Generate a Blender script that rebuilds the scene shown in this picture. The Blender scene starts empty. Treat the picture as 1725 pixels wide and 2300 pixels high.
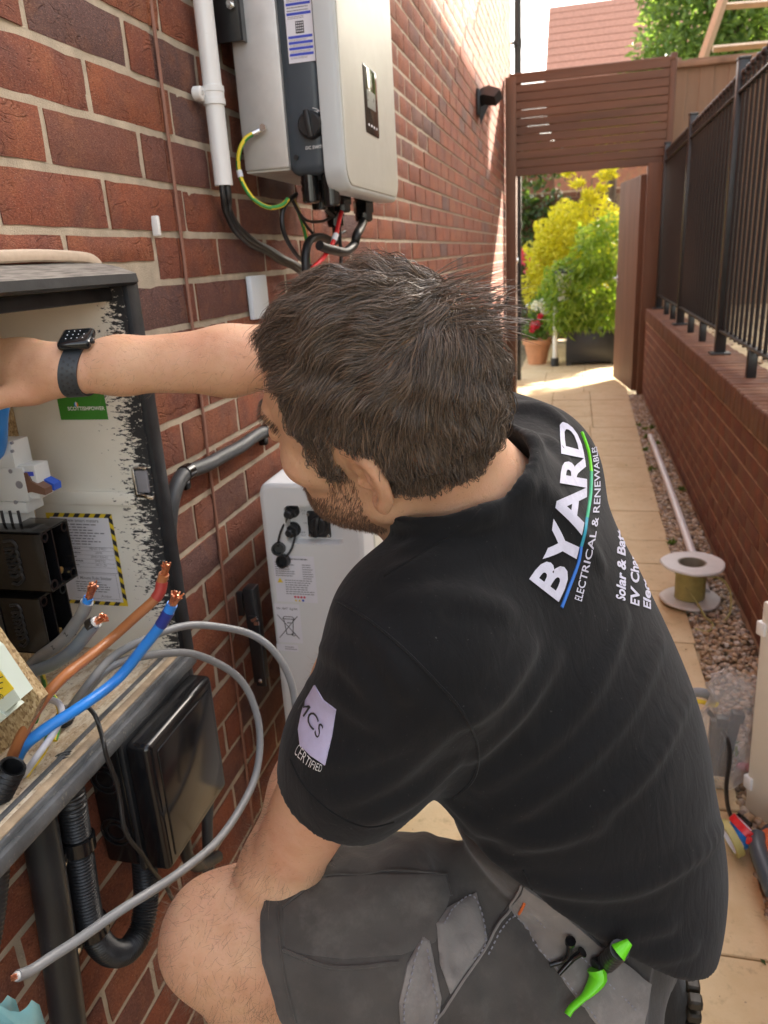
import bpy, bmesh, math, random
import numpy as np
from mathutils import Vector, Matrix, Euler
random.seed(7); NR = np.random.RandomState(5)
S = bpy.context.scene
COL = S.collection
# ---------------------------------------------------------------- camera
CAM = np.array([.645, 0., 1.40]); FPX = 1700.
RC = np.array([[.9713462, .02157755, -.23668748], [.2308564, -.32238893, .91802544], [-.05649669, -.94636134, -.31813258]])
cd = bpy.data.cameras.new('camera'); co = bpy.data.objects.new('camera', cd); COL.objects.link(co)
cd.sensor_fit = 'VERTICAL'; cd.sensor_height = 24.; cd.sensor_width = 18.; cd.lens = FPX / 2300 * 24
cd.clip_start = .01; cd.clip_end = 400
cd.dof.use_dof = True; cd.dof.focus_distance = .74; cd.dof.aperture_fstop = cd.lens / 2.6
mw = np.eye(4); mw[:3, 0] = RC[:, 0]; mw[:3, 1] = -RC[:, 1]; mw[:3, 2] = -RC[:, 2]; mw[:3, 3] = CAM
co.matrix_world = Matrix(mw.tolist()); S.camera = co
# ---------------------------------------------------------------- light
SUN_EL, SUN_AZ = math.radians(28), math.radians(38)      # azimuth from +y towards +x
wd = bpy.data.worlds.new('World'); S.world = wd; wd.use_nodes = True
nt = wd.node_tree; bg = nt.nodes['Background']
sky = nt.nodes.new('ShaderNodeTexSky'); sky.sky_type = 'NISHITA'; sky.sun_disc = False
sky.sun_elevation = SUN_EL; sky.sun_rotation = SUN_AZ; sky.air_density = 1.3; sky.dust_density = 3.0; sky.ozone_density = .6
hz0 = nt.nodes.new('ShaderNodeMix'); hz0.data_type = 'RGBA'; hz0.inputs[0].default_value = .6    # thin bright cloud over the blue
bw0 = nt.nodes.new('ShaderNodeRGBToBW'); tn0 = nt.nodes.new('ShaderNodeMix'); tn0.data_type = 'RGBA'; tn0.blend_type = 'MULTIPLY'; tn0.inputs[0].default_value = 1.; tn0.inputs[7].default_value = (1.08, 1.0, .92, 1)
nt.links.new(sky.outputs[0], bw0.inputs[0]); nt.links.new(bw0.outputs[0], tn0.inputs[6]); nt.links.new(sky.outputs[0], hz0.inputs[6]); nt.links.new(tn0.outputs[2], hz0.inputs[7]); nt.links.new(hz0.outputs[2], bg.inputs[0]); bg.inputs[1].default_value = .15
sl = bpy.data.lights.new('sun', 'SUN'); sl.energy = 4.5; sl.angle = math.radians(.6); sl.color = (1, .93, .82)
so = bpy.data.objects.new('sun', sl); COL.objects.link(so)
sd = Vector((math.cos(SUN_EL) * math.sin(SUN_AZ), math.cos(SUN_EL) * math.cos(SUN_AZ), math.sin(SUN_EL)))
so.rotation_euler = sd.to_track_quat('Z', 'Y').to_euler()
vs = S.view_settings; vs.view_transform = 'Standard'; vs.look = 'None'; vs.exposure = 2.68; vs.gamma = 1; vs.use_curve_mapping = False

# ---------------------------------------------------------------- helpers
KD = 1725 / 1659.
def ray(x, y):
    return RC @ np.array([x * KD - 862.5, y * KD - 1150., FPX])
def pl(x, y, ax, v):
    r = ray(x, y); return CAM + r * ((v - CAM[ax]) / r[ax])
def pd(x, y, d):
    r = ray(x, y); return CAM + r * (d / np.linalg.norm(r))
V = lambda *a: np.array(a, float)
def nrm(v):
    v = np.asarray(v, float); return v / (np.linalg.norm(v) + 1e-12)
def spline(pts, n=8, closed=False):
    P = [np.asarray(p, float) for p in pts]; out = []
    m = len(P)
    for i in range(m if closed else m - 1):
        if closed: a, b, c, d = P[i - 1], P[i], P[(i + 1) % m], P[(i + 2) % m]
        else: a, b, c, d = P[max(i - 1, 0)], P[i], P[i + 1], P[min(i + 2, m - 1)]
        for k in range(n):
            t = k / n
            out.append(.5 * (2 * b + (c - a) * t + (2 * a - 5 * b + 4 * c - d) * t * t + (3 * b - a - 3 * c + d) * t ** 3))
    if not closed: out.append(P[-1])
    return np.array(out)
def resample(pts, step):
    p = np.asarray(pts); s = np.r_[0, np.cumsum(np.linalg.norm(np.diff(p, axis=0), axis=1))]
    n = max(2, int(s[-1] / step) + 1); t = np.linspace(0, s[-1], n)
    return np.stack([np.interp(t, s, p[:, i]) for i in range(3)], 1)
def rotm(axis, ang):
    return np.array(Matrix.Rotation(ang, 3, Vector(axis)))
def frame(z, up=(0, 0, 1)):
    z = nrm(z); x = np.cross(up, z)
    if np.linalg.norm(x) < 1e-6: x = np.cross((1, 0, 0), z)
    x = nrm(x); return np.stack([x, np.cross(z, x), z], 1)

class MB:
    def __init__(s): s.v = []; s.f = []; s.m = []
    def add(s, vv, ff, mi=0):
        o = len(s.v); s.v += [tuple(map(float, q)) for q in vv]; s.f += [tuple(i + o for i in q) for q in ff]; s.m += [mi] * len(ff); return s
    def box(s, c, sz, R=None, bev=0, seg=2, mi=0):
        c = np.asarray(c, float); h = np.asarray(sz, float) / 2
        if bev <= 0:
            vv = np.array([[x, y, z] for x in (-1, 1) for y in (-1, 1) for z in (-1, 1)]) * h
            ff = [(0, 1, 3, 2), (4, 6, 7, 5), (0, 4, 5, 1), (2, 3, 7, 6), (0, 2, 6, 4), (1, 5, 7, 3)]
        else:
            bm = bmesh.new(); bmesh.ops.create_cube(bm, size=1)
            for q in bm.verts: q.co = Vector((q.co.x * 2 * h[0], q.co.y * 2 * h[1], q.co.z * 2 * h[2]))
            bmesh.ops.bevel(bm, geom=bm.edges[:], offset=min(bev, h.min() * .95), segments=seg, affect='EDGES', profile=.5)
            bm.verts.ensure_lookup_table(); vv = np.array([q.co[:] for q in bm.verts]); ff = [[q.index for q in f.verts] for f in bm.faces]; bm.free()
        if R is not None: vv = vv @ np.asarray(R).T
        return s.add(vv + c, ff, mi)
    def tube(s, pts, r, n=10, caps=True, mi=0, flat=1., up=None):
        p = np.asarray(pts, float); k = len(p)
        r = np.broadcast_to(np.asarray(r, float), (k,)) if not callable(r) else np.array([r(i / (k - 1)) for i in range(k)])
        t = np.gradient(p, axis=0); t /= (np.linalg.norm(t, axis=1)[:, None] + 1e-12)
        u = np.asarray(up, float) if up is not None else (V(0, 0, 1) if abs(t[0][2]) < .9 else V(1, 0, 0))
        vv = []
        for i in range(k):
            u = u - t[i] * (u @ t[i]); u = nrm(u); w = np.cross(t[i], u)
            a = np.arange(n) * 2 * math.pi / n
            vv.append(p[i] + r[i] * (np.cos(a)[:, None] * u + flat * np.sin(a)[:, None] * w))
        vv = np.concatenate(vv); ff = []
        for i in range(k - 1):
            for j in range(n):
                j2 = (j + 1) % n; ff.append((i * n + j, i * n + j2, (i + 1) * n + j2, (i + 1) * n + j))
        if caps: ff.append(tuple(range(n - 1, -1, -1))); ff.append(tuple((k - 1) * n + j for j in range(n)))
        return s.add(vv, ff, mi)
    def cyl(s, a, b, r, r2=None, n=16, mi=0, bev=0):
        a = np.asarray(a, float); b = np.asarray(b, float); r2 = r if r2 is None else r2
        if bev:
            d = nrm(b - a); return s.tube([a, a + d * 1e-5, a + d * bev, b - d * bev, b - d * 1e-5, b], [0, r - bev, r, r2, r2 - bev, 0], n, False, mi)
        return s.tube([a, b], [r, r2], n, True, mi)
    def lathe(s, c, prof, axis=(0, 0, 1), n=24, mi=0):
        F = frame(axis); c = np.asarray(c, float); vv = []; k = len(prof)
        for (r, z) in prof:
            for j in range(n):
                a = 2 * math.pi * j / n; vv.append(c + F @ V(r * math.cos(a), r * math.sin(a), z))
        ff = [(i * n + j, i * n + (j + 1) % n, (i + 1) * n + (j + 1) % n, (i + 1) * n + j) for i in range(k - 1) for j in range(n)]
        return s.add(vv, ff, mi)
    def ball(s, c, r, n=10, m=6, R=None, mi=0):
        r = np.broadcast_to(np.asarray(r, float), (3,)); vv = []; ff = []
        for i in range(m + 1):
            th = math.pi * i / m
            for j in range(n):
                a = 2 * math.pi * j / n; vv.append(V(math.sin(th) * math.cos(a), math.sin(th) * math.sin(a), math.cos(th)) * r)
        for i in range(m):
            for j in range(n): ff.append((i * n + j, (i + 1) * n + j, (i + 1) * n + (j + 1) % n, i * n + (j + 1) % n))
        vv = np.array(vv)
        if R is not None: vv = vv @ np.asarray(R).T
        return s.add(vv + np.asarray(c, float), ff, mi)
    def poly(s, pts, th, nrmv=None, mi=0, off=None):
        """planar (or bent) outline extruded by th along nrmv"""
        p = np.asarray(pts, float); n = len(p)
        if nrmv is None: nrmv = nrm(np.cross(p[1] - p[0], p[2] - p[0]))
        q = p + np.asarray(nrmv) * th
        s.add(np.concatenate([p, q]), [tuple(range(n - 1, -1, -1)), tuple(range(n, 2 * n))] + [(i, (i + 1) % n, n + (i + 1) % n, n + i) for i in range(n)], mi); return s
    def quad(s, a, b, c, d, mi=0): return s.add([a, b, c, d], [(0, 1, 2, 3)], mi)
    def mesh(s, name, mats, org=(0, 0, 0), smooth=True, ang=40):
        me = bpy.data.meshes.new(name); vv = np.asarray(s.v, float) - np.asarray(org, float)
        me.from_pydata(vv.tolist(), [], s.f)
        mats = mats if isinstance(mats, (list, tuple)) else [mats]
        for q in mats: me.materials.append(q)
        if len(mats) > 1: me.polygons.foreach_set('material_index', s.m)
        bm = bmesh.new(); bm.from_mesh(me); bmesh.ops.recalc_face_normals(bm, faces=bm.faces); bm.to_mesh(me); bm.free()
        if smooth:
            me.polygons.foreach_set('use_smooth', [True] * len(me.polygons)); me.set_sharp_from_angle(angle=math.radians(ang))
        return me
    def build(s, name, mats, parent=None, smooth=True, ang=40, org=None):
        o0 = org if org is not None else (ORG[parent.name] if parent is not None else (0, 0, 0))
        me = s.mesh(name, mats, o0, smooth, ang)
        o = bpy.data.objects.new(name, me); COL.objects.link(o)
        if parent is not None: o.parent = parent
        elif org is not None: o.location = org
        ORG[o.name] = o0
        return o
ORG = {}
def tag(o, label=None, cat=None, group=None, kind=None):
    for k, v in (('label', label), ('category', cat), ('group', group), ('kind', kind)):
        if v: o[k] = v
    return o
def thing(name, loc, label, cat, group=None):
    o = bpy.data.objects.new(name, None); COL.objects.link(o); o.location = [float(q) for q in loc]; o.empty_display_size = .05
    ORG[o.name] = np.asarray(loc, float); return tag(o, label, cat, group)
def solo(mb, name, mats, label, cat, group=None, org=None, **k):
    if org is None: org = np.array(mb.v).mean(0)
    return tag(mb.build(name, mats, None, org=org, **k), label, cat, group)
def link_piece(me, name, loc, parent, rot=None, scale=None):
    o = bpy.data.objects.new(name, me); COL.objects.link(o); o.parent = parent
    o.location = np.asarray(loc, float) - ORG[parent.name]
    if rot is not None: o.rotation_euler = rot
    if scale is not None: o.scale = scale
    ORG[o.name] = np.asarray(loc, float)
    return o
def copy_tree(o, parent=None):
    c = o.copy(); COL.objects.link(c); c.parent = parent; ORG[c.name] = ORG.get(o.name, V(0, 0, 0))
    for ch in list(o.children): copy_tree(ch, c)
    return c

# ---------------------------------------------------------------- materials
def lnk(t, a, b): t.links.new(a, b)
def N(t, kind, **kw):
    n = t.nodes.new('ShaderNode' + kind)
    for k, v in kw.items():
        if k in n.inputs: n.inputs[k].default_value = v
        else: setattr(n, k, v)
    return n
def ramp(t, fac, stops, interp='LINEAR'):
    r = t.nodes.new('ShaderNodeValToRGB'); r.color_ramp.interpolation = interp
    el = r.color_ramp.elements
    while len(el) < len(stops): el.new(.5)
    for e, (p, c) in zip(el, stops): e.position = p; e.color = (*c, 1) if len(c) == 3 else c
    lnk(t, fac, r.inputs[0]); return r.outputs[0]
def mixc(t, fac, a, b, mode='MIX'):
    m = t.nodes.new('ShaderNodeMix'); m.data_type = 'RGBA'; m.blend_type = mode
    for s_, v in ((m.inputs[0], fac), (m.inputs[6], a), (m.inputs[7], b)):
        if hasattr(v, 'links') or hasattr(v, 'is_linked'): lnk(t, v, s_)
        else: s_.default_value = v if not isinstance(v, tuple) else ((*v, 1) if len(v) == 3 else v)
    return m.outputs[2]
def mth(t, op, a, b=0., c=None):
    m = t.nodes.new('ShaderNodeMath'); m.operation = op
    for i, v in enumerate((a, b) if c is None else (a, b, c)):
        if hasattr(v, 'is_linked'): lnk(t, v, m.inputs[i])
        else: m.inputs[i].default_value = v
    return m.outputs[0]
def newmat(name):
    m = bpy.data.materials.new(name); m.use_nodes = True; t = m.node_tree; b = t.nodes['Principled BSDF']; return m, t, b
def noise(t, co_, scale, detail=4, rough=.55, out='Fac', dist=0):
    n = N(t, 'TexNoise', Scale=scale, Detail=detail, Roughness=rough, Distortion=dist); lnk(t, co_, n.inputs['Vector']); return n.outputs[out]
def mapping(t, vec, scale=(1, 1, 1), rot=(0, 0, 0), loc=(0, 0, 0)):
    m = t.nodes.new('ShaderNodeMapping'); m.inputs['Scale'].default_value = scale; m.inputs['Rotation'].default_value = rot; m.inputs['Location'].default_value = loc
    lnk(t, vec, m.inputs[0]); return m.outputs[0]
def bump(t, b, h, strength, dist=.002, chain=None):
    n = N(t, 'Bump', Strength=strength, Distance=dist); lnk(t, h, n.inputs['Height'])
    if chain is not None: lnk(t, chain, n.inputs['Normal'])
    lnk(t, n.outputs[0], b.inputs['Normal']); return n.outputs[0]
def mat(name, col, rough=.55, metal=0., var=.12, vs_=14., bm=.15, bs=220., bd=.001, coat=0., spec=.5, specks=0., speck_col=(.6, .57, .5), rvar=.12, stretch=(1, 1, 1), alpha=1., trans=0., ior=1.45, sheen=0., sss=0.):
    m, t, b = newmat(name)
    tc = t.nodes.new('ShaderNodeTexCoord').outputs['Object']; tc = mapping(t, tc, stretch)
    n1 = noise(t, tc, vs_, 5)
    c = ramp(t, n1, [(.25, tuple(q * (1 - var) for q in col)), (.75, tuple(min(1, q * (1 + var)) for q in col))])
    if specks > 0:
        n3 = noise(t, tc, bs * 1.7, 3)
        n4 = noise(t, tc, vs_ * 1.3, 4)
        f = ramp(t, mth(t, 'ADD', mth(t, 'MULTIPLY', n3, .6), mth(t, 'MULTIPLY', n4, .4)), [(.64 - .12 * specks, (0, 0, 0)), (.68, (1, 1, 1))])
        c = mixc(t, mth(t, 'MULTIPLY', f, min(1., specks)), c, speck_col)
    lnk(t, c, b.inputs['Base Color'])
    lnk(t, mth(t, 'MULTIPLY_ADD', noise(t, tc, vs_ * 3, 3), rvar * 2, rough - rvar), b.inputs['Roughness'])
    b.inputs['Metallic'].default_value = metal; b.inputs['Coat Weight'].default_value = coat; b.inputs['Specular IOR Level'].default_value = spec
    b.inputs['Coat Roughness'].default_value = .08
    if trans: b.inputs['Transmission Weight'].default_value = trans; b.inputs['IOR'].default_value = ior
    if sheen: b.inputs['Sheen Weight'].default_value = sheen; b.inputs['Sheen Roughness'].default_value = .5
    if sss: b.inputs['Subsurface Weight'].default_value = sss; b.inputs['Subsurface Radius'].default_value = (.006, .002, .001); b.inputs['Subsurface Scale'].default_value = 1
    b.inputs['Alpha'].default_value = alpha
    if bm: bump(t, b, noise(t, tc, bs, 4, .6), bm, bd)
    return m

def brick_mat(name, stops, darkedge=True, moss=0., speck=.55, bdist=.006):
    m, t, b = newmat(name)
    oi = t.nodes.new('ShaderNodeObjectInfo'); ge = t.nodes.new('ShaderNodeNewGeometry'); tc = t.nodes.new('ShaderNodeTexCoord')
    rnd = mth(t, 'FRACT', mth(t, 'ADD', oi.outputs['Random'], mth(t, 'MULTIPLY', ge.outputs['Random Per Island'], 3.713)))
    cmb = t.nodes.new('ShaderNodeCombineXYZ')
    for i, k in enumerate((17.3, 31.7, 11.1)): lnk(t, mth(t, 'MULTIPLY', rnd, k), cmb.inputs[i])
    va = t.nodes.new('ShaderNodeVectorMath'); va.operation = 'ADD'; lnk(t, tc.outputs['Object'], va.inputs[0]); lnk(t, cmb.outputs[0], va.inputs[1]); co_ = va.outputs[0]
    base = ramp(t, rnd, stops, 'LINEAR')
    big = noise(t, co_, 9, 4, .6)
    base = mixc(t, ramp(t, big, [(.35, (0, 0, 0)), (.72, (.75, .75, .75))]), base, (.095, .046, .046))
    big2 = noise(t, mapping(t, co_, (1, 1, 1), (0, 0, 0), (5, 3, 1)), 16, 4, .6)
    base = mixc(t, ramp(t, big2, [(.5, (0, 0, 0)), (.8, (.55, .55, .55))]), base, (.36, .14, .06))
    gr = noise(t, mapping(t, co_, (1, .55, 1.6)), 420, 3, .7)
    base = mixc(t, ramp(t, gr, [(.3, (.75, .75, .75)), (.5, (0, 0, 0))]), base, (.07, .026, .02))
    base = mixc(t, ramp(t, gr, [(.55, (0, 0, 0)), (.75, (speck, speck, speck))]), base, (.48, .24, .14))
    wn = noise(t, co_, 900, 1)
    base = mixc(t, ramp(t, wn, [(.735, (0, 0, 0)), (.75, (.9, .9, .9))]), base, (.62, .5, .4))
    if moss:
        sep = noise(t, tc.outputs['Object'], 5, 4)
        base = mixc(t, ramp(t, sep, [(.45, (0, 0, 0)), (.7, (moss, moss, moss))]), base, (.17, .12, .06))
    lnk(t, base, b.inputs['Base Color']); b.inputs['Roughness'].default_value = .85; b.inputs['Specular IOR Level'].default_value = .3
    # creases: thin valleys where a warped low noise crosses a level
    cn = noise(t, mapping(t, co_, (1, 1, 1.9)), 13, 2.5, .5, dist=1.2)
    cr = ramp(t, mth(t, 'ABSOLUTE', mth(t, 'SUBTRACT', cn, .5)), [(0, (0, 0, 0)), (.02, (1, 1, 1))])
    msk = ramp(t, noise(t, co_, 17, 2), [(.46, (0, 0, 0)), (.58, (1, 1, 1))])
    cr = mth(t, 'SUBTRACT', 1., mth(t, 'MULTIPLY', mth(t, 'SUBTRACT', 1., cr), msk))
    h = mth(t, 'ADD', mth(t, 'MULTIPLY', cr, .55), mth(t, 'MULTIPLY', gr, .42))
    h = mth(t, 'ADD', h, mth(t, 'MULTIPLY', noise(t, co_, 45, 4, .6), .7))
    bump(t, b, h, .9, bdist)
    return m
M = {}
M['brick'] = brick_mat('house brick', [(0, (.28, .080, .038)), (.25, (.32, .096, .043)), (.5, (.26, .072, .038)), (.78, (.30, .10, .046)), (.87, (.20, .074, .05)), (.92, (.13, .074, .068)), (.955, (.15, .08, .066)), (1, (.28, .080, .04))])
M['brick_low'] = brick_mat('garden wall brick', [(0, (.20, .075, .046)), (.4, (.25, .098, .056)), (.7, (.165, .068, .045)), (1, (.225, .094, .056))], moss=.5, speck=.25, bdist=.002)
M['mortar'] = mat('sand mortar', (.465, .395, .30), .9, var=.22, vs_=30, bm=.9, bs=420, bd=.003, specks=.5, speck_col=(.66, .58, .45))
M['mortar_low'] = mat('garden wall mortar', (.50, .36, .26), .9, var=.25, vs_=18, bm=.6, bs=300, bd=.002)
M['white_pvc'] = mat('white plastic', (.80, .80, .79), .32, var=.03, bm=.03)
M['cream_pvc'] = mat('cream plastic', (.74, .71, .62), .42, var=.05, vs_=6, bm=.05, specks=.25, speck_col=(.45, .40, .32))
M['black_rubber'] = mat('black cable sheath', (.013, .013, .014), .42, var=.2, bm=.08)
M['black_gloss'] = mat('black gloss plastic', (.008, .008, .009), .16, var=.1, bm=.04, bs=60, specks=.08, speck_col=(.16, .15, .13), rvar=.06)
M['black_matt'] = mat('black matt plastic', (.016, .017, .019), .38, var=.2, bm=.1, specks=.15, speck_col=(.12, .11, .1))
M['metal_black'] = mat('black painted steel', (.012, .013, .015), .35, var=.25, bm=.12, specks=.18, speck_col=(.2, .18, .15))
M['alu'] = mat('cast aluminium', (.58, .57, .56), .5, metal=.6, var=.10, vs_=22, bm=.25, bs=500, bd=.0006)
M['steel'] = mat('bright steel', (.72, .71, .69), .25, metal=1, var=.06)
M['copper'] = mat('copper strand', (.72, .31, .17), .3, metal=.9, var=.2, vs_=300)
M['brass'] = mat('brass', (.75, .52, .2), .25, metal=1)
M['slate'] = mat('slate grey plastic', (.052, .068, .085), .4, var=.08, vs_=20, bm=.1, bs=500)
M['cover'] = mat('warm white cover', (.50, .49, .44), .36, var=.03, bm=.05, bs=500)
M['bezel'] = mat('pale grey bezel', (.52, .55, .56), .35, var=.03, bm=.03)
M['grey_cable'] = mat('grey cable sheath', (.24, .245, .25), .42, var=.10, vs_=60, bm=.08)
M['grey_cable_dark'] = mat('dark grey cable sheath', (.045, .05, .055), .5, var=.15, vs_=60, bm=.1)
M['brown_cable'] = mat('brown cable', (.42, .155, .055), .36, var=.1, bm=.05)
M['blue_cable'] = mat('blue cable', (.03, .25, .78), .33, var=.08, bm=.05)
M['blue'] = mat('blue plastic', (.03, .1, .55), .35)
M['red'] = mat('red plastic', (.62, .02, .025), .35)
M['red_tape'] = mat('red sleeve', (.42, .05, .04), .4)
M['navy'] = mat('navy sleeve', (.02, .04, .28), .35)
M['yellow'] = mat('yellow plastic', (.80, .60, .03), .45)
M['green'] = mat('earth green', (.05, .28, .06), .45)
M['lime'] = mat('lime green plastic', (.16, .72, .02), .38, bm=.02)
M['label_white'] = mat('label paper', (.76, .76, .82), .5, var=.03, bm=.02)
M['label_green'] = mat('label green', (.05, .25, .03), .4, var=.05)
M['ink'] = mat('printed ink', (.03, .03, .035), .6)
M['ink_grey'] = mat('grey ink', (.25, .25, .28), .6)
M['ink_blue'] = mat('blue ink', (.05, .08, .55), .5)
M['white_ink'] = mat('white print', (.8, .8, .8), .5)
M['toggle_brown'] = mat('brown toggle', (.16, .085, .06), .45)
M['breaker'] = mat('breaker grey', (.60, .63, .64), .45, var=.05, bm=.05)
M['mint'] = mat('pale green casing', (.60, .68, .60), .4, var=.04)
M['timber'] = mat('stained timber', (.135, .060, .029), .62, var=.35, vs_=7, bm=.35, bs=60, bd=.002, stretch=(1, 1, .12))
M['timber_h'] = mat('stained slat timber', (.124, .056, .029), .6, var=.35, vs_=7, bm=.3, bs=60, bd=.002, stretch=(.12, 1, 1))
M['fence_wood'] = mat('weathered board', (.23, .15, .095), .8, var=.3, vs_=5, bm=.3, bs=50, bd=.002, stretch=(1, 1, .1))
M['raw_wood'] = mat('raw pine', (.56, .42, .28), .7, var=.18, vs_=5, bm=.2, bs=60, stretch=(1, .2, .2))
M['terracotta'] = mat('terracotta', (.50, .22, .10), .8, var=.15, vs_=12, bm=.2)
M['tile_roof'] = mat('clay roof tile', (.35, .17, .12), .8, var=.2)
M['dark_leaf'] = mat('dark leaf', (.035, .06, .02), .5, var=.4)
# ================================================================ setting: ground
def grid_sheet(x0, x1, y0, y1, nx, ny, zf):
    b = MB(); vv = []; ff = []
    for j in range(ny + 1):
        for i in range(nx + 1):
            x = x0 + (x1 - x0) * i / nx; y = y0 + (y1 - y0) * j / ny; vv.append((x, y, zf(x, y)))
    for j in range(ny):
        for i in range(nx):
            a = j * (nx + 1) + i; ff.append((a, a + 1, a + nx + 2, a + nx + 1))
    return b.add(vv, ff)
m, t, b_ = newmat('garden soil'); M['soil'] = m
tc = t.nodes.new('ShaderNodeTexCoord').outputs['Object']
lnk(t, ramp(t, noise(t, tc, 3, 6), [(.3, (.16, .12, .07)), (.7, (.30, .24, .14))]), b_.inputs['Base Color']); b_.inputs['Roughness'].default_value = .95
bump(t, b_, noise(t, tc, 60, 4), .5, .01)
tag(grid_sheet(-60, 60, -30, 120, 6, 6, lambda x, y: -.045).build('ground', M['soil']), kind='structure')
# stone path: slabs are pieces
m, t, b_ = newmat('buff riven slab'); M['slab'] = m
tc = t.nodes.new('ShaderNodeTexCoord').outputs['Object']; oi = t.nodes.new('ShaderNodeObjectInfo').outputs['Random']
va = t.nodes.new('ShaderNodeVectorMath'); va.operation = 'ADD'; lnk(t, tc, va.inputs[0])
cx = t.nodes.new('ShaderNodeCombineXYZ'); lnk(t, mth(t, 'MULTIPLY', oi, 40), cx.inputs[0]); lnk(t, mth(t, 'MULTIPLY', oi, 23), cx.inputs[1]); lnk(t, cx.outputs[0], va.inputs[1])
n1 = noise(t, va.outputs[0], 5, 6, .6)
c_ = ramp(t, n1, [(.25, (.54, .38, .19)), (.5, (.62, .46, .255)), (.75, (.67, .53, .32))])
c_ = mixc(t, ramp(t, noise(t, va.outputs[0], 26, 5, .7), [(.56, (0, 0, 0)), (.7, (.5, .5, .5))]), c_, (.30, .21, .11))
c_ = mixc(t, ramp(t, noise(t, va.outputs[0], 90, 2), [(.70, (0, 0, 0)), (.74, (.6, .6, .6))]), c_, (.16, .12, .08))
lnk(t, c_, b_.inputs['Base Color']); b_.inputs['Roughness'].default_value = .72
bump(t, b_, mth(t, 'ADD', noise(t, va.outputs[0], 9, 5, .6), mth(t, 'MULTIPLY', noise(t, va.outputs[0], 120, 3), .25)), .6, .006)
path = thing('path', (.6, 4, 0), None, None); path['kind'] = 'structure'
MB().box((.6, 5.2, -.03), (1.13, 14.4, .03)).build('slab_bedding', mat('path joint', (.42, .32, .19), .9, bm=.4), path)
ycuts = [-2.0]
while ycuts[-1] < 12: ycuts.append(ycuts[-1] + random.choice([.45, .45, .6, .3]))
def edge(y): return 1.10 + (y - 2.2) * .0165
for j in range(len(ycuts) - 1):
    y0, y1 = ycuts[j], ycuts[j + 1]; off = random.choice([-.06, .0, .05])
    xs = [.035, .42 + off, .80 + off * .5, edge((y0 + y1) / 2)]
    if random.random() < .35: xs.pop(1)
    for x0, x1 in zip(xs[:-1], xs[1:]):
        b = MB().box((0, 0, -.02), (x1 - x0 - .005, y1 - y0 - .005, .04), bev=.003, seg=1)
        link_piece(b.mesh('slab', M['slab']), 'slab', ((x0 + x1) / 2, (y0 + y1) / 2, random.uniform(-.002, .002)), path)
# gravel strip
m, t, b_ = newmat('river gravel'); M['gravel'] = m
ge = t.nodes.new('ShaderNodeNewGeometry')
lnk(t, ramp(t, ge.outputs['Random Per Island'], [(0, (.16, .11, .07)), (.2, (.42, .28, .15)), (.4, (.58, .44, .28)), (.55, (.30, .22, .16)), (.75, (.68, .58, .44)), (.9, (.22, .17, .14)), (1, (.74, .69, .60))]), b_.inputs['Base Color']); b_.inputs['Roughness'].default_value = .6
gb = MB()
def stones(x0, x1, y0, y1, n, r0, r1, z=0.):
    bm = bmesh.new(); bmesh.ops.create_icosphere(bm, subdivisions=1, radius=1); base = np.array([q.co[:] for q in bm.verts]); bf = [[q.index for q in f.verts] for f in bm.faces]; bm.free()
    for _ in range(n):
        y = y0 + (y1 - y0) * random.random() ** 1.35; x = random.uniform(edge(y) if x0 is None else x0, x1)
        r = random.uniform(r0, r1); sc = V(r * random.uniform(.8, 1.3), r * random.uniform(.8, 1.3), r * .6)
        R = np.array(Euler((random.uniform(-.5, .5), random.uniform(-.5, .5), random.uniform(0, 6))).to_matrix())
        gb.add((base * (sc * NR.uniform(.85, 1.15, base.shape))) @ R.T + V(x, y, z + random.uniform(-.012, .004)), bf)
stones(None, 1.305, .9, 7.7, 10500, .006, .013)
stones(.05, 1.12, .7, 7, 26, .003, .006, .006)
gv = gb.build('gravel', M['gravel'], ang=180); tag(gv, kind='stuff')
tag(grid_sheet(1.09, 1.31, .0, 7.8, 1, 8, lambda x, y: -.022).build('gravel_bed', M['soil']), kind='structure')

# ================================================================ house wall with bricks
BX, BZ = .2305, .075
HOLE = (.462, .972, .796, 1.404)
def brick_mesh(L, H, D, seed, nx=7, ny=3, jit=.0008):
    """brick whose face looks to +x; face at x=0, irregular arrises"""
    r = np.random.RandomState(seed); b = MB(); vv = []; ff = []
    ys = np.linspace(-L / 2, L / 2, nx + 1); zs = np.linspace(-H / 2, H / 2, ny + 1)
    for i, y in enumerate(ys):
        for j, z in enumerate(zs):
            e = (i in (0, nx)) or (j in (0, ny)); vv.append((-.0035 + r.uniform(-.001, .0006) if e else r.uniform(-.001, .001), y + r.uniform(-jit, jit), z + r.uniform(-jit, jit)))
    k = ny + 1
    for i in range(nx):
        for j in range(ny): ff.append((i * k + j, (i + 1) * k + j, (i + 1) * k + j + 1, i * k + j + 1))
    ring = [i * k for i in range(nx + 1)] + [nx * k + j for j in range(1, k)] + [i * k + ny for i in range(nx - 1, -1, -1)] + [j for j in range(ny - 1, 0, -1)]
    n0 = len(vv)
    for q in ring: vv.append((-D, vv[q][1], vv[q][2]))
    m_ = len(ring)
    for a in range(m_): ff.append((ring[a], n0 + a, n0 + (a + 1) % m_, ring[(a + 1) % m_]))
    return b.add(vv, ff)
house = thing('house_wall', (0, 4, 0), 'tall red brick house wall with sandy mortar running along the left of the passage', 'wall')
WY0, WY1, WZ1 = -2.0, 8.58, 6.0
mb = MB()
y0, y1, z0, z1 = HOLE
for (a, b, c, d) in ((WY0, y0, -.1, WZ1), (y1, WY1, -.1, WZ1), (y0, y1, -.1, z0), (y0, y1, z1, WZ1)):
    mb.box((-.1548, (a + b) / 2, (c + d) / 2), (.30, b - a, d - c))
mb.build('mortar', M['mortar'], house, smooth=False)
meshes = {}
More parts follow.
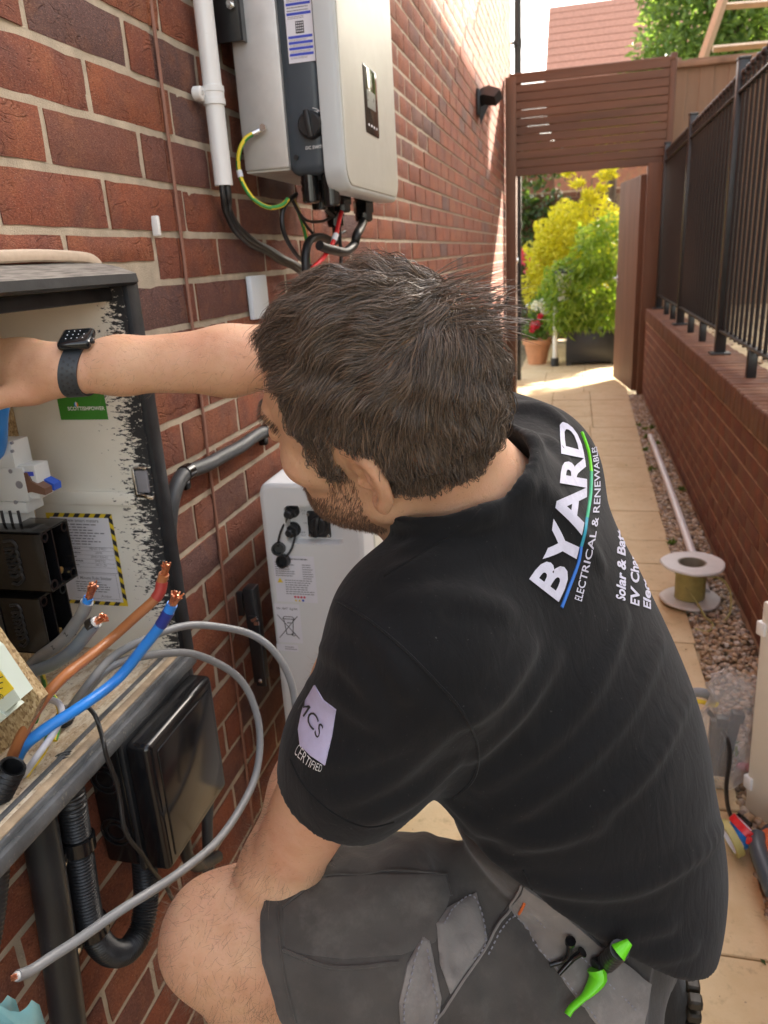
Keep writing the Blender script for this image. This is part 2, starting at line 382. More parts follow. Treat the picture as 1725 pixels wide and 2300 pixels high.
def wall_piece(L, H, D, mt, s):
    k = (round(L, 3), round(H, 3), mt, s)
    if k not in meshes: meshes[k] = brick_mesh(L, H, D, (int(L*1e3)*31+s*7+len(mt)) % 9999).mesh('brick', M[mt], ang=60)
    return meshes[k]
cand = []; cutb = []
def inpix(p):
    c = RC.T @ (np.asarray(p) - CAM)
    if c[2] < .05: return None
    q = np.array([862.5, 1150]) + FPX * c[:2] / c[2]; return q, c[2]
for r in range(-20, 62):
    zc = 1.4565 + .0375 + r * BZ - .0
    if zc < 0 or zc > WZ1: continue
    off = .927 + (0 if r % 2 == 1 else .115)
    for k in range(-14, 36):
        ya, yb = off + k * BX + .005, off + (k + 1) * BX - .005
        if ya < WY0: continue
        yb = min(yb, WY1)
        if yb - ya < .04: continue
        segs = [(ya, yb)]
        if zc + .03 > z1 > zc - .034 and yb > y0 - .05 and ya < y1 + .02: cutb.append((ya, yb, zc)); continue
        if zc + .03 > z0 and zc - .03 < z1:
            ns = []
            for a, b in segs:
                if b < y0 or a > y1: ns.append((a, b)); continue
                if a < y0 - .03: ns.append((a, y0 - .004))
                if b > y1 + .03: ns.append((y1 + .004, b))
            segs = ns
        for a, b in segs:
            # movement joint
            if a < 1.235 < b and zc > .2: a2 = [(a, 1.2342), (1.2358, b)]
            else: a2 = [(a, b)]
            for a3, b3 in a2:
                if b3 - a3 < .025: continue
                q = inpix((0, (a3 + b3) / 2, zc)); sz = 0
                if q is not None and -120 < q[0][0] < 1830 and -120 < q[0][1] < 2400:
                    A, B = inpix((0, a3, zc)), inpix((0, b3, zc))
                    if A is not None and B is not None: sz = np.linalg.norm(A[0] - B[0]) * 65 / 225
                    if q[0][0] > 700 and q[0][1] > 640: sz *= .02
                cand.append((sz, a3, b3, zc))
for ya_, yb_, zc_ in cutb:
    L_ = yb_ - ya_; H_ = zc_ + .032 - 1.416; me_ = brick_mesh(L_ - .002, H_, .03, int(ya_ * 999) % 777 + 5).mesh('brick', M['brick'], ang=60); link_piece(me_, 'brick', (.0005, (ya_ + yb_) / 2, zc_ + .032 - H_ / 2), house)
cand.sort(key=lambda q: -q[0])
far = MB()
for i, (sz, a, b, zc) in enumerate(cand):
    L = b - a; yc = (a + b) / 2
    if i < 295 and sz > 0:
        me = wall_piece(round(L, 2) if L < .2 else .218, .064, .03, 'brick', i % 9)
        link_piece(me, 'brick', (random.uniform(-.001, .0018), yc, zc + random.uniform(-.0008, .0008)), house)
    else:
        far.box((-.016 + random.uniform(-.001, .0015), yc, zc), (.03, L - .0015, .064))
fb = far.build('brick', M['brick'], house, smooth=False); fb['kind'] = 'stuff'
# movement-joint sealant strip
pts = spline([pl(345, -60, 0, .001), pl(345, 0, 0, .001), pl(410, 560, 0, .001), pl(450, 950, 0, .001), pl(478, 1230, 0, .001), pl(505, 1500, 0, .001), pl(540, 1900, 0, .001)], 10)
pts[:, 0] = .001; pts[:, 1] = 1.235 + .35 * (pts[:, 1] - 1.245) + NR.uniform(-.0006, .0006, len(pts))
MB().tube(pts, .0036, 8, flat=.75).build('sealant_strip', mat('brown sealant', (.27, .125, .085), .6, var=.1, bm=.1), house)

# ================================================================ low garden wall + coping
WX = 1.307
low = thing('garden_wall', (WX, 4, 0), 'low red brick garden wall with brick-on-edge coping to the right of the path', 'wall')
MB().box((WX + .107, 3.55, .34), (.20, 8.3, .74)).box((WX + .1075, 3.55, .755), (.207, 8.3, .104)).build('mortar', M['mortar_low'], low, smooth=False)
bl = []
for r in range(9):
    zc = .69 - .0375 - r * .075
    for k in range(40):
        ya = -.6 + k * .225 + (.1125 if r % 2 else 0); yb = min(ya + .215, 7.68)
        if yb - ya < .05: continue
        q = inpix((WX, (ya + yb) / 2, zc)); vis = q is not None and q[0][0] < 1800 and q[0][1] < 2350
        bl.append((0 if vis else 1, ya, yb, zc))
rest = MB(); nb = 0
lm = [brick_mesh(.215, .065, .03, 50 + i, 4, 2, .0015).mesh('brick', M['brick_low']) for i in range(5)]
for f, ya, yb, zc in sorted(bl):
    if not f and nb < 295:
        o = link_piece(random.choice(lm), 'brick', (WX + random.uniform(-.001, .002), (ya + yb) / 2, zc), low, rot=(0, 0, math.pi), scale=(1, (yb - ya) / .215, 1)); nb += 1
    else: rest.box((WX + .016, (ya + yb) / 2, zc), (.03, yb - ya, .065))
if rest.v: rest.build('brick', M['brick_low'], low, smooth=False)['kind'] = 'stuff'
cm = [MB().box((0, 0, 0), (.222, .066, .112), bev=.006, seg=1).mesh('coping_brick', M['brick_low']) for i in range(3)]
M['coping'] = brick_mat('coping brick', [(0, (.20, .10, .055)), (.4, (.23, .13, .075)), (.7, (.16, .085, .055)), (1, (.21, .12, .07))], moss=.6, speck=.35, bdist=.003)
for me in cm: me.materials[0] = M['coping']
for k in range(110):
    y = -.58 + k * .0752
    if y > 7.66: break
    link_piece(cm[k % 3], 'coping_brick', (WX + .107 + random.uniform(-.002, .002), y, .755 + random.uniform(-.002, .002)), low, rot=(0, 0, random.uniform(-.015, .015)))

# raised garden behind the low wall
gl = grid_sheet(WX + .21, 9, -4, 8.3, 4, 6, lambda x, y: .775).build('raised_garden', mat('dry garden ground', (.46, .38, .23), .95, var=.35, vs_=4, bm=.6, bs=50, bd=.01)); tag(gl, kind='structure')
gb = MB(); stones(WX + .22, 3.2, 2.6, 8, 1600, .008, .02, .778); tag(gb.build('garden_gravel', M['gravel'], ang=180), kind='stuff')

# ================================================================ railings
RX = 1.41
rl = thing('railing_fence', (RX, 4, .81), 'black metal railings with ball finials standing on the low garden wall', 'railing')
mb = M['metal_black']
ZB, ZT = .937, 2.075
MB().box((RX, 3.0, ZB), (.036, 9.4, .011), bev=.003).build('bottom_rail', mb, rl)
MB().box((RX, 3.0, ZT - .02), (.036, 9.4, .012), bev=.003).build('top_rail', mb, rl)
bar_me = MB().cyl((0, 0, -.02), (0, 0, 1.165), .0085, n=8).mesh('bar', mb)
fin_me = MB().ball((0, 0, 1.192), .021, 10, 6).cyl((0, 0, 1.16), (0, 0, 1.178), .013, n=8).mesh('finial', mb)
posts = [7.60, 6.05, 4.40, 2.62, .84, -.9]
y = 7.52
while y > -1.2:
    if min(abs(y - p) for p in posts) > .035:
        o = link_piece(bar_me, 'bar', (RX, y, ZB), rl)
        f = bpy.data.objects.new('finial', fin_me); COL.objects.link(f); f.parent = o; f.location = (0, 0, random.uniform(-.002, .002)); ORG[f.name] = V(0, 0, 0)
    y -= .103
for i, p in enumerate(posts):
    MB().box((RX, p, 1.50), (.052, .052, 1.39), bev=.003).box((RX, p, 2.20), (.06, .06, .014), bev=.004).box((RX, p, .817), (.10, .09, .012), bev=.003).build('post', mb, rl)
for p in (6.95, 6.5, 5.5, 5.0, 3.62, 3.1, 1.8):
    MB().box((RX, p, .87), (.04, .036, .125), bev=.003).build('foot', mb, rl)

# ================================================================ timber gate with slatted panel above
GY = 7.75
gate = thing('timber_gate', (.7, GY, 0), 'brown stained timber gateway with slatted panel above its open door', 'gate')
MB().box((.060, GY, 1.43), (.10, .10, 2.86), bev=.006).build('post', M['timber'], gate)
MB().box((1.335, GY - .02, 1.03), (.145, .10, 2.06), bev=.006).build('post', M['timber'], gate)
MB().box((1.435, GY + .01, 1.45), (.055, .09, 2.92), bev=.006).build('post', M['timber'], gate)
MB().box((.13, GY, 2.45), (.045, .05, .80), bev=.004).build('frame_stile', M['timber'], gate)
MB().box((1.385, GY, 2.45), (.04, .05, .80), bev=.004).build('frame_stile', M['timber'], gate)
tilt = -.016
for k in range(12):
    z = 2.075 + k * .0685
    th = .0655 + random.uniform(-.0015, .0015) if 0 < k < 11 else .066
    if k == 11: z += .005
    dz = .0
    MB().box((.757, GY - .027, z + dz), (1.30, .030, th), bev=.004, seg=1).build('slat', M['timber_h'], gate)
MB().box((.745, GY, 2.87), (1.40, .085, .03), bev=.004).build('top_cap', M['timber_h'], gate)
# door leaf, swung open away from us
LR = rotm((0, 0, 1), .15); LC = V(1.285, GY + .04, 0)
leaf = MB().box(LC + LR @ V(-.03, .45, 1.0), (.045, .90, 1.96), R=LR, bev=.008); leaf.build('door_leaf', M['timber'], gate)
for k in range(9): MB().box(LC + LR @ V(-.061, .05 + k * .099, 1.0), (.016, .095, 1.95), R=LR, bev=.003, seg=1).build('door_board', M['timber'], gate)
MB().box(LC + LR @ V(-.073, .84, 1.03), (.012, .03, .12), R=LR, bev=.003).tube(spline([LC + LR @ V(-.075, .84, 1.06), LC + LR @ V(-.115, .84, 1.06), LC + LR @ V(-.12, .79, 1.06)], 6), .008, 8).build('handle', M['steel'], gate)
MB().box((.113, GY - .035, 1.30), (.03, .02, .05), bev=.003).build('latch', M['steel'], gate)
# ================================================================ board fence of the neighbouring garden
FY = 8.15
bf = thing('board_fence', (3.2, FY, .775), 'tall weathered brown board fence behind the black railings', 'fence')
bm_ = MB().box((0, 0, 1.075), (.122, .018, 2.15), bev=.003, seg=1).mesh('board', M['fence_wood'])
for k in range(36):
    link_piece(bm_, 'board', (1.53 + k * .1205, FY + (k % 2) * .008, .775), bf, scale=(1, 1, 1 + random.uniform(-.002, .002)), rot=(0, random.uniform(-.004, .004), 0))
MB().box((3.75, FY - .03, 2.90 - .02), (4.6, .05, .045), bev=.004).build('top_rail', M['fence_wood'], bf)
MB().box((3.75, FY + .045, 1.2), (4.6, .05, .07), bev=.004).build('rail', M['fence_wood'], bf)
for x in (1.50, 3.35, 5.2): MB().box((x, FY + .06, 1.85), (.09, .09, 2.2), bev=.004).build('fence_post', M['fence_wood'], bf)
fr = thing('pergola_frame', (2.1, 8.7, 2.9), 'pale raw pine frame sticking up above the board fence', 'pergola')
a, b = pl(1520, 122, 1, 8.5), pl(1566, -12, 1, 8.5)
MB().tube([a - (b - a) * .4, b + (b - a) * .9], .045, 4, up=(0, 1, 0)).build('rafter', M['raw_wood'], fr)
for (p, q) in (((1540, 106), (1700, 92)), ((1562, 14), (1700, 4))):
    a, b = pl(*p, 1, 8.56), pl(*q, 1, 8.56); MB().tube([a, b + (b - a) * 3], .06, 4, up=(0, 1, 0), flat=.5).build('rail', M['raw_wood'], fr)
MB().box((3.4, 8.62, 2.3), (.1, .1, 3.0), bev=.004).build('post', M['raw_wood'], fr)
# ================================================================ downpipe, wall lamp, hook
dp = thing('downpipe', (.055, 8.72, 0), 'black rainwater pipe at the far corner of the house', 'pipe')
MB().cyl((.055, 8.72, 0), (.055, 8.72, 6), .038, n=16).build('pipe', M['metal_black'], dp)
for z in (3.30, 5.0, 1.6): MB().cyl((.055, 8.72, z), (.055, 8.72, z + .07), .044, n=16).box((-.01, 8.66, z + .035), (.13, .03, .02)).build('bracket', M['metal_black'], dp)
lp = thing('wall_lamp', (0, 5.62, 2.30), 'small dark floodlight fixed high on the house wall before the gate', 'lamp')
MB().box((.012, 5.62, 2.33), (.022, .13, .16), bev=.005).build('back_plate', M['black_matt'], lp)
MB().tube([(.02, 5.62, 2.36), (.07, 5.60, 2.37), (.145, 5.56, 2.345)], [.055, .06, .05], 4, up=(0, 0, 1)).build('lamp_head', M['black_matt'], lp)
MB().poly([(.015, 5.60, 2.30), (.085, 5.60, 2.33), (.02, 5.60, 2.20)], .025, (0, 1, 0)).build('bracket', M['black_matt'], lp)
hk = MB().tube(spline([(.0, 6.2, 1.0), (.05, 6.2, .99), (.09, 6.2, .97), (.13, 6.2, 1.0), (.15, 6.2, 1.06)], 6), .012, 8).ball((.01, 6.2, 1.03), (.02, .04, .06))
solo(hk, 'wall_hook', M['metal_black'], 'dark curved hook on the sunlit brickwork near the gate', 'hook')

# ================================================================ planting beyond
def leaf_mat(name, c0, c1, tr=.35):
    m, t, b = newmat(name); ge = t.nodes.new('ShaderNodeNewGeometry')
    c = ramp(t, ge.outputs['Random Per Island'], [(0, c0), (1, c1)]); lnk(t, c, b.inputs['Base Color']); b.inputs['Roughness'].default_value = .45
    tr_ = t.nodes.new('ShaderNodeBsdfTranslucent'); lnk(t, mixc(t, 1., c, (1.6, 1.5, .7), 'MULTIPLY'), tr_.inputs[0]); mx = t.nodes.new('ShaderNodeMixShader'); mx.inputs[0].default_value = tr
    lnk(t, b.outputs[0], mx.inputs[1]); lnk(t, tr_.outputs[0], mx.inputs[2]); lnk(t, mx.outputs[0], t.nodes['Material Output'].inputs[0]); return m
M['leaf_yellow'] = leaf_mat('golden leaf', (.42, .42, .03), (.62, .58, .05), .5)
M['leaf_bamboo'] = leaf_mat('bamboo leaf', (.10, .20, .02), (.32, .42, .06), .45)
M['leaf_mid'] = leaf_mat('mid green leaf', (.06, .13, .02), (.16, .26, .05), .45)
M['leaf_deep'] = leaf_mat('deep green leaf', (.03, .06, .018), (.08, .13, .03), .3)
M['leaf_tree'] = leaf_mat('tree leaf', (.07, .14, .035), (.18, .28, .08), .5)
M['petal_pink'] = leaf_mat('pink petal', (.55, .06, .14), (.72, .16, .28), .4)
M['petal_red'] = leaf_mat('red petal', (.5, .01, .03), (.65, .03, .06), .3)
M['petal_white'] = leaf_mat('white petal', (.7, .7, .7), (.8, .8, .78), .3)
M['bark'] = mat('bark', (.12, .085, .06), .9, var=.3, vs_=20, bm=.6, bs=60, bd=.01)
def leaves(blobs, n, L, W, droop=.3, seed=1, shell=.55, mbx=None):
    """leaf blades scattered through ellipsoid blobs [(c, r, weight)]"""
    r = np.random.RandomState(seed); b = mbx or MB(); ws = np.array([q[2] for q in blobs], float); ws /= ws.sum()
    for _ in range(n):
        c, rad, _w = blobs[r.choice(len(blobs), p=ws)]
        d = nrm(r.normal(size=3)); rr = shell + (1 - shell) * r.rand() ** .6
        p = np.asarray(c) + d * np.asarray(rad) * rr * (1 + .12 * math.sin(d[0] * 7 + d[2] * 5 + c[0] * 9))
        ax = nrm(d * .6 + r.normal(size=3) * .7 + V(0, 0, -droop)); sd_ = nrm(np.cross(ax, r.normal(size=3))); l = L * r.uniform(.6, 1.3); w = W * r.uniform(.7, 1.2)
        nz = np.cross(ax, sd_) * l * .12
        b.add([p - ax * l * .5, p + sd_ * w * .5 + nz, p + ax * l * .5, p - sd_ * w * .5 + nz], [(0, 1, 2, 3)])
    return b
def stems(base, tips, r, b=None):
    b = b or MB()
    for tp in tips:
        mid = (np.asarray(base) + np.asarray(tp)) / 2 + NR.normal(size=3) * .03; b.tube(spline([base, mid, tp], 5), lambda u: r * (1 - .7 * u), 6)
    return b
# bamboo in a black planter
pc = V(.88, 9.95, 0)
pt = thing('planter', pc, 'large black rectangular planter with bushy bamboo on the path beyond the gate', 'planter')
MB().box(pc + V(0, 0, .215), (.62, .42, .37), bev=.015).box(pc + V(0, 0, .405), (.66, .46, .035), bev=.01).box(pc + V(-.27, -.18, .02), (.06, .06, .05)).box(pc + V(.27, -.18, .02), (.06, .06, .05)).box(pc + V(-.27, .18, .02), (.06, .06, .05)).box(pc + V(.27, .18, .02), (.06, .06, .05)).build('tub', M['black_matt'], pt)
bp = thing('bamboo_plant', pc + V(0, 0, .4), 'light green bamboo spilling over the black planter', 'plant')
stems(pc + V(0, 0, .38), [pc + V(x, y, z) for x, y, z in ((-.3, -.1, 1.3), (-.1, .1, 1.6), (.15, 0, 1.75), (.35, .1, 1.5), (0, -.2, 1.1), (.3, -.2, 1.2))], .012).build('stem', M['leaf_bamboo'], bp)
leaves([(pc + V(-.05, -.05, .85), (.56, .38, .46), 3), (pc + V(.16, 0, 1.32), (.46, .38, .42), 2.4), (pc + V(-.33, -.18, .62), (.26, .22, .30), 1.3), (pc + V(-.40, -.18, 1.0), (.2, .2, .25), .6), (pc + V(.15, -.2, .6), (.35, .2, .25), 1)], 4600, .15, .026, .8, 3, .35).build('foliage', M['leaf_bamboo'], bp, smooth=False)
# golden shrub behind
gs = thing('golden_shrub', (.75, 10.9, 0), 'rounded bright yellow green shrub behind the bamboo', 'shrub')
stems(V(.75, 10.9, 0), [V(.3, 10.9, 1.5), V(.75, 10.9, 1.9), V(1.1, 10.9, 1.7), V(.85, 10.9, 2.2)], .03).build('trunk', M['bark'], gs)
leaves([((.60, 10.9, 1.05), (.62, .5, .75), 3), ((.74, 10.9, 1.45), (.55, .5, .55), 3), ((.34, 10.7, 1.0), (.36, .4, .5), 1.5), ((.45, 10.7, 1.45), (.36, .4, .42), 1.3)], 7500, .085, .035, .2, 4, .6).build('foliage', M['leaf_yellow'], gs, smooth=False)
leaves([((.85 + .06 * i * (-1) ** i, 10.8, 1.95 + .07 * i), (.10, .1, .06), 1) for i in range(6)] + [((1.0, 10.8, 2.25), (.13, .1, .1), 1)], 330, .13, .03, -.3, 5, .2).build('leading_shoot', M['leaf_yellow'], gs, smooth=False)
# bollard lamp
bo = thing('bollard_lamp', (.47, 9.85, 0), 'cream lantern post with black cap half hidden in the bamboo', 'lamp')
MB().cyl((.44, 9.75, .06), (.44, 9.75, .72), .028, n=12).build('pole', M['cream_pvc'], bo)
MB().cyl((.44, 9.75, .0), (.44, 9.75, .10), .05, n=12).build('foot', M['black_matt'], bo)
MB().cyl((.53, 9.78, .78), (.53, 9.78, 1.10), .085, .095, n=16).build('lantern', M['cream_pvc'], bo)
MB().lathe((.53, 9.78, 1.10), [(.0, .06), (.07, .05), (.115, .02), (.115, 0), (0, 0)]).build('cap', M['black_matt'], bo)
# terracotta pot with flowers
tp = thing('flower_pot', (.215, 10.0, 0), 'terracotta pot by the left gate post', 'pot')
MB().lathe((.215, 10.0, 0), [(0, 0), (.115, 0), (.165, .25), (.185, .25), (.19, .31), (.165, .31), (.155, .27), (0, .27)], n=24).build('pot', M['terracotta'], tp)
fp = thing('flowering_plant', (.215, 10.0, .28), 'bedding plant with red and white flowers in the terracotta pot', 'plant')
leaves([((.22, 10, .48), (.19, .16, .20), 2), ((.27, 10, .75), (.14, .14, .18), 1)], 520, .08, .04, .3, 8, .3).build('foliage', M['leaf_mid'], fp, smooth=False)
leaves([((.20, 9.84, .50), (.07, .05, .05), 2), ((.255, 9.84, .60), (.03, .03, .03), 1), ((.16, 9.85, .44), (.03, .03, .03), 1)], 130, .045, .045, 0, 9, .2).build('red_bloom', M['petal_red'], fp, smooth=False)
leaves([((.22, 9.88, .74), (.14, .1, .07), 2), ((.30, 9.88, .66), (.06, .06, .05), 1)], 130, .04, .04, 0, 10, .2).build('white_bloom', M['petal_white'], fp, smooth=False)
# rose bush at the left
rb = thing('rose_bush', (.02, 11.6, 0), 'dark leaved bush with pink flowers beside the back wall', 'shrub')
stems(V(.0, 11.6, 0), [V(-.2, 11.6, 1.1), V(.1, 11.6, 1.3), V(.3, 11.6, 1.0)], .02).build('stem', M['bark'], rb)
leaves([((.0, 11.6, .75), (.45, .4, .65), 3), ((.05, 11.6, 1.25), (.38, .3, .3), 1)], 1500, .08, .05, .2, 11, .4).build('foliage', M['leaf_deep'], rb, smooth=False)
leaves([((.0, 11.25, 1.28), (.24, .1, .10), 2), ((.1, 11.25, 1.12), (.16, .1, .08), 1), ((-.1, 11.25, 1.36), (.1, .1, .06), 1)], 220, .06, .05, 0, 12, .2).build('bloom', M['petal_pink'], rb, smooth=False)
# climber on the back wall
cl = thing('climbing_plant', (.4, 12.5, 0), 'dark climbing foliage covering the back garden wall', 'plant')
stems(V(.4, 12.5, 0), [V(-.4, 12.55, 2.2), V(.3, 12.55, 2.6), V(1.0, 12.55, 2.3)], .02).build('stem', M['bark'], cl)
leaves([((-.2, 12.45, 1.9), (.7, .2, .7), 2), ((.5, 12.45, 1.5), (.6, .22, .7), 2), ((.1, 12.45, 2.6), (.8, .2, .35), 1)], 1500, .11, .07, .2, 13, .1).build('foliage', M['leaf_deep'], cl, smooth=False)
gw = thing('back_wall', (1, 12.8, 0), 'shaded red brick wall at the back of the garden', 'wall')
MB().box((0, 12.8, 1.1), (7, .2, 2.2)).build('mortar', M['mortar_low'], gw, smooth=False)
bk = MB()
for r in range(29):
    for k in range(32): bk.box((-3.5 + k * .225 + (.11 if r % 2 else 0), 12.69, .04 + r * .075), (.215, .02, .065))
bk.build('brick', M['brick_low'], gw, smooth=False)['kind'] = 'stuff'
sf = thing('side_fence', (2.2, 11.6, 0), 'sunlit orange brown fence panel behind the golden shrub', 'fence')
for k in range(4): MB().box((1.30 + k * .127, 12.62 + .008 * (k % 2), 1.05), (.122, .02, 2.1), bev=.003, seg=1).build('board', M['fence_wood'], sf)
# trees beyond
def tree(name, x, y, h, blobs, n, lf, label, seed, L=.22, W=.10):
    tr = thing(name, (x, y, 0), label, 'tree', None)
    b = MB().tube(spline([(x, y, 0), (x + .05, y, h * .3), (x - .05, y, h * .6), (x, y, h * .85)], 6), lambda u: .16 * (1 - .8 * u), 10)
    b.build('trunk', M['bark'], tr)
    lb = MB()
    for c, r, w in blobs: lb.tube(spline([(x, y, h * .35), (np.array((x, y, h * .5)) + c) / 2, c], 5), lambda u: .06 * (1 - .8 * u), 6)
    lb.build('limb', M['bark'], tr)
    leaves(blobs, n, L, W, .3, seed, .35).build('crown', M[lf], tr, smooth=False)
    return tr
tree('broadleaf_tree', 3.0, 14.5, 7.5, [((2.6, 14.5, 4.6), (1.2, 1, 1.1), 2), ((3.8, 14.6, 5.2), (1.4, 1.1, 1.3), 2.4), ((2.2, 14.4, 5.7), (1.0, .9, .9), 1.4), ((3.2, 14.5, 6.5), (1.4, 1.1, 1.0), 2), ((2.3, 14.3, 3.9), (.9, .9, .7), 1.)], 15000, 'leaf_tree', 'large soft green tree rising behind the fence at top right', 21, .17, .06)
tree('yellow_tree', 5.2, 12.3, 4.6, [((4.4, 12.3, 3.5), (.8, .7, .6), 2), ((5.4, 12.3, 3.9), (.9, .8, .8), 2), ((6.4, 12.3, 4.2), (.9, .8, .9), 1.5)], 3800, 'leaf_bamboo', 'yellow green tree behind the pine frame at the right edge', 22, .15, .06)
tree('far_shrub_tree', 1.15, 12.2, 3.0, [((1.05, 12.2, 3.05), (.42, .3, .20), 2), ((1.2, 12.2, 2.7), (.4, .3, .3), 1)], 420, 'leaf_yellow', 'small sunlit yellow treetop just above the slatted panel', 23, .14, .05)
# added house out of view on the right: keeps the passage in shade
nh = thing('added_shade_house', (8, 4, 0), 'invented unseen house added beyond the raised garden to keep the sun off the passage', 'house')
MB().box((10, 5.4, 3.75), (8.0, 17.2, 7.5)).build('wall', mat('pale bounce render', (.62, .57, .48), .85, bm=.3), nh, smooth=False)  # invented wall, made pale to bounce more light into the passage
MB().poly([(5.8, -3.3, 7.5), (14.2, -3.3, 7.5), (10, -3.3, 9.6)], 17.4, (0, 1, 0)).build('roof', M['tile_roof'], nh, smooth=False)
# far house with a tiled roof
fh = thing('neighbour_house', (2.0, 27, 0), 'distant house with red tiled roof above the gateway', 'house')
MB().box((3.6, 28.6, 2.7), (7.2, 6.4, 5.4)).build('wall', M['brick_low'], fh, smooth=False)
a, b = V(-.25, 24.9, 5.3), V(-.25, 28.6, 8.6); rf = MB()
rf.add([a, b, b + V(7.6, 0, 0), a + V(7.6, 0, 0), a + V(0, 7.4, 0), a + V(7.6, 7.4, 0)], [(0, 3, 2, 1), (1, 2, 5, 4), (0, 1, 4), (3, 5, 2)]); rf.build('roof_deck', mat('dark roof deck', (.10, .055, .04), .9), fh, smooth=False)
tl = MB(); up = b - a; nr_ = nrm(np.cross(V(1, 0, 0), up))
for r in range(13):
    p = a + up * (r / 13); tl.box(p + up / 26 + V(3.8, 0, 0) + nr_ * .05, (7.7, np.linalg.norm(up) / 13 * .74, .05), R=np.stack([V(1, 0, 0), nrm(up + nr_ * .6), np.cross(V(1, 0, 0), nrm(up + nr_ * .6))], 1))
tl.build('tile_course', M['tile_roof'], fh, smooth=False)['kind'] = 'stuff'
f2 = thing('far_gable_house', (-5, 30, 0), 'brown roofed house glimpsed beside the black rainwater pipe', 'house')
MB().box((-3, 31, 2.2), (6, 5, 4.4)).build('wall', M['brick_low'], f2, smooth=False)
MB().poly([(-6.2, 28.3, 4.3), (.5, 28.3, 4.3), (-3, 28.3, 6.6)], 5.4, (0, 1, 0)).build('roof', M['tile_roof'], f2, smooth=False)

wd_ = MB()
for k in range(16):
    y = random.uniform(1.6, 6.5); x = random.choice([edge(y) + .015, random.uniform(1.2, 1.29)]); leaves([((x, y, .012), (.022, .03, .014), 1)], 22, .035, .010, -.5, 60 + k, .1, mbx=wd_)
tag(wd_.build('weeds', M['leaf_mid'], smooth=False), kind='stuff')
dl_ = MB()
for k in range(60):
    y = random.uniform(1.2, 9.5); x = random.uniform(.1, edge(y)); r_ = random.uniform(.004, .010); a_ = random.uniform(0, 6.3)
    dl_.add([(x + r_ * math.cos(a_), y + r_ * math.sin(a_), .003), (x + .5 * r_ * math.cos(a_ + 1.6), y + .5 * r_ * math.sin(a_ + 1.6), .006), (x - r_ * math.cos(a_), y - r_ * math.sin(a_), .003), (x - .5 * r_ * math.cos(a_ + 1.6), y - .5 * r_ * math.sin(a_ + 1.6), .004)], [(0, 1, 2, 3)])
tag(dl_.build('fallen_leaf_litter', M['leaf_deep'], smooth=False), kind='stuff')
# ================================================================ text helper
def text_mb(s, size, o, u, v, bold=0., ext=.0003, align='CENTER', slant=0., sub=False):
    """flat lettering as geometry: o = anchor, u = reading direction, v = up"""
    cu = bpy.data.curves.new('lettering', 'FONT'); cu.body = s; cu.size = size; cu.align_x = align; cu.align_y = 'CENTER'; cu.offset = bold; cu.shear = slant; cu.resolution_u = 3
    ob = bpy.data.objects.new('lettering', cu); COL.objects.link(ob)
    dg = bpy.context.evaluated_depsgraph_get(); me = bpy.data.meshes.new_from_object(ob.evaluated_get(dg))
    vv = np.array([q.co[:] for q in me.vertices]).reshape(-1, 3); ff = [tuple(p.vertices) for p in me.polygons]
    bpy.data.objects.remove(ob); bpy.data.curves.remove(cu); bpy.data.meshes.remove(me)
    u = nrm(u); v = nrm(v); w = np.cross(u, v)
    return np.asarray(o) + vv[:, :1] * u + vv[:, 1:2] * v + w * ext, ff
def rect(b, o, u, v, x0, y0, x1, y1, off=.0004, mi=0):
    w = np.cross(nrm(u), nrm(v)) * off; o = np.asarray(o); u = np.asarray(u); v = np.asarray(v)
    b.add([o + u * x0 + v * y0 + w, o + u * x1 + v * y0 + w, o + u * x1 + v * y1 + w, o + u * x0 + v * y1 + w], [(0, 1, 2, 3)], mi); return b
def fineprint(b, o, u, v, x0, y0, x1, y1, rows, off=.0007, fill=.8, mi=0, rr=None):
    r = rr or random
    h = (y1 - y0) / rows
    for k in range(rows):
        x = x0; xe = x0 + (x1 - x0) * r.uniform(fill * .8, 1)
        while x < xe:
            w = (x1 - x0) * r.uniform(.05, .14); rect(b, o, u, v, x, y1 - (k + .75) * h, min(x + w, xe), y1 - (k + .35) * h, off, mi); x += w + (x1 - x0) * .022
    return b
ny = lambda Y: (lambda x, y: pl(x, y, 1, Y))
nx = lambda X: (lambda x, y: pl(x, y, 0, X))
UX, UY, UZ = V(1, 0, 0), V(0, 1, 0), V(0, 0, 1)

# ================================================================ meter box recessed in the wall
IY, IX0, IZ0, IZ1 = .957, -.160, .822, 1.388
m, t, b_ = newmat('meter box white'); M['box_white'] = m
tc = t.nodes.new('ShaderNodeTexCoord').outputs['Object']; sp = t.nodes.new('ShaderNodeSeparateXYZ'); lnk(t, tc, sp.inputs[0])
nn = noise(t, mapping(t, tc, (.45, 1, 1.2), (0, .5, 0)), 150, 5, .72); n2 = noise(t, mapping(t, tc, (1, 1, .6)), 11, 3)
edge_ = mth(t, 'ADD', mth(t, 'MULTIPLY', sp.outputs[0], 5.), mth(t, 'ADD', mth(t, 'MULTIPLY', nn, 1.3), mth(t, 'MULTIPLY', n2, .5)))
fb_ = ramp(t, mth(t, 'MULTIPLY', edge_, .5), [(.503, (0, 0, 0)), (.522, (1, 1, 1))])
fbm = mth(t, 'MULTIPLY', fb_, mth(t, 'GREATER_THAN', sp.outputs[2], .03))
base = ramp(t, noise(t, tc, 7, 5), [(.3, (.76, .73, .64)), (.7, (.83, .81, .74))])
base = mixc(t, ramp(t, noise(t, tc, 420, 2), [(.73, (0, 0, 0)), (.76, (.5, .5, .5))]), base, (.35, .31, .25))
lnk(t, mixc(t, fbm, base, (.022, .024, .028)), b_.inputs['Base Color']); b_.inputs['Roughness'].default_value = .5
m, t, b_ = newmat('dirty sill'); M['box_sill'] = m
tc = t.nodes.new('ShaderNodeTexCoord').outputs['Object']
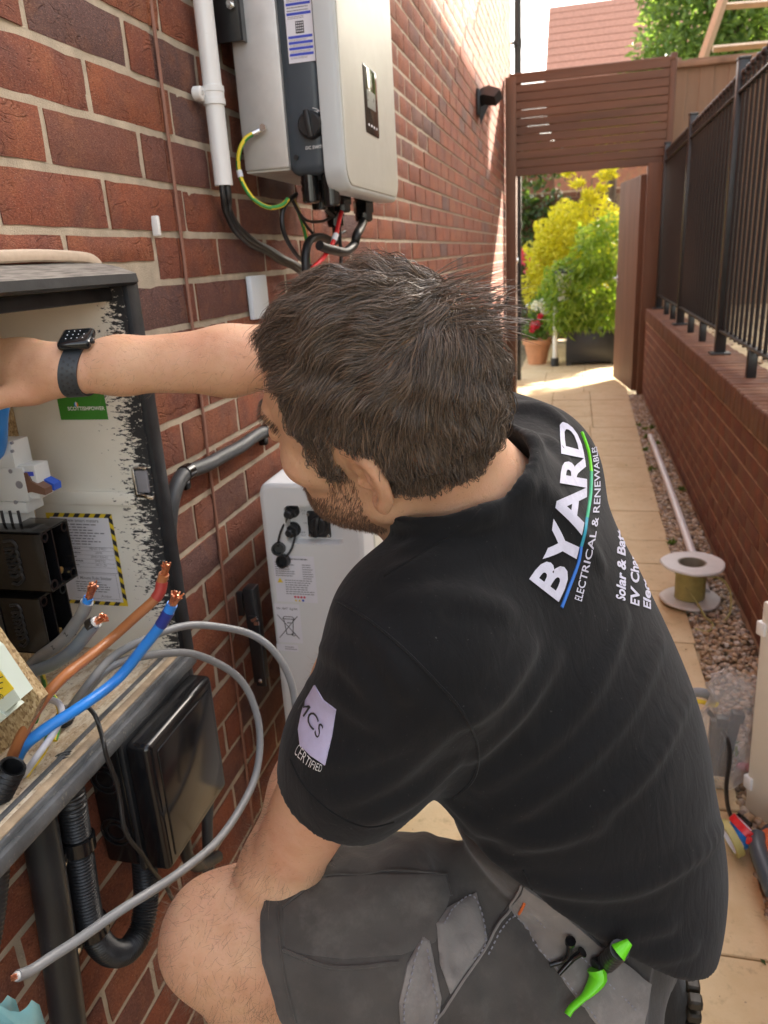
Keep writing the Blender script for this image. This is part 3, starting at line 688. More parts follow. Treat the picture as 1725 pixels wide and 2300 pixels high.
c_ = ramp(t, noise(t, mapping(t, tc, (3, 1, 1)), 24, 6, .7), [(.3, (.72, .66, .55)), (.48, (.66, .58, .45)), (.58, (.45, .33, .21)), (.75, (.70, .64, .54))])
c_ = mixc(t, ramp(t, noise(t, tc, 210, 3, .7), [(.60, (0, 0, 0)), (.66, (.8, .8, .8))]), c_, (.16, .11, .07))
lnk(t, c_, b_.inputs['Base Color']); b_.inputs['Roughness'].default_value = .7; bump(t, b_, noise(t, tc, 160, 4), .3, .002)
m, t, b_ = newmat('dusty black frame'); M['dusty_black'] = m
tc = t.nodes.new('ShaderNodeTexCoord').outputs['Object']; ge = t.nodes.new('ShaderNodeNewGeometry'); sp = t.nodes.new('ShaderNodeSeparateXYZ'); lnk(t, ge.outputs['Normal'], sp.inputs[0])
f = mth(t, 'MULTIPLY', ramp(t, sp.outputs[2], [(.25, (0, 0, 0)), (.8, (1, 1, 1))]), ramp(t, noise(t, mapping(t, tc, (6, .8, 1)), 40, 5), [(.3, (.25, .25, .25)), (.6, (1, 1, 1))]))
lnk(t, mixc(t, f, ramp(t, noise(t, tc, 30, 4), [(.3, (.009, .010, .013)), (.8, (.026, .028, .032))]), (.30, .28, .25)), b_.inputs['Base Color']); b_.inputs['Roughness'].default_value = .45; b_.inputs['Specular IOR Level'].default_value = .25; bump(t, b_, noise(t, tc, 180, 3), .15, .001)
m, t, b_ = newmat('chipboard'); M['chipboard'] = m
tc = t.nodes.new('ShaderNodeTexCoord').outputs['Object']; vo = N(t, 'TexVoronoi', Scale=420); lnk(t, mapping(t, tc, (1, 1, .6)), vo.inputs['Vector'])
sr = t.nodes.new('ShaderNodeSeparateColor'); lnk(t, vo.outputs['Color'], sr.inputs[0])
lnk(t, ramp(t, sr.outputs[0], [(0, (.22, .135, .06)), (.4, (.40, .28, .14)), (.8, (.50, .37, .20)), (1, (.58, .46, .28))]), b_.inputs['Base Color']); b_.inputs['Roughness'].default_value = .8; bump(t, b_, sr.outputs[1], .3, .001)

mbx = thing('meter_box', (0, .77, .80), 'open black framed electricity meter box recessed in the brick wall, white inside', 'meter box')
YL = .485
b = MB()
b.box((-.06, IY + .006, 1.10), (.22, .012, .60)).box((-.06, YL - .006, 1.10), (.22, .012, .60)).box((-.06, (YL + IY) / 2, IZ1 + .006), (.22, IY - YL, .012)).box((-.172, .72, 1.10), (.012, .50, .60))
b.build('shell', M['box_white'], mbx, smooth=False)
MB().box((-.058, (YL + IY) / 2, IZ0 - .007), (.212, IY - YL - .001, .014)).build('sill', M['box_sill'], mbx, smooth=False)
MB().box((IX0 - .004, (YL + IY) / 2, 1.10), (.008, IY - YL - .004, .56)).build('back_board', M['chipboard'], mbx, smooth=False)
# raised ledge on the side wall
MB().box((-.065, IY - .0035, pl(230, 1075, 1, IY)[2]), (.17, .007, .022), bev=.003).build('ledge', M['box_white'], mbx)
MB().box((.040, IY + .0185, 1.100), (.036, .032, .600), bev=.006).build('frame', M['dusty_black'], mbx)
MB().box((.040, YL - .018, 1.100), (.036, .030, .600), bev=.008).build('frame', M['dusty_black'], mbx)
MB().poly([(-.006, YL - .03, 1.418), (.036, YL - .03, 1.409), (.062, YL - .03, 1.399), (.064, YL - .03, 1.388), (.058, YL - .03, 1.384), (.03, YL - .03, 1.384), (-.006, YL - .03, 1.39)], .525, (0, 1, 0)).box((.028, .722, 1.374), (.012, .485, .018), bev=.003).build('hood', M['dusty_black'], mbx)
lip = MB().box((.045, .722, .812), (.022, .52, .022), bev=.006).box((.060, .722, .806), (.012, .52, .022), bev=.005).box((.026, .722, .818), (.008, .50, .012), bev=.002)
lip.build('front_lip', mat('worn grey lip', (.085, .090, .095), .5, var=.4, vs_=35, bm=.3, bs=150, specks=.55, speck_col=(.34, .30, .25)), mbx)
MB().box((.045, .722, .8235), (.013, .50, .003), bev=.001).build('lip_channel', mat('dusty channel', (.40, .30, .20), .8, var=.35, vs_=40, bm=.4, bs=200, specks=.4, speck_col=(.6, .52, .4)), mbx)
sl_ = MB().tube(spline([pl(-30, 556, 0, .004), pl(90, 552, 0, .004), pl(190, 558, 0, .004), pl(215, 575, 0, .004)], 8), .0075, 8, flat=.6)
sl_.build('sealant_bead', mat('cream sealant', (.48, .38, .29), .6, var=.12, vs_=60, bm=.2), mbx)
# torn lock keep
k0 = pl(308, 1040, 1, IY - .004)
MB().box(k0 + V(0, .001, 0), (.018, .006, .034), bev=.002).build('lock_slot', M['ink_grey'], mbx)
MB().box(k0 + V(-.011, 0, .0), (.004, .010, .04), bev=.001).box(k0 + V(.002, 0, -.022), (.026, .008, .006), R=rotm((0, 1, 0), .2), bev=.001).box(k0 + V(.0, 0, .021), (.022, .008, .004), bev=.001).build('lock_keep', M['steel'], mbx)
# green help sticker
sy = IY - .0012
c00, c10, c01 = pl(132, 907, 1, sy), pl(234, 905, 1, sy), pl(119, 800, 1, sy)
u_ = c10 - c00; w_ = np.linalg.norm(u_); u_ = UX; hgt = c01[2] - c00[2] + .03
st = MB(); rect(st, c00, UX, UZ, 0, 0, w_, hgt, 0, 0); rect(st, c00, UX, UZ, w_ * .08, hgt * .38, w_ * .88, hgt * .94, .0003, 1)
sk = st.build('help_sticker', [M['label_green'], M['label_white']], mbx, smooth=False); sk['label'] = 'green help sticker'
x_ = MB(); x_.add(*text_mb('SCOTTISHPOWER', w_ * .095, c00 + UX * w_ * .58 + UZ * hgt * .16, UX, UZ, .0002, .0008)); x_.build('lettering', M['white_ink'], sk, smooth=False)
x_ = MB()
for k, tx in enumerate(('Need help with your', 'meter? Scan here.')): x_.add(*text_mb(tx, w_ * .085, c00 + UX * w_ * .48 + UZ * hgt * (.57 - k * .095), UX, UZ, 0, .0008))
x_.build('lettering', M['ink_grey'], sk, smooth=False)
x_ = MB()
for k, mi in enumerate((0, 1, 2)): x_.ball(c00 + UX * w_ * (.36 + .025 * k) + UZ * hgt * (.215 + .012 * (k % 2)) - UY * .0005, (w_ * .017, .0003, hgt * .035), 8, 5, mi=mi)
x_.build('emblem', [M['blue_cable'], M['label_white'], mat('orange print', (.8, .25, .02), .5)], sk)
# smart meter notice with hazard border
qa = [pl(98, 1107, 1, sy), pl(240, 1108, 1, sy), pl(276, 1306, 1, sy), pl(150, 1306, 1, sy)]
o_ = V(qa[0][0], sy, (qa[2][2] + qa[3][2]) / 2); W_ = (qa[2][0] - qa[0][0]) * 1.0; W_ = qa[2][0] - o_[0]; H_ = qa[0][2] - o_[2]
hz = MB(); bw = .0065
rect(hz, o_, UX, UZ, 0, 0, W_, H_, 0, 0); rect(hz, o_, UX, UZ, bw, bw, W_ - bw, H_ - bw, .0005, 1)
L_ = 2 * (W_ + H_); nst = 30
def perim(s):
    for (a, b, c, d) in ((0, 0, W_, 0), (W_, 0, 0, H_), (W_, H_, -W_, 0), (0, H_, 0, -H_)):
        l = abs(c) + abs(d)
        if s <= l: return V(a + c * s / l, b + d * s / l)
        s -= l
    return V(0, 0)
for k in range(nst):
    s0 = L_ * k / nst; p0, p1 = perim(s0), perim(s0 + L_ / nst * .5)
    if abs(p0[0] - p1[0]) > 1e-6 and abs(p0[1] - p1[1]) > 1e-6: continue
    d = nrm(p1 - p0); n_ = V(-d[1], d[0]) * bw; sh = d * bw * .8
    q = [p0, p1, p1 + n_ + sh, p0 + n_ + sh]
    q = [V(np.clip(a[0], 0, W_), np.clip(a[1], 0, H_)) for a in q]
    hz.add([o_ + UX * a[0] + UZ * a[1] - UY * .0003 for a in q], [(0, 1, 2, 3)], 2)
nt_ = hz.build('notice', [M['yellow'], M['label_white'], M['ink']], mbx, smooth=False); nt_['label'] = 'smart meter notice with yellow and black border'
x_ = MB()
x_.add(*text_mb('Your new smart meters', W_ * .066, o_ + UX * W_ * .47 + UZ * H_ * .925, UX, UZ, .0001, .0009)); x_.add(*text_mb('3 Minute Rule Sticker', W_ * .062, o_ + UX * W_ * .56 + UZ * H_ * .30, UX, UZ, .0001, .0009))
fineprint(x_, o_, UX, UZ, W_ * .12, H_ * .66, W_ * .86, H_ * .90, 8, .0008)
for k in range(5):
    z = H_ * (.60 - .045 * k); rect(x_, o_, UX, UZ, W_ * .14, z, W_ * .92, z + .0004, .0008)
    fineprint(x_, o_, UX, UZ, W_ * .16, z + .001, W_ * .46, z + .007, 1, .0008)
    tx = ('9BN0159821', '3SPA', 'EMU132643', 'SMETS2', '19.11.20')[k]
    x_.add(*text_mb(tx, W_ * .05, o_ + UX * W_ * .70 + UZ * (z + .004), UX, UZ, 0, .0009, slant=.3))
for (a, b, c, d) in ((.12, .36, .94, .365), (.12, .64, .94, .644), (.935, .36, .94, .64), (.22, .345, .90, .348), (.22, .07, .90, .073), (.90, .07, .904, .348)): rect(x_, o_, UX, UZ, W_ * a, H_ * b, W_ * c, H_ * d, .0008)
fineprint(x_, o_, UX, UZ, W_ * .26, H_ * .14, W_ * .84, H_ * .27, 5, .0008); x_.add(*text_mb('Avidor', W_ * .06, o_ + UX * W_ * .7 + UZ * H_ * .10, UX, UZ, 0, .0009))
x_.build('lettering', M['ink_grey'], nt_, smooth=False)

# ---------------- isolator with brown and blue levers
Yd = .835
iso = thing('isolator_switch', (-.12, .87, 1.05), 'pale grey isolator with brown and blue levers on the chipboard', 'isolator')
def dbox(b, xa, ya, xb, yb, Y, dep, bev=.002, mi=0):
    A, B = pl(xa, ya, 1, Y), pl(xb, yb, 1, Y); c = (A + B) / 2; b.box(c + V(0, dep / 2, 0), (abs(A[0] - B[0]), dep, abs(A[2] - B[2])), bev=bev, mi=mi); return b
b = MB(); dbox(b, -60, 955, 34, 1012, Yd, .036); dbox(b, -60, 1010, 64, 1085, Yd, .036); dbox(b, -60, 1083, 60, 1110, Yd, .036); dbox(b, -60, 1108, 44, 1148, Yd, .036); dbox(b, -60, 1005, 88, 1078, Yd + .004, .030)
b.build('casing', M['breaker'], iso)
x_ = MB()
for (x, y) in ((3, 965), (25, 957), (4, 982), (26, 975)):
    p = pl(x, y, 1, Yd); x_.cyl(p + V(0, -.0008, 0), p + V(0, .002, 0), .0022, n=10)
for (x, y, r) in ((23, 1018, .003), (42, 1047, .0055), (34, 1085, .003), (4, 1140, .004), (14, 1152, .003)):
    p = pl(x, y, 1, Yd); x_.cyl(p + V(0, -.0008, 0), p + V(0, .002, 0), r, n=12)
x_.build('screw_hole', M['ink_grey'], iso)
def lever(xa, ya, xb, yb, Y, mt, nm):
    A, B = pl(xa, ya, 1, Y), pl(xb, yb, 1, Y); b = MB(); d = B - A
    b.poly([A + V(-.006, 0, .016), A + V(.002, 0, .016), A + V(.006, 0, .004), B + V(.004, 0, .004), B + V(.003, 0, -.005), A + V(.003, 0, -.011), A + V(-.006, 0, -.013)], .0155, (0, 1, 0)); o = b.build(nm, mt, iso); return o
lever(60, 1046, 92, 1062, Yd + .001, M['toggle_brown'], 'lever')['label'] = 'brown lever'
lever(82, 1038, 112, 1052, Yd + .018, M['blue'], 'lever')['label'] = 'blue lever'
x_ = MB(); o = pl(52, 1028, 1, Yd - .0008 + .004); rect(x_, o + V(0, -.0006, 0), UX, UZ, 0, 0, .016, .006, 0); x_.build('marking', M['ink_blue'], iso, smooth=False)
ct = MB()
for k in range(3):
    A = pl(6 + k * 18, 1118, 1, Yd - .0006); ct.box(A, (.004, .002, .02), bev=.0005)
ct.build('terminal_slot', M['ink'], iso)
# ---------------- black terminal blocks
def tblock(xa, ya, xb, yb, Y, lab):
    A, B = pl(xa, ya, 1, Y), pl(xb, yb, 1, Y); x0, x1 = IX0, max(A[0], B[0]); zt, zb = A[2], B[2]; dep = .060; wl = .0035
    tb = thing('terminal_block', ((x0 + x1) / 2, Y + dep / 2, zb), lab, 'terminal block', 'black terminal blocks')
    b = MB(); xc = (x0 + x1) / 2; L = x1 - x0
    b.box((xc, Y + wl / 2, (zt + zb) / 2), (L, wl, zt - zb), bev=.001); b.box((xc, Y + dep - wl / 2, (zt + zb) / 2), (L, wl, zt - zb), bev=.001)
    b.box((xc, Y + dep / 2, zt - wl / 2), (L, dep, wl), bev=.001); b.box((xc, Y + dep / 2, zb + wl / 2), (L, dep, wl), bev=.001); b.box((x0 + .02, Y + dep / 2, (zt + zb) / 2), (.004, dep, zt - zb))
    b.box((x1 - .022, Y + dep * .5, (zt + zb) / 2), (.035, .003, zt - zb - .006))
    b.build('casing', M['black_gloss'], tb)
    for z in (zt - .009, zb + .009):
        for y in (Y + .009, Y + dep - .009): MB().lathe((x1 - .012, y, z), [(.0045, 0), (.0045, .012), (.0075, .012), (.0075, 0)], (1, 0, 0), 14).build('screw_post', M['black_gloss'], tb)
    x_ = MB(); zc = (zt + zb) / 2; hh = (zt - zb); slot = MB()
    slot.tube([(x0 + L * .28, Y - .0015, zc - hh * .30), (x0 + L * .28, Y - .0015, zc + hh * .30)], .011, 12, flat=.12).build('cable_slot', M['black_matt'], tb)
    for k in range(5):
        z = zc + hh * (.26 - .13 * k); x_.tube(spline([(x0 + L * .55, Y - .001, z + .008), (x0 + L * .66, Y - .001, z + .009), (x0 + L * .70, Y - .001, z), (x0 + L * .62, Y - .001, z - .009), (x0 + L * .55, Y - .001, z - .008)], 4), .0022, 6)
    x_.build('moulded_entry', M['black_matt'], tb)
    MB().cyl((x1 - .02, Y + dep * .62, zb + .018), (x1 - .008, Y + dep * .62, zb + .018), .005, n=12).build('brass_screw', M['brass'], tb)
tblock(12, 1150, 112, 1282, .80, 'black plastic terminal block with open cable cavity, the upper one')
tblock(38, 1290, 110, 1415, .80, 'black plastic terminal block with open cable cavity, the lower one')
# ---------------- blue lead at the hand
bl_ = MB().tube(spline([pl(8, 860, 1, .80), pl(2, 905, 1, .80), pl(1, 950, 1, .82), pl(-8, 1000, 1, .85)], 6), .0085, 10)
solo(bl_, 'blue_lead', M['blue_cable'], 'short thick blue lead hanging below the reaching hand', 'cable')
# ---------------- pale green cut-out on loose chipboard, lower left
cb = MB(); q = [pl(-60, 1330, 2, .90), pl(28, 1415, 2, .90), pl(78, 1510, 2, .90), pl(92, 1530, 2, .90), pl(60, 1600, 2, .88), pl(-60, 1660, 2, .88)]
q = [pl(-60, 1300, 1, .655), pl(0, 1392, 1, .655), pl(88, 1512, 1, .655), pl(55, 1585, 1, .655), pl(-60, 1680, 1, .655)]
cb.poly(q, .014, (0, 1, 0)); solo(cb, 'chipboard_offcut', M['chipboard'], 'broken piece of chipboard at the lower left of the meter box', 'board', smooth=False)
co_ = thing('supply_cutout', pl(0, 1500, 1, .63), 'pale green supply fuse casing with yellow warning label at the left edge', 'fuse box')
A = [pl(-110, 1345, 1, .615), pl(-22, 1412, 1, .615), pl(44, 1510, 1, .615), pl(-14, 1560, 1, .615), pl(-110, 1600, 1, .615)]
MB().poly(A, .022, (0, 1, 0)).build('casing', M['mint'], co_, smooth=False)
A = [pl(-90, 1500, 1, .613), pl(-4, 1535, 1, .613), pl(15, 1548, 1, .613), pl(0, 1562, 1, .613), pl(-90, 1610, 1, .613)]
MB().poly(A, .03, (0, 1, 0)).build('lower_step', M['mint'], co_, smooth=False)
A = [pl(-60, 1420, 1, .6142), pl(0, 1450, 1, .6142), pl(30, 1488, 1, .6142), pl(0, 1512, 1, .6142), pl(-60, 1540, 1, .6142)]
yl = MB(); yl.poly(A, .0006, (0, 1, 0)).build('warning_label', M['yellow'], co_, smooth=False)
x_ = MB(); d_ = nrm(pl(20, 1470, 1, .6135) - pl(-10, 1482, 1, .6135)); v_ = nrm(np.cross(V(0, -1, 0), d_)) * -1
if v_[2] < 0: v_ = -v_
for k in range(3): rect(x_, pl(-12, 1470 + k * 12, 1, .6138), d_, v_, 0, 0, .014, .0012, 0)
x_.add(*text_mb('990', .009, pl(-2, 1507, 1, .6136), d_, v_, 0, 0)); x_.build('lettering', M['ink'], co_, smooth=False)

# ================================================================ cables in and below the box
def cable(name, pts, r, mt, label, cat='cable', group=None, n=12, step=.006, parts=None, root=None):
    p = resample(spline(pts, 10), step); sq = np.arange(len(p)) * step; p = p + np.stack([np.sin(sq * 37 + len(p)), np.sin(sq * 51 + 1.), np.sin(sq * 43 + 2.)], 1) * .0010 * np.minimum(1, np.minimum(np.arange(len(p)), np.arange(len(p))[::-1]) / 8.)[:, None]
    c = thing(name, p.mean(0), label, cat, group)
    o = MB().tube(p, r, n).build('sheath', mt, c)
    return c, p
def strands(c, p, d, L, r, k=7, seed=0, spread=.35, mt='copper'):
    rr = np.random.RandomState(seed); b = MB(); d = nrm(d); F = frame(d)
    k = k * 2
    for i in range(k):
        a = 2.39996 * i; o = F @ V(math.cos(a), math.sin(a), 0) * r * .86 * math.sqrt((i + .3) / k)
        b.tube(spline([p + o, p + o + d * L * .5, p + o * (1 + spread) + d * L * rr.uniform(.85, 1.1) + rr.normal(size=3) * r * .22], 4), r * .225, 6)
    return b.build('copper_strands', M[mt], c)
def sleeve(c, p, i0, i1, r, mt, name='sleeve'):
    return MB().tube(p[i0:i1], r, 12).build(name, mt, c)
# brown and blue mains tails
pts = [pl(12, 1690, 2, .81), pl(33, 1622, 2, .855), pl(80, 1530, 2, .905), pl(140, 1460, 2, .935), pl(235, 1385, 1, .80), pl(300, 1325, 1, .815), pl(342, 1285, 1, .825), pl(350, 1255, 1, .83), pl(354, 1240, 1, .83)]
c, p = cable('brown_cable', pts, .0070, M['brown_cable'], 'thick brown cable with red taped end and bare copper tip, rising across the meter box')
sleeve(c, p, -7, -2, .0078, M['red_tape'], 'tape_band'); strands(c, p[-1], p[-1] - p[-3], .018, .0055, 7, 1)
pts = [pl(14, 1700, 2, .805), pl(46, 1622, 2, .85), pl(90, 1580, 2, .875), pl(170, 1530, 2, .885), pl(255, 1465, 1, .775), pl(310, 1400, 1, .785), pl(350, 1345, 1, .79), pl(372, 1305, 1, .792)]
c, p = cable('blue_cable', pts, .0072, M['blue_cable'], 'thick bright blue cable with navy taped end and bare copper tip')
sleeve(c, p, -7, -2, .0079, M['navy'], 'tape_band'); strands(c, p[-1], p[-1] - p[-3], .017, .0058, 9, 2, .9)
# grey tails at the blocks
pts = [pl(55, 1450, 1, .80), pl(90, 1415, 1, .80), pl(140, 1380, 1, .79), pl(175, 1330, 1, .785), pl(188, 1300, 1, .783)]
c, p = cable('grey_tail', pts, .0085, M['grey_cable'], 'short grey cable tail with blue core and tinned brown copper, upper of two', 'cable', 'grey meter tails')
MB().tube([p[-1], p[-1] + nrm(p[-1] - p[-3]) * .008], .0062, 10).build('blue_core', M['blue_cable'], c); strands(c, p[-1] + nrm(p[-1] - p[-3]) * .006, p[-1] - p[-3], .026, .0058, 7, 3, .1)
x_ = MB()
for i in (-18, -12):
    if len(p) + i > 0: x_.add(*text_mb('Z', .008, p[i] + V(.002, -.0088, .002), nrm(p[i] - p[i - 1]), np.cross(V(0, -1, 0), nrm(p[i] - p[i - 1])), .0002, .0005))
x_.build('marking', M['ink'], c, smooth=False)
pts = [pl(60, 1455, 1, .785), pl(105, 1438, 1, .78), pl(155, 1405, 1, .772), pl(190, 1365, 1, .768), pl(205, 1345, 1, .767)]
c, p = cable('grey_tail', pts, .0088, mat('blue grey sheath', (.17, .21, .25), .35, var=.12, bm=.05), 'short blue grey cable tail with stripped white insulation, lower of two', 'cable', 'grey meter tails')
d_ = nrm(pl(222, 1335, 1, .767) - p[-1]); MB().tube([p[-1], p[-1] + d_ * .004], .0070, 10).build('white_core', M['white_pvc'], c); strands(c, p[-1] + d_ * .002, d_, .016, .0055, 7, 4, .3)
MB().tube([p[-1] - d_ * .01, p[-1] + d_ * .001], .0090, 10).build('black_ring', M['black_rubber'], c)
# long grey coil cables
ga = [pl(128, 1570, 2, .80), pl(150, 1530, 2, .84), pl(190, 1480, 2, .875), pl(240, 1425, 0, .03), pl(300, 1385, 0, .055), pl(370, 1359, 0, .08), pl(450, 1351, 0, .11), pl(530, 1366, 0, .15), pl(590, 1405, 0, .19), pl(625, 1460, 0, .215), pl(637, 1520, 0, .225), pl(640, 1590, 0, .232), pl(655, 1660, 0, .245), pl(690, 1740, 0, .26)]
c, p = cable('grey_coil_cable', ga, .0058, M['grey_cable'], 'outer grey cable loop arching from the meter box and vanishing behind the forearm', 'cable', 'long grey cables')
gb_ = [pl(132, 1575, 2, .795), pl(158, 1535, 2, .835), pl(200, 1480, 2, .865), pl(250, 1437, 0, .035), pl(330, 1412, 0, .06), pl(410, 1413, 0, .085), pl(480, 1437, 0, .11), pl(530, 1485, 0, .135), pl(558, 1550, 0, .155), pl(560, 1620, 0, .165), pl(545, 1695, 0, .17), pl(505, 1770, 0, .17), pl(440, 1845, 0, .165), pl(335, 1920, 0, .15), pl(220, 1993, 0, .125), pl(120, 2062, 0, .105), pl(70, 2096, 0, .098), pl(38, 2108, 0, .095)]
c, p = cable('grey_coil_cable', gb_, .0060, M['grey_cable'], 'inner grey cable loop sweeping down to a bare cut end at the lower left', 'cable', 'long grey cables')
d_ = nrm(p[-1] - p[-3]); MB().tube([p[-1] - d_ * .001, p[-1] + d_ * .003], .0046, 10).build('white_core', M['white_pvc'], c); strands(c, p[-1] + d_ * .001, d_, .006, .0036, 7, 6, .1)
# thin black lead and earth wires
pts = [pl(188, 1525, 2, .86), pl(205, 1545, 2, .852), pl(216, 1572, 0, .055), pl(224, 1600, 0, .076), pl(232, 1640, 0, .078), pl(258, 1720, 0, .080), pl(275, 1800, 0, .085), pl(315, 1860, 0, .085), pl(352, 1905, 0, .08), pl(372, 1942, 0, .07)]
c, p = cable('thin_black_lead', pts, .0030, M['black_rubber'], 'thin black lead draped over the sill and down across the black enclosure')
def earth(pts, r, label, name='earth_wire', group='green and yellow earth wires'):
    p = resample(spline(pts, 10), .004); c = thing(name, p.mean(0), label, 'wire', group)
    b = MB().tube(p, r, 12); k = len(p) - 1
    b.m = [(1 if ((j + i // 9) % 12) in (0, 1, 2, 6, 7, 8) else 0) for i in range(k) for j in range(12)] + [0, 0]
    b.build('insulation', [M['yellow'], M['green']], c); return c, p
earth([pl(92, 1460, 2, .83), pl(98, 1490, 2, .845), pl(88, 1525, 2, .85), pl(75, 1560, 2, .83)], .0038, 'green and yellow earth wire rising behind the brown cable at the sill hole')
earth([pl(60, 1495, 2, .86), pl(95, 1492, 2, .87), pl(120, 1512, 2, .87), pl(130, 1545, 2, .85), pl(118, 1600, 2, .83)], .0038, 'green and yellow earth wire looping over to the left of the black conduit')
earth([pl(105, 1600, 2, .855), pl(108, 1575, 2, .86), pl(95, 1620, 2, .85), pl(62, 1665, 2, .83), pl(40, 1700, 2, .80)], .0040, 'green and yellow earth wire running beside the white wire into the lower conduit')
w_ = [pl(85, 1512, 2, .87), pl(125, 1515, 2, .885), pl(135, 1540, 2, .885), pl(118, 1580, 2, .87), pl(75, 1640, 2, .85), pl(40, 1690, 2, .81)]
cable('white_wire', w_, .0042, mat('pale grey wire', (.55, .55, .60), .4), 'pale grey white wire curling beside the blue cable', 'wire')
# corrugated conduits
def corrugated(name, pts, r, label, mt='black_matt', pitch=.0055, amp=.09, caps=True, n=16):
    p = resample(spline(pts, 10), pitch / 4); k = len(p); c = thing(name, p.mean(0), label, 'conduit', 'black corrugated conduits')
    rad = r * (1 - amp * (np.sin(np.arange(k) * math.pi / 2 + .4) * .5 + .5) ** 1.0)
    b = MB().tube(p, rad, n, caps)
    if not caps: b.tube(p, r * .72, n, False)
    b.build('tube', M[mt], c, ang=80); return c, p
c, p = corrugated('corrugated_conduit', [pl(-25, 1770, 1, .60), pl(0, 1710, 1, .605), pl(28, 1655, 1, .61)], .0165, 'short upright black corrugated conduit holding the brown and blue cables', pitch=.0075, amp=.26, caps=False)
c, p = corrugated('corrugated_conduit', [pl(115, 1600, 2, .79), pl(130, 1570, 2, .815), pl(145, 1540, 2, .843)], .0125, 'stub of black corrugated conduit rising through the meter box sill', pitch=.006, amp=.18)
cp = [pl(140, 1640, 1, .70), pl(150, 1700, 0, .04), pl(168, 1820, 0, .04), pl(188, 1960, 0, .04), pl(205, 2020, 0, .042), pl(235, 2055, 0, .045), pl(272, 2055, 0, .048), pl(302, 2015, 0, .05), pl(315, 1950, 0, .05), pl(313, 1880, 0, .05), pl(308, 1820, 0, .05)]
c, p = corrugated('corrugated_conduit', cp, .0185, 'black corrugated conduit bending in a U up into the enclosure', pitch=.0048, amp=.14)
def saddle(at, lab):
    q = np.array(at); s = thing('pipe_clip', q, lab, 'clip', 'conduit clips')
    i = np.argmin(np.linalg.norm(p - q, axis=1)); d = nrm(p[min(i + 4, len(p) - 1)] - p[max(i - 4, 0)])
    MB().tube([p[i] - d * .010, p[i] - d * .0095, p[i] + d * .0095, p[i] + d * .010], [.019, .022, .022, .019], 20).build('band', M['black_gloss'], s)
    lug = p[i] + V(-.012, -.032, -.006)
    MB().box((lug + p[i]) / 2 + V(.003, -.006, 0), (.010, .034, .018), bev=.002).cyl(lug + V(-.01, 0, 0), lug + V(.012, 0, 0), .0105, n=16, bev=.002).build('lug', M['black_gloss'], s)
    MB().cyl(lug + V(.010, 0, 0), lug + V(.0145, 0, 0), .0042, n=12, bev=.001).build('screw', M['steel'], s)
saddle(pl(172, 1815, 0, .04), 'black clip with steel screw on the straight run of the conduit, upper one')
saddle(pl(200, 2000, 0, .042), 'black clip with steel screw where the conduit starts to bend, lower one')
dpipe = MB().tube(spline([pl(70, 1722, 0, .03), pl(80, 1760, 0, .03), pl(115, 1960, 0, .03), pl(148, 2212, 0, .03), pl(170, 2400, 0, .03)], 8), .0215, 20)
solo(dpipe, 'black_duct', mat('scuffed black duct', (.014, .017, .020), .38, var=.4, vs_=12, bm=.1, specks=.25, speck_col=(.2, .2, .2)), 'straight dusty black service duct rising to the meter box at lower left', 'pipe')
corrugated('corrugated_conduit', [pl(0, 1820, 0, .03), pl(-4, 1900, 0, .03), pl(-14, 1990, 0, .03), pl(-30, 2080, 0, .03)], .012, 'black corrugated conduit at the very left edge below the meter box', pitch=.005)
bg_ = MB(); rr = np.random.RandomState(3); g = 14
base = np.array([pl(-60, 2175, 0, .10), pl(85, 2172, 0, .10), pl(110, 2260, 0, .10), pl(-60, 2290, 0, .10)])
vv = []; 
for i in range(g + 1):
    for j in range(g + 1):
        u0, v0 = i / g, j / g; q = base[0] * (1 - u0) * (1 - v0) + base[1] * u0 * (1 - v0) + base[2] * u0 * v0 + base[3] * (1 - u0) * v0
        vv.append(q + V(.018 * math.sin(u0 * 3.1) * math.sin(v0 * 3.1 + .4), 0, .006 * math.sin(u0 * 9) + rr.normal() * .0018))
bg_.add(vv, [(i * (g + 1) + j, (i + 1) * (g + 1) + j, (i + 1) * (g + 1) + j + 1, i * (g + 1) + j + 1) for i in range(g) for j in range(g)])
k0 = len(bg_.v); bg_.add([q - V(.03, 0, 0) for q in vv], [(i * (g + 1) + j, (i + 1) * (g + 1) + j, (i + 1) * (g + 1) + j + 1, i * (g + 1) + j + 1) for i in range(g) for j in range(g)])
solo(bg_, 'plastic_packet', mat('teal film', (.16, .36, .40), .22, var=.2, bm=.1, bs=60), 'crumpled pale teal plastic packet at the bottom left corner', 'packet')

# ================================================================ black enclosure under the meter box
en = thing('black_enclosure', (.05, .85, .58), 'glossy black rectangular enclosure on the bricks below the meter box', 'enclosure')
ey0, ey1, ez0, ez1 = .757, .945, .588, .795
MB().box((.029, (ey0 + ey1) / 2, (ez0 + ez1) / 2), (.054, ey1 - ey0, ez1 - ez0), bev=.006).build('base', M['black_gloss'], en)
MB().box((.062, (ey0 + ey1) / 2, (ez0 + ez1) / 2), (.008, ey1 - ey0 + .006, ez1 - ez0 + .006), bev=.002).build('gasket_rim', M['black_matt'], en)
MB().box((.086, (ey0 + ey1) / 2, (ez0 + ez1) / 2), (.040, ey1 - ey0 + .004, ez1 - ez0 + .004), bev=.010, seg=4).box((.1065, (ey0 + ey1) / 2, (ez0 + ez1) / 2), (.003, ey1 - ey0 - .03, ez1 - ez0 - .03), bev=.0014).build('lid', M['black_gloss'], en)
x_ = MB()
for z in (.735, .645):
    for r in (.022, .013): x_.lathe((.027, ey0 - .0002, z), [(r, 0), (r, .0014), (r + .0016, .0014), (r + .0016, 0)], (0, -1, 0), 24)
x_.build('knockout', M['black_matt'], en)
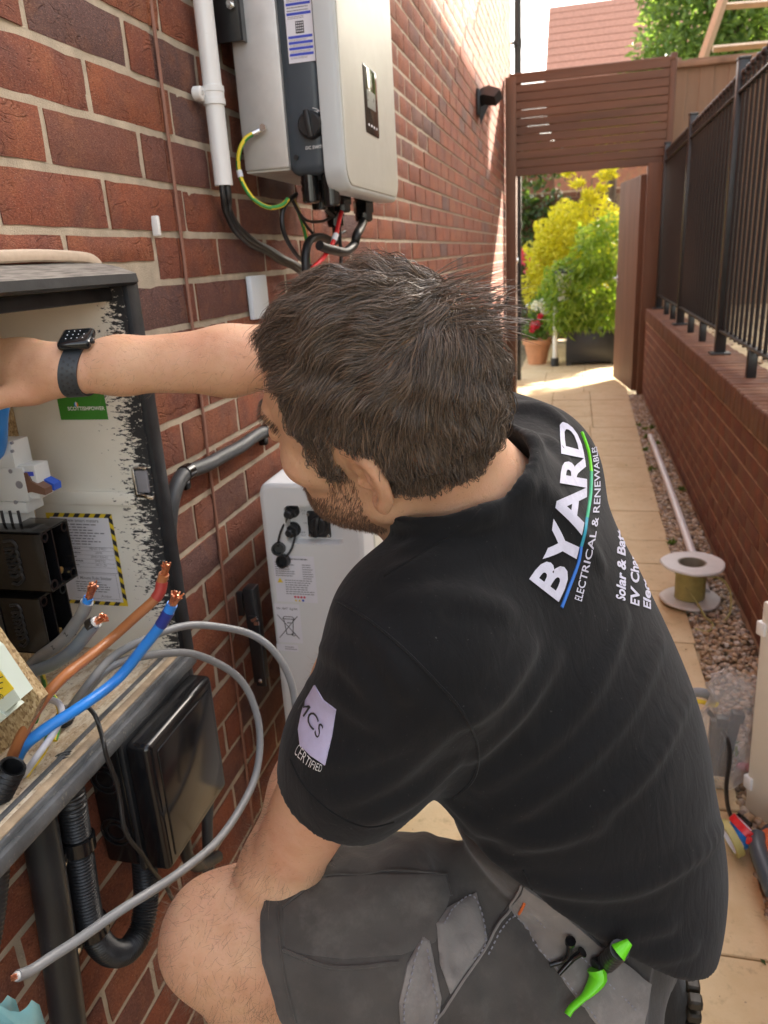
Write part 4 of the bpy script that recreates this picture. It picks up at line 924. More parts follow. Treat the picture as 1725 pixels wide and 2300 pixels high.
# grey armoured conduit on the wall with clips
gp = [pl(600, 918, 0, .018), pl(560, 938, 0, .018), pl(490, 982, 0, .018), pl(430, 1010, 0, .018), pl(395, 1030, 0, .018), pl(372, 1075, 0, .018), pl(365, 1130, 0, .018), pl(370, 1200, 0, .018), pl(382, 1290, 0, .018), pl(395, 1400, 0, .018), pl(408, 1500, 0, .018)]
c, p = cable('wall_conduit', gp, .0125, M['grey_cable_dark'], 'dark grey conduit clipped to the bricks, bending down behind the meter box', 'conduit', n=16)
x_ = MB()
for q in ((405, 1022), (575, 928)):
    i = np.argmin(np.linalg.norm(p - pl(*q, 0, .018), axis=1)); d = nrm(p[i + 1] - p[i - 1]); x_.tube([p[i] - d * .011, p[i] - d * .01, p[i] + d * .01, p[i] + d * .011], [.012, .0142, .0142, .012], 16)
    x_.box(p[i] + V(-.008, -.0, -.02), (.018, .018, .02), bev=.003)
x_.build('clip', M['black_gloss'], c)
x_ = MB().tube(spline([pl(452, 1700, 0, .02), pl(448, 1780, 0, .02), pl(450, 1870, 0, .02), pl(452, 2000, 0, .02)], 6), .010, 12)
solo(x_, 'grey_pipe', M['grey_cable_dark'], 'grey pipe running down the bricks behind the black enclosure', 'pipe')
x_ = MB().tube(spline([pl(395, 1790, 0, .03), pl(405, 1850, 0, .03), pl(430, 1870, 0, .03), pl(470, 1850, 0, .03)], 6), .011, 12)
solo(x_, 'black_elbow', M['black_matt'], 'black elbow of pipe under the right corner of the enclosure', 'pipe')
bpq = [pl(537, 613, 0, .006), pl(537, 668, 0, .006)]
x_ = MB().box((.006, bpq[0][1] + .043, (bpq[0][2] + bpq[1][2]) / 2 - .004), (.012, .086, .086), bev=.003)
solo(x_, 'blank_plate', mat('pale plate', (.66, .70, .74), .35, var=.03), 'pale square blank plate on the bricks just left of the hair', 'plate')
x_ = MB().box(pl(337, 488, 0, .004), (.012, .008, .030), bev=.002)
solo(x_, 'wall_plug', M['white_pvc'], 'tiny white plastic plug stuck in a brick joint above the meter box', 'plug')
# ================================================================ white conduit and solar leads
cdt = thing('white_conduit', (.02, 1.385, 1.54), 'white plastic conduit pipe running down the bricks left of the inverter', 'conduit')
P0, P1 = pl(478, 400, 0, .026), pl(455, 100, 0, .026); yc = (P0[1] + P1[1]) / 2
MB().tube([V(.026, yc, P0[2]), V(.026, yc, 2.6)], .0165, 20).build('pipe', M['white_pvc'], cdt)
zc = pl(465, 208, 0, .026)[2]
x_ = MB().tube([V(.026, yc, zc - .016), V(.026, yc, zc - .015), V(.026, yc, zc - .006), V(.026, yc, zc - .005), V(.026, yc, zc + .004), V(.026, yc, zc + .005), V(.026, yc, zc + .014), V(.026, yc, zc + .015)], [.0165, .0195, .0195, .0185, .0185, .0195, .0195, .0165], 20)
x_.cyl((.004, yc - .032, zc), (.020, yc - .032, zc), .011, n=16, bev=.002).box((.010, yc - .02, zc), (.010, .03, .022), bev=.002); x_.build('saddle_clip', M['white_pvc'], cdt)
MB().cyl((.019, yc - .032, zc), (.0215, yc - .032, zc), .004, n=10).build('screw', M['steel'], cdt)
z0_ = P0[2]
for k, (dx, dy, lab) in enumerate(((0, -.007, 'leftmost'), (.006, .0, 'middle'), (-.003, .007, 'rightmost'))):
    o = V(dx, dy, 0)
    pts = [V(.026, yc, z0_ + .03) + o, V(.026, yc, z0_ - .02) + o] + [pl(x + k * 5, y - k * 3, 0, .02) + V(dx * .5, 0, 0) for x, y in ((487, 455), (508, 500), (545, 528), (600, 560), (650, 590), (700, 640))]
    cable('solar_cable', pts, .0058, M['black_rubber'], 'black solar cable leaving the white conduit, %s of the three' % lab, 'cable', 'solar cables from the white conduit', n=10)
# ================================================================ inverter
IVY = 1.47
iv = thing('inverter', (.1, 1.7, 1.53), 'wall mounted solar inverter with warm white front, slate side and metal heatsink', 'inverter')
MB().box((.078, 1.695, 1.83), (.090, .45, .52), bev=.004).build('heatsink', M['alu'], iv)
MB().box((.078, 1.695, 1.569), (.086, .44, .006)).build('heatsink_base', mat('dull underside', (.42, .40, .36), .5), iv)
MB().box((.158, 1.694, 1.83), (.076, .444, .55), bev=.018, seg=4).build('side_panel', M['slate'], iv)
def rrect(y0, y1, z0, z1, r, n=8):
    o = []
    for (cy, cz, a0) in ((y1 - r, z1 - r, 0), (y0 + r, z1 - r, 90), (y0 + r, z0 + r, 180), (y1 - r, z0 + r, 270)):
        for k in range(n + 1):
            a = math.radians(a0 + 90 * k / n); o.append((cy + r * math.cos(a), cz + r * math.sin(a)))
    return o
def pad(b, rings, mi=0):
    """stack of rounded outlines [(x, inset)] closed at both ends"""
    n = len(rings[0][1]); vv = []
    for x, o in rings: vv += [(x, y, z) for y, z in o]
    ff = [(i * n + j, i * n + (j + 1) % n, (i + 1) * n + (j + 1) % n, (i + 1) * n + j) for i in range(len(rings) - 1) for j in range(n)]
    ff += [tuple(range(n - 1, -1, -1)), tuple((len(rings) - 1) * n + j for j in range(n))]
    return b.add(vv, ff, mi)
cy0, cy1, cz0, cz1 = 1.462, 1.928, 1.522, 2.12
def ro(i, r=.045): return rrect(cy0 + i, cy1 - i, cz0 + i, cz1 - i, max(r - i * .6, .004))
pad(MB(), [(.192, ro(.004)), (.194, ro(0)), (.222, ro(0)), (.228, ro(.002)), (.231, ro(.006)), (.2315, ro(.009))]).build('bezel', M['bezel'], iv)
pad(MB(), [(.2305, ro(.011)), (.2335, ro(.012)), (.2345, ro(.016))]).build('front_cover', M['cover'], iv)
q = [pl(784, 137, 0, .2352), pl(814, 160, 0, .2352), pl(817, 300, 0, .2352), pl(790, 283, 0, .2352)]
ya, yb = (q[0][1] + q[3][1]) / 2, (q[1][1] + q[2][1]) / 2; za, zb = (q[0][2] + q[1][2]) / 2, (q[2][2] + q[3][2]) / 2
ds = pad(MB(), [(.2340, rrect(ya, yb, zb, za, .006)), (.2356, rrect(ya, yb, zb, za, .006)), (.2360, rrect(ya + .001, yb - .001, zb + .001, za - .001, .005))]).build('display_panel', mat('display glass', (.03, .024, .02), .08, var=.05, bm=0, rvar=.03), iv)
hz_ = za - zb; wy = yb - ya
x_ = MB(); x_.box((.2363, (ya + yb) / 2 - .002, zb + hz_ * .52), (.0008, wy * .62, hz_ * .26)); x_.build('screen', mat('lcd grey', (.20, .21, .20), .3), ds, smooth=False)
x_ = MB()
for k in range(4): x_.box((.2364, ya + wy * (.2 + .2 * k), zb + hz_ * .13), (.0006, wy * .07, .004))
x_.build('button_mark', M['label_white'], ds, smooth=False)
# data label on the slate side
ly = IVY + .0012 - .0
o = pl(625, 138, 1, ly); oB = pl(682, 131, 1, ly); oT = pl(615, 0, 1, ly); lw = oB[0] - o[0]; lh = oT[2] - o[2] + .02
lb = MB(); rect(lb, V(o[0], ly, o[2]), UX, UZ, 0, 0, lw, lh, .0004)
lbo = lb.build('rating_label', M['label_white'], iv, smooth=False); O_ = V(o[0], ly, o[2])
x_ = MB()
for f_ in (.09, .17, .245, .32): rect(x_, O_, UX, UZ, lw * .05, lh * f_, lw * .95, lh * (f_ + .035), .0008)
x_.build('table_band', M['ink_blue'], lbo, smooth=False)['kind'] = 'stuff'
for f_ in (.62, .745): rect(MB(), O_, UX, UZ, lw * .05, lh * f_, lw * .95, lh * (f_ + .035), .0008).build('table_band', M['ink_blue'], lbo, smooth=False)
x_ = MB(); rect(x_, O_, UX, UZ, lw * .35, lh * .38, lw * .66, lh * .54, .0008); rect(x_, O_, UX, UZ, lw * .45, lh * .84, lw * .62, lh * .90, .0008); x_.build('terminal_diagram', M['ink'], lbo, smooth=False)
x_ = MB(); rr_ = random.Random(4)
for (a_, b_2) in ((.05, .08), (.13, .16), (.21, .24), (.285, .315), (.57, .61), (.66, .74), (.79, .83), (.93, .97)): fineprint(x_, O_, UX, UZ, lw * .08, lh * a_, lw * .9, lh * b_2, 2, .0009, .9, rr=rr_)
for i in range(4):
    for j in range(4): rect(x_, O_, UX, UZ, lw * (.38 + .07 * i), lh * (.40 + .035 * j), lw * (.42 + .07 * i), lh * (.42 + .035 * j), .0011, 1)
x_.build('lettering', [M['ink_grey'], M['label_white']], lbo, smooth=False)
# rotary DC switch
kc = pl(672, 270, 1, IVY); kn = MB().lathe(kc + V(0, .003, 0), [(.0, .016), (.019, .016), (.0225, .012), (.024, 0), (0, 0)], (0, -1, 0), 28)
kn.box(kc + V(0, -.016, 0), (.0105, .012, .046), R=rotm((0, 1, 0), -.12), bev=.002); kn.build('switch_knob', M['black_matt'], iv)
x_ = MB(); x_.add(*text_mb('DC SWITCH', .0078, pl(684, 318, 1, IVY - .0002), UX, UZ, .0001, .0006)); x_.add(*text_mb('OFF', .0055, pl(683, 242, 1, IVY - .0002), UX, UZ, .0001, .0006)); x_.add(*text_mb('ON', .0055, pl(705, 268, 1, IVY - .0002) + V(-.002, 0, 0), UZ, -UX, .0001, .0006))
rk = .0275
for k in range(8):
    a0, a1 = math.radians(80 - k * 10), math.radians(80 - (k + 1) * 10 + 1); A = [kc + V(r * math.cos(a), -.0006, r * math.sin(a)) for a in (a0, a1) for r in (rk, rk + .0012)]; x_.quad(A[0], A[1], A[3], A[2])
x_.build('lettering', M['white_ink'], iv, smooth=False)
x_ = MB()
for q in ((640, 340), (698, 337)): p_ = pl(*q, 1, IVY); x_.cyl(p_ + V(0, .002, 0), p_ + V(0, -.0025, 0), .0045 if q[0] == 640 else .0015, n=12)
x_.build('screw_plug', M['black_matt'], iv)
# wall bracket
bt = pl(500, 90, 1, 1.452)
MB().box((.030, 1.454, 2.0), (.060, .006, 2 * (2.0 - bt[2])), bev=.001).box((.062, 1.462, 2.0), (.004, .02, 2 * (2.0 - bt[2]))).build('wall_bracket', M['metal_black'], iv)
bc = pl(501, 12, 1, 1.450); MB().cyl(bc, bc + V(0, -.008, 0), .008, n=6).cyl(bc + V(0, -.007, 0), bc + V(0, -.016, 0), .0045, n=12).build('bolt', M['steel'], iv)
# connectors under it
x_ = MB()
for (px, py, r, l) in ((668, 378, .0165, .05), (712, 378, .0165, .055)):
    x_ = MB(); q = pl(px, py, 1, 1.50); x_.cyl(q + V(0, 0, .02), q + V(0, 0, -l), r, n=18, bev=.003)
    for z in (.01, .022): x_.cyl(q + V(0, 0, -z), q + V(0, 0, -z - .006), r * 1.07, n=18)
    x_.build('cable_gland', M['black_gloss'], iv)
for (x, y, r, l) in ((.135, 1.60, .016, .055), (.165, 1.66, .018, .06), (.13, 1.72, .018, .085), (.175, 1.80, .020, .075)):
    x_ = MB(); x_.cyl((x, y, 1.57), (x, y, 1.555 - l), r, n=14, bev=.003); x_.cyl((x, y, 1.555 - l * .4), (x, y, 1.555 - l * .75), r * 1.18, n=6); x_.build('cable_gland', M['black_gloss'], iv)
# earth lead with crimped lug
pe = [pl(561, 283, 1, 1.462), pl(548, 288, 1, 1.455), pl(528, 303, 1, 1.445), pl(516, 332, 1, 1.44), pl(516, 368, 1, 1.44), pl(528, 402, 1, 1.44), pl(550, 432, 1, 1.445), pl(580, 448, 1, 1.455), pl(608, 444, 1, 1.475), pl(622, 430, 1, 1.49)]
c, p = earth(pe, .0043, 'green and yellow earth lead looping from the inverter heatsink', 'earth_lead')
MB().tube([p[0] + V(.006, .004, .003), p[0], p[4]], [.004, .006, .0052], 10).cyl(p[0] + V(.008, .004, .005), p[0] + V(.008, -.006, .005), .0065, n=6).build('lug', M['steel'], c)
i = len(p) * 5 // 12; MB().tube([p[i - 1], p[i + 2]], .0056, 10).build('marker', M['label_white'], c)
# cables under the inverter
def cb(nm, pts, r, mt, lab, **k): return cable(nm, pts, r, M[mt] if isinstance(mt, str) else mt, lab, **k)
cb('coiled_black_cable', [pl(640, 420, 0, .10), pl(618, 440, 0, .10), pl(610, 475, 0, .10), pl(618, 515, 0, .10), pl(645, 555, 0, .10), pl(680, 580, 0, .10), pl(720, 600, 0, .1)], .0045, 'black_rubber', 'black cable with white print curving in a wide loop under the inverter')
c, p = cb('black_solar_lead', [V(.135, 1.60, 1.515), pl(728, 480, 0, .13), pl(735, 520, 0, .13), pl(738, 560, 0, .13), pl(730, 600, 0, .13)], .0042, 'black_rubber', 'black solar lead with a white marker hanging under the inverter'); i = len(p) * 45 // 100; MB().tube([p[i], p[i + 3]], .0056, 10).build('marker', M['label_white'], c)
c, p = cb('red_cable', [V(.165, 1.66, 1.50), pl(733, 470, 0, .17), pl(727, 505, 0, .17), pl(715, 535, 0, .165), pl(697, 558, 0, .16), pl(675, 580, 0, .15)], .0046, 'red', 'bright red cable with a white marker under the inverter'); i = len(p) * 40 // 100; MB().tube([p[i], p[i + 3]], .0060, 10).build('marker', M['label_white'], c)
cb('thick_black_cable', [V(.13, 1.72, 1.48), pl(725, 520, 0, .12), pl(690, 512, 0, .12), pl(668, 520, 0, .12), pl(660, 550, 0, .12), pl(662, 600, 0, .12)], .0085, 'black_rubber', 'thick black cable arching beneath the inverter glands')
cb('battery_cable', [V(.175, 1.80, 1.485), pl(772, 505, 0, .19), pl(766, 528, 0, .185), pl(745, 543, 0, .18), pl(715, 540, 0, .17), pl(690, 530, 0, .16)], .0095, 'black_rubber', 'thick black cable with a tight bend at the right end of the inverter')
for k, pts in enumerate(([pl(630, 430, 0, .1), pl(655, 470, 0, .11), pl(690, 480, 0, .12), pl(715, 470, 0, .13)], [pl(632, 432, 0, .1), pl(668, 495, 0, .11), pl(700, 520, 0, .12), pl(745, 500, 0, .13)])):
    cb('thin_black_wire', pts, .003, 'black_rubber', 'thin black wire slung between the inverter glands, %s one' % ('upper', 'lower')[k], group='thin wires under the inverter')
earth([pl(632, 430, 0, .09), pl(650, 470, 0, .09), pl(662, 520, 0, .09), pl(668, 580, 0, .09)], .0042, 'green and yellow earth lead dropping behind the black cables', 'earth_lead')

# ================================================================ battery unit
BY = 1.25
bt = thing('battery_unit', (.18, 1.5, .40), 'white battery storage cabinet on the wall beside the kneeling man', 'battery')
A = pl(555, 1055, 1, BY); B_ = pl(789, 1200, 1, BY); x0, x1 = A[0], B_[0]; zt, zb2 = A[2] + .012, .30
rc = [pl(612, 1092, 1, BY), pl(741, 1178, 1, BY)]
rx0, rx1, rz1, rz0 = rc[0][0], rc[1][0], rc[0][2], rc[1][2]
outer = rrect(x0, x1, zb2, zt, .022); 
b = MB(); n = len(outer); y_b = 1.86
def ring(y, ins): return [(x, y, z) for x, z in rrect(x0 + ins, x1 - ins, zb2 + ins, zt - ins, max(.026 - ins * .5, .004))]
rings = [ring(BY + .012, 0), ring(BY + .004, .0025), ring(BY + .001, .006), ring(BY, .011)]
vv = []
for r_ in [ring(y_b, 0)] + rings: vv += r_
ff = [(i * n + j, i * n + (j + 1) % n, (i + 1) * n + (j + 1) % n, (i + 1) * n + j) for i in range(4) for j in range(n)]
ff.append(tuple(range(n - 1, -1, -1)))
b.add(vv, ff)
# front plate with rectangular recess
hole = [(x, BY, z) for x, z in rrect(rx0, rx1, rz0, rz1, .010)]
hb = [(x, BY + .022, z) for x, z in rrect(rx0 + .003, rx1 - .003, rz0 + .003, rz1 - .003, .008)]
b.add(rings[3] + hole, [(j, (j + 1) % n, n + (j + 1) % n, n + j) for j in range(n)]); b.add(hole + hb, [(j, (j + 1) % n, n + (j + 1) % n, n + j) for j in range(n)] + [tuple(range(n, 2 * n))])
b.build('cabinet', mat('battery white', (.71, .725, .73), .38, var=.02, bm=.03), bt, ang=30)
MB().box((x1 - .002, (BY + y_b) / 2 + .03, (zt + zb2) / 2), (.012, y_b - BY - .07, zt - zb2 - .004), bev=.005).build('front_panel', mat('cream panel', (.74, .71, .60), .4, var=.03), bt)
x_ = MB(); rb = BY + .022
def hexnut(b, c, r, l): b.cyl(c, c + V(0, -l, 0), r, n=6); b.cyl(c + V(0, -l + .001, 0), c + V(0, -l - .012, 0), r * .62, n=16, bev=.002); b.cyl(c, c + V(0, -.003, 0), r * 1.15, n=20)
for q in ((628, 1106), (631, 1146)): hexnut(x_, pl(*q, 1, rb - .01) + V(0, .01, 0), .0125, .018)
x_.build('socket', M['black_matt'], bt)
x_ = MB()
for (q, tilt_) in (((600, 1187), .4), ((612, 1214), -.2)):
    c_ = pl(*q, 1, BY - .010); x_.lathe(c_ + V(0, .008, 0), [(0, .004), (.0095, .004), (.0095, .014), (.0125, .014), (.0125, 0), (0, 0)], (tilt_ * .4, -1, .15), 20)
x_.build('dust_cap', M['black_matt'], bt)
x_ = MB().tube(spline([pl(622, 1115, 1, rb - .012), pl(606, 1150, 1, BY - .006), pl(599, 1180, 1, BY - .010)], 6), .0022, 8).tube(spline([pl(638, 1155, 1, rb - .012), pl(630, 1185, 1, BY - .006), pl(614, 1208, 1, BY - .012)], 6), .0022, 8)
x_.build('cap_tether', M['black_rubber'], bt)
sc = pl(686, 1131, 1, rb); x_ = MB().box(sc + V(.004, -.003, 0), (.044, .008, .052), bev=.003).cyl(sc + V(.004, -.005, 0), sc + V(.004, -.016, 0), .0175, n=24, bev=.002).box(sc + V(.004, -.020, 0), (.009, .012, .040), R=rotm((0, 1, 0), .18), bev=.002)
x_.build('rotary_switch', M['black_matt'], bt)
x_ = MB()
for dx in (-.0145, .0225):
    for dz in (-.021, .021): x_.cyl(sc + V(dx, -.007, dz), sc + V(dx, -.009, dz), .003, n=10)
x_.build('screw', M['steel'], bt)
x_ = MB()
for q, tx in (((655, 1103), 'LINK IN'), ((655, 1150), 'LINK OUT'), ((660, 1130), 'ON')):
    for k, w_ in enumerate(tx.split(' ')): x_.add(*text_mb(w_, .005, pl(*q, 1, rb - .0004) + V(0, 0, -.006 * k), UX, UZ, 0, .0003))
x_.build('lettering', M['ink_grey'], bt, smooth=False)
def blabel(q0, q1, nm):
    A, B = pl(*q0, 1, BY), pl(*q1, 1, BY); o = V(A[0], BY - .0003, B[2]); b = MB(); rect(b, o, UX, UZ, 0, 0, B[0] - A[0], A[2] - B[2], 0); return b.build(nm, M['label_white'], bt, smooth=False), o, B[0] - A[0], A[2] - B[2]
lo, o, w, h = blabel((588, 1199), (687, 1303), 'rating_label'); x_ = MB()
fineprint(x_, o, UX, UZ, w * .04, h * .55, w * .55, h * .88, 7, .0004, .8, rr=rr_); fineprint(x_, o, UX, UZ, w * .7, h * .5, w * .96, h * .84, 7, .0004, .8, rr=rr_); fineprint(x_, o, UX, UZ, w * .25, h * .16, w * .95, h * .5, 7, .0004, .9, rr=rr_); fineprint(x_, o, UX, UZ, w * .38, h * .90, w * .9, h * .97, 1, .0004, .9, rr=rr_)
x_.build('lettering', M['ink_grey'], lo, smooth=False)
x_ = MB()
x_.add([o + UX * w * a + UZ * h * b_ - UY * .0005 for a, b_ in ((.06, .42), (.20, .42), (.13, .52))], [(0, 1, 2)], 0)
for k in range(4): x_.ball(o + UX * w * (.46 + .075 * k) + UZ * h * .115 - UY * .0004, (w * .03, .0002, w * .03), 10, 5, mi=1)
x_.add([o + UX * w * a + UZ * h * b_ - UY * .0005 for a, b_ in ((.44, .02), (.50, .02), (.47, .07))], [(0, 1, 2)], 0); x_.add([o + UX * w * a + UZ * h * b_ - UY * .0005 for a, b_ in ((.53, .02), (.59, .02), (.56, .07))], [(0, 1, 2)], 0)
x_.ball(o + UX * w * .645 + UZ * h * .045 - UY * .0004, (w * .03, .0002, w * .03), 10, 5, mi=2)
x_.build('warning_symbol', [M['yellow'], M['petal_pink'], M['blue']], lo)
lo, o, w, h = blabel((592, 1303), (655, 1390), 'recycling_label'); x_ = MB()
def seg(b, o, a, c, r=.0007): b.tube([o + UX * a[0] + UZ * a[1] - UY * .0006, o + UX * c[0] + UZ * c[1] - UY * .0006], r, 4, flat=.5)
for a, c in (((.08, .12), (.88, .70)), ((.88, .12), (.08, .72)), ((.33, .62), (.39, .22)), ((.39, .22), (.64, .22)), ((.64, .22), (.70, .62)), ((.28, .62), (.76, .62)), ((.36, .68), (.68, .68)), ((.28, .62), (.36, .68)), ((.76, .62), (.68, .68)), ((.45, .52), (.60, .52))): seg(x_, o, (a[0] * w, a[1] * h), (c[0] * w, c[1] * h))
x_.lathe(o + UX * w * .66 + UZ * h * .23 - UY * .0004, [(.003, 0), (.003, .0004), (.0042, .0004), (.0042, 0)], (0, -1, 0), 14)
x_.add(*text_mb('SN : BAT  KgWh', .0062, o + UX * w * .5 + UZ * h * .88, UX, UZ, 0, .0005)); x_.build('lettering', M['ink'], lo, smooth=False)
lo, o, w, h = blabel((597, 1390), (645, 1408), 'serial_label'); x_ = MB(); fineprint(x_, o, UX, UZ, w * .4, h * .2, w * .95, h * .8, 2, .0004, .9); x_.build('lettering', M['ink_grey'], lo, smooth=False)
# black wall bracket beside it
wb = MB(); A, B_ = pl(545, 1330, 1, BY - .03), pl(577, 1482, 1, BY - .03)
wb.box((A[0] * .5 + B_[0] * .5 - .004, BY - .03, (A[2] + B_[2]) / 2), (.020, .006, A[2] - B_[2]), bev=.001).box((.052, BY - .015, (A[2] + B_[2]) / 2 + .03), (.022, .03, A[2] - B_[2] + .05), bev=.002)
wb.box((.030, BY - .02, A[2] + .02), (.012, .010, .05), bev=.001).box((.045, BY - .02, A[2] + .022), (.008, .010, .055), bev=.001)
wb.build('wall_bracket', M['metal_black'], bt)
q = pl(563, 1470, 1, BY - .034); MB().cyl(q, q + V(0, -.004, 0), .0042, n=10, bev=.001).build('screw', M['steel'], bt)
q = pl(549, 1338, 1, BY - .034); MB().box(q, (.014, .003, .006), R=rotm((0, 1, 0), -.5)).box(q + V(.004, 0, -.008), (.01, .003, .008)).build('bracket_tab', M['steel'], bt)
# ================================================================ implicit surfaces for the figure
def rc_(P, a, b, r1, r2):
    a = np.asarray(a, np.float32); b = np.asarray(b, np.float32); ba = b - a
    t = np.clip(((P - a) @ ba) / (ba @ ba), 0, 1); return np.linalg.norm(P - a - t[:, None] * ba, axis=1) - (r1 + (r2 - r1) * t)
def el_(P, c, r, R=None):
    q = P - np.asarray(c, np.float32)
    if R is not None: q = q @ np.asarray(R, np.float32)
    r = np.asarray(r, np.float32); k0 = np.linalg.norm(q / r, axis=1); k1 = np.linalg.norm(q / (r * r), axis=1); return k0 * (k0 - 1) / (k1 + 1e-9)
def smin(a, b, k):
    h = np.maximum(k - np.abs(a - b), 0) / k; return np.minimum(a, b) - h * h * k * .25
def smax(a, b, k): return -smin(-a, -b, k)
def chain(P, pts, rs, k=.01):
    d = None
    for i in range(len(pts) - 1):
        e = rc_(P, pts[i], pts[i + 1], rs[i], rs[i + 1]); d = e if d is None else smin(d, e, k)
    return d
def sdf_mesh(f, lo, hi, h):
    lo = np.asarray(lo, np.float32); B = 8
    nb = np.ceil((np.asarray(hi) - lo) / (h * B)).astype(int); n = nb * B
    bi = np.stack(np.meshgrid(*[np.arange(k) for k in nb], indexing='ij'), -1).reshape(-1, 3)
    cen = lo + (bi * B + B / 2) * h; dc = f(cen.astype(np.float32))
    act = np.abs(dc) < h * (B * .87 + 3) * 1.25
    D = np.empty(n, np.float32); Dv = D.reshape(nb[0], B, nb[1], B, nb[2], B)
    Dv[:] = np.where(dc < 0, -1., 1.).reshape(nb[0], 1, nb[1], 1, nb[2], 1)
    g = np.stack(np.meshgrid(*[np.arange(B)] * 3, indexing='ij'), -1).reshape(-1, 3)
    ab = bi[act]
    for s in range(0, len(ab), 400):
        q = ab[s:s + 400]; pts = (lo + (q[:, None, :] * B + g[None]) * h).reshape(-1, 3).astype(np.float32)
        v = f(pts).reshape(len(q), B, B, B)
        for i, (x, y, z) in enumerate(q): Dv[x, :, y, :, z, :] = v[i]
    sg = D < 0
    c8 = [(i, j, k) for i in (0, 1) for j in (0, 1) for k in (0, 1)]
    cnt = sum(sg[i:n[0] - 1 + i, j:n[1] - 1 + j, k:n[2] - 1 + k].astype(np.int8) for i, j, k in c8)
    mix = (cnt > 0) & (cnt < 8); cells = np.argwhere(mix); idx = np.full(mix.shape, -1, np.int64); idx[mix] = np.arange(len(cells))
    vals = np.stack([D[cells[:, 0] + i, cells[:, 1] + j, cells[:, 2] + k] for i, j, k in c8], 1)
    acc = np.zeros((len(cells), 3)); w = np.zeros(len(cells))
    for a in range(8):
        for b in range(a + 1, 8):
            if sum(x != y for x, y in zip(c8[a], c8[b])) != 1: continue
            va, vb = vals[:, a], vals[:, b]; m = (va < 0) != (vb < 0); t = va[m] / (va[m] - vb[m])
            A, Bb = np.array(c8[a], float), np.array(c8[b], float); acc[m] += A + t[:, None] * (Bb - A); w[m] += 1
    vv = lo + (cells + acc / w[:, None]) * h
    F_ = []
    for ax in range(3):
        o1, o2 = [(1, 2), (2, 0), (0, 1)][ax]
        sl0 = [slice(0, n[i] - 1) for i in range(3)]; sl1 = list(sl0); sl1[ax] = slice(1, n[ax])
        s0 = sg[tuple(slice(1, n[i] - 1) if i != ax else slice(0, n[i] - 1) for i in range(3))]; s1 = sg[tuple(slice(1, n[i] - 1) if i != ax else slice(1, n[i]) for i in range(3))]
        e = np.argwhere(s0 != s1)
        if not len(e): continue
        inside = s0[tuple(e.T)]
        off = np.ones(3, int); off[ax] = 0; e = e + off
        def cid(d1, d2):
            q = e.copy(); q[:, o1] -= d1; q[:, o2] -= d2; return idx[tuple(q.T)]
        q = np.stack([cid(1, 1), cid(0, 1), cid(0, 0), cid(1, 0)], 1); q[~inside] = q[~inside][:, ::-1]; F_.append(q)
    return vv, np.concatenate(F_)
def np_obj(name, vv, ff, mats, parent):
    me = bpy.data.meshes.new(name); o0 = ORG[parent.name] if parent is not None else V(0, 0, 0)
    me.vertices.add(len(vv)); me.vertices.foreach_set('co', (vv - o0).astype(np.float32).ravel())
    k = ff.shape[1]; me.loops.add(ff.size); me.loops.foreach_set('vertex_index', ff.astype(np.int32).ravel())
    me.polygons.add(len(ff)); me.polygons.foreach_set('loop_start', np.arange(0, ff.size, k, dtype=np.int32)); me.update(calc_edges=True)
    me.polygons.foreach_set('use_smooth', np.ones(len(ff), bool))
    for m in (mats if isinstance(mats, (list, tuple)) else [mats]): me.materials.append(m)
    o = bpy.data.objects.new(name, me); COL.objects.link(o); o.parent = parent; ORG[o.name] = o0; return o
from mathutils.bvhtree import BVHTree
def bvh_of(vv, ff): return BVHTree.FromPolygons([tuple(q) for q in vv.tolist()], ff.tolist())
def cast(bv, x, y):
    r = nrm(ray(x, y)); h = bv.ray_cast(Vector(CAM), Vector(r))
    return (None, None) if h[0] is None else (np.array(h[0]), np.array(h[1]))

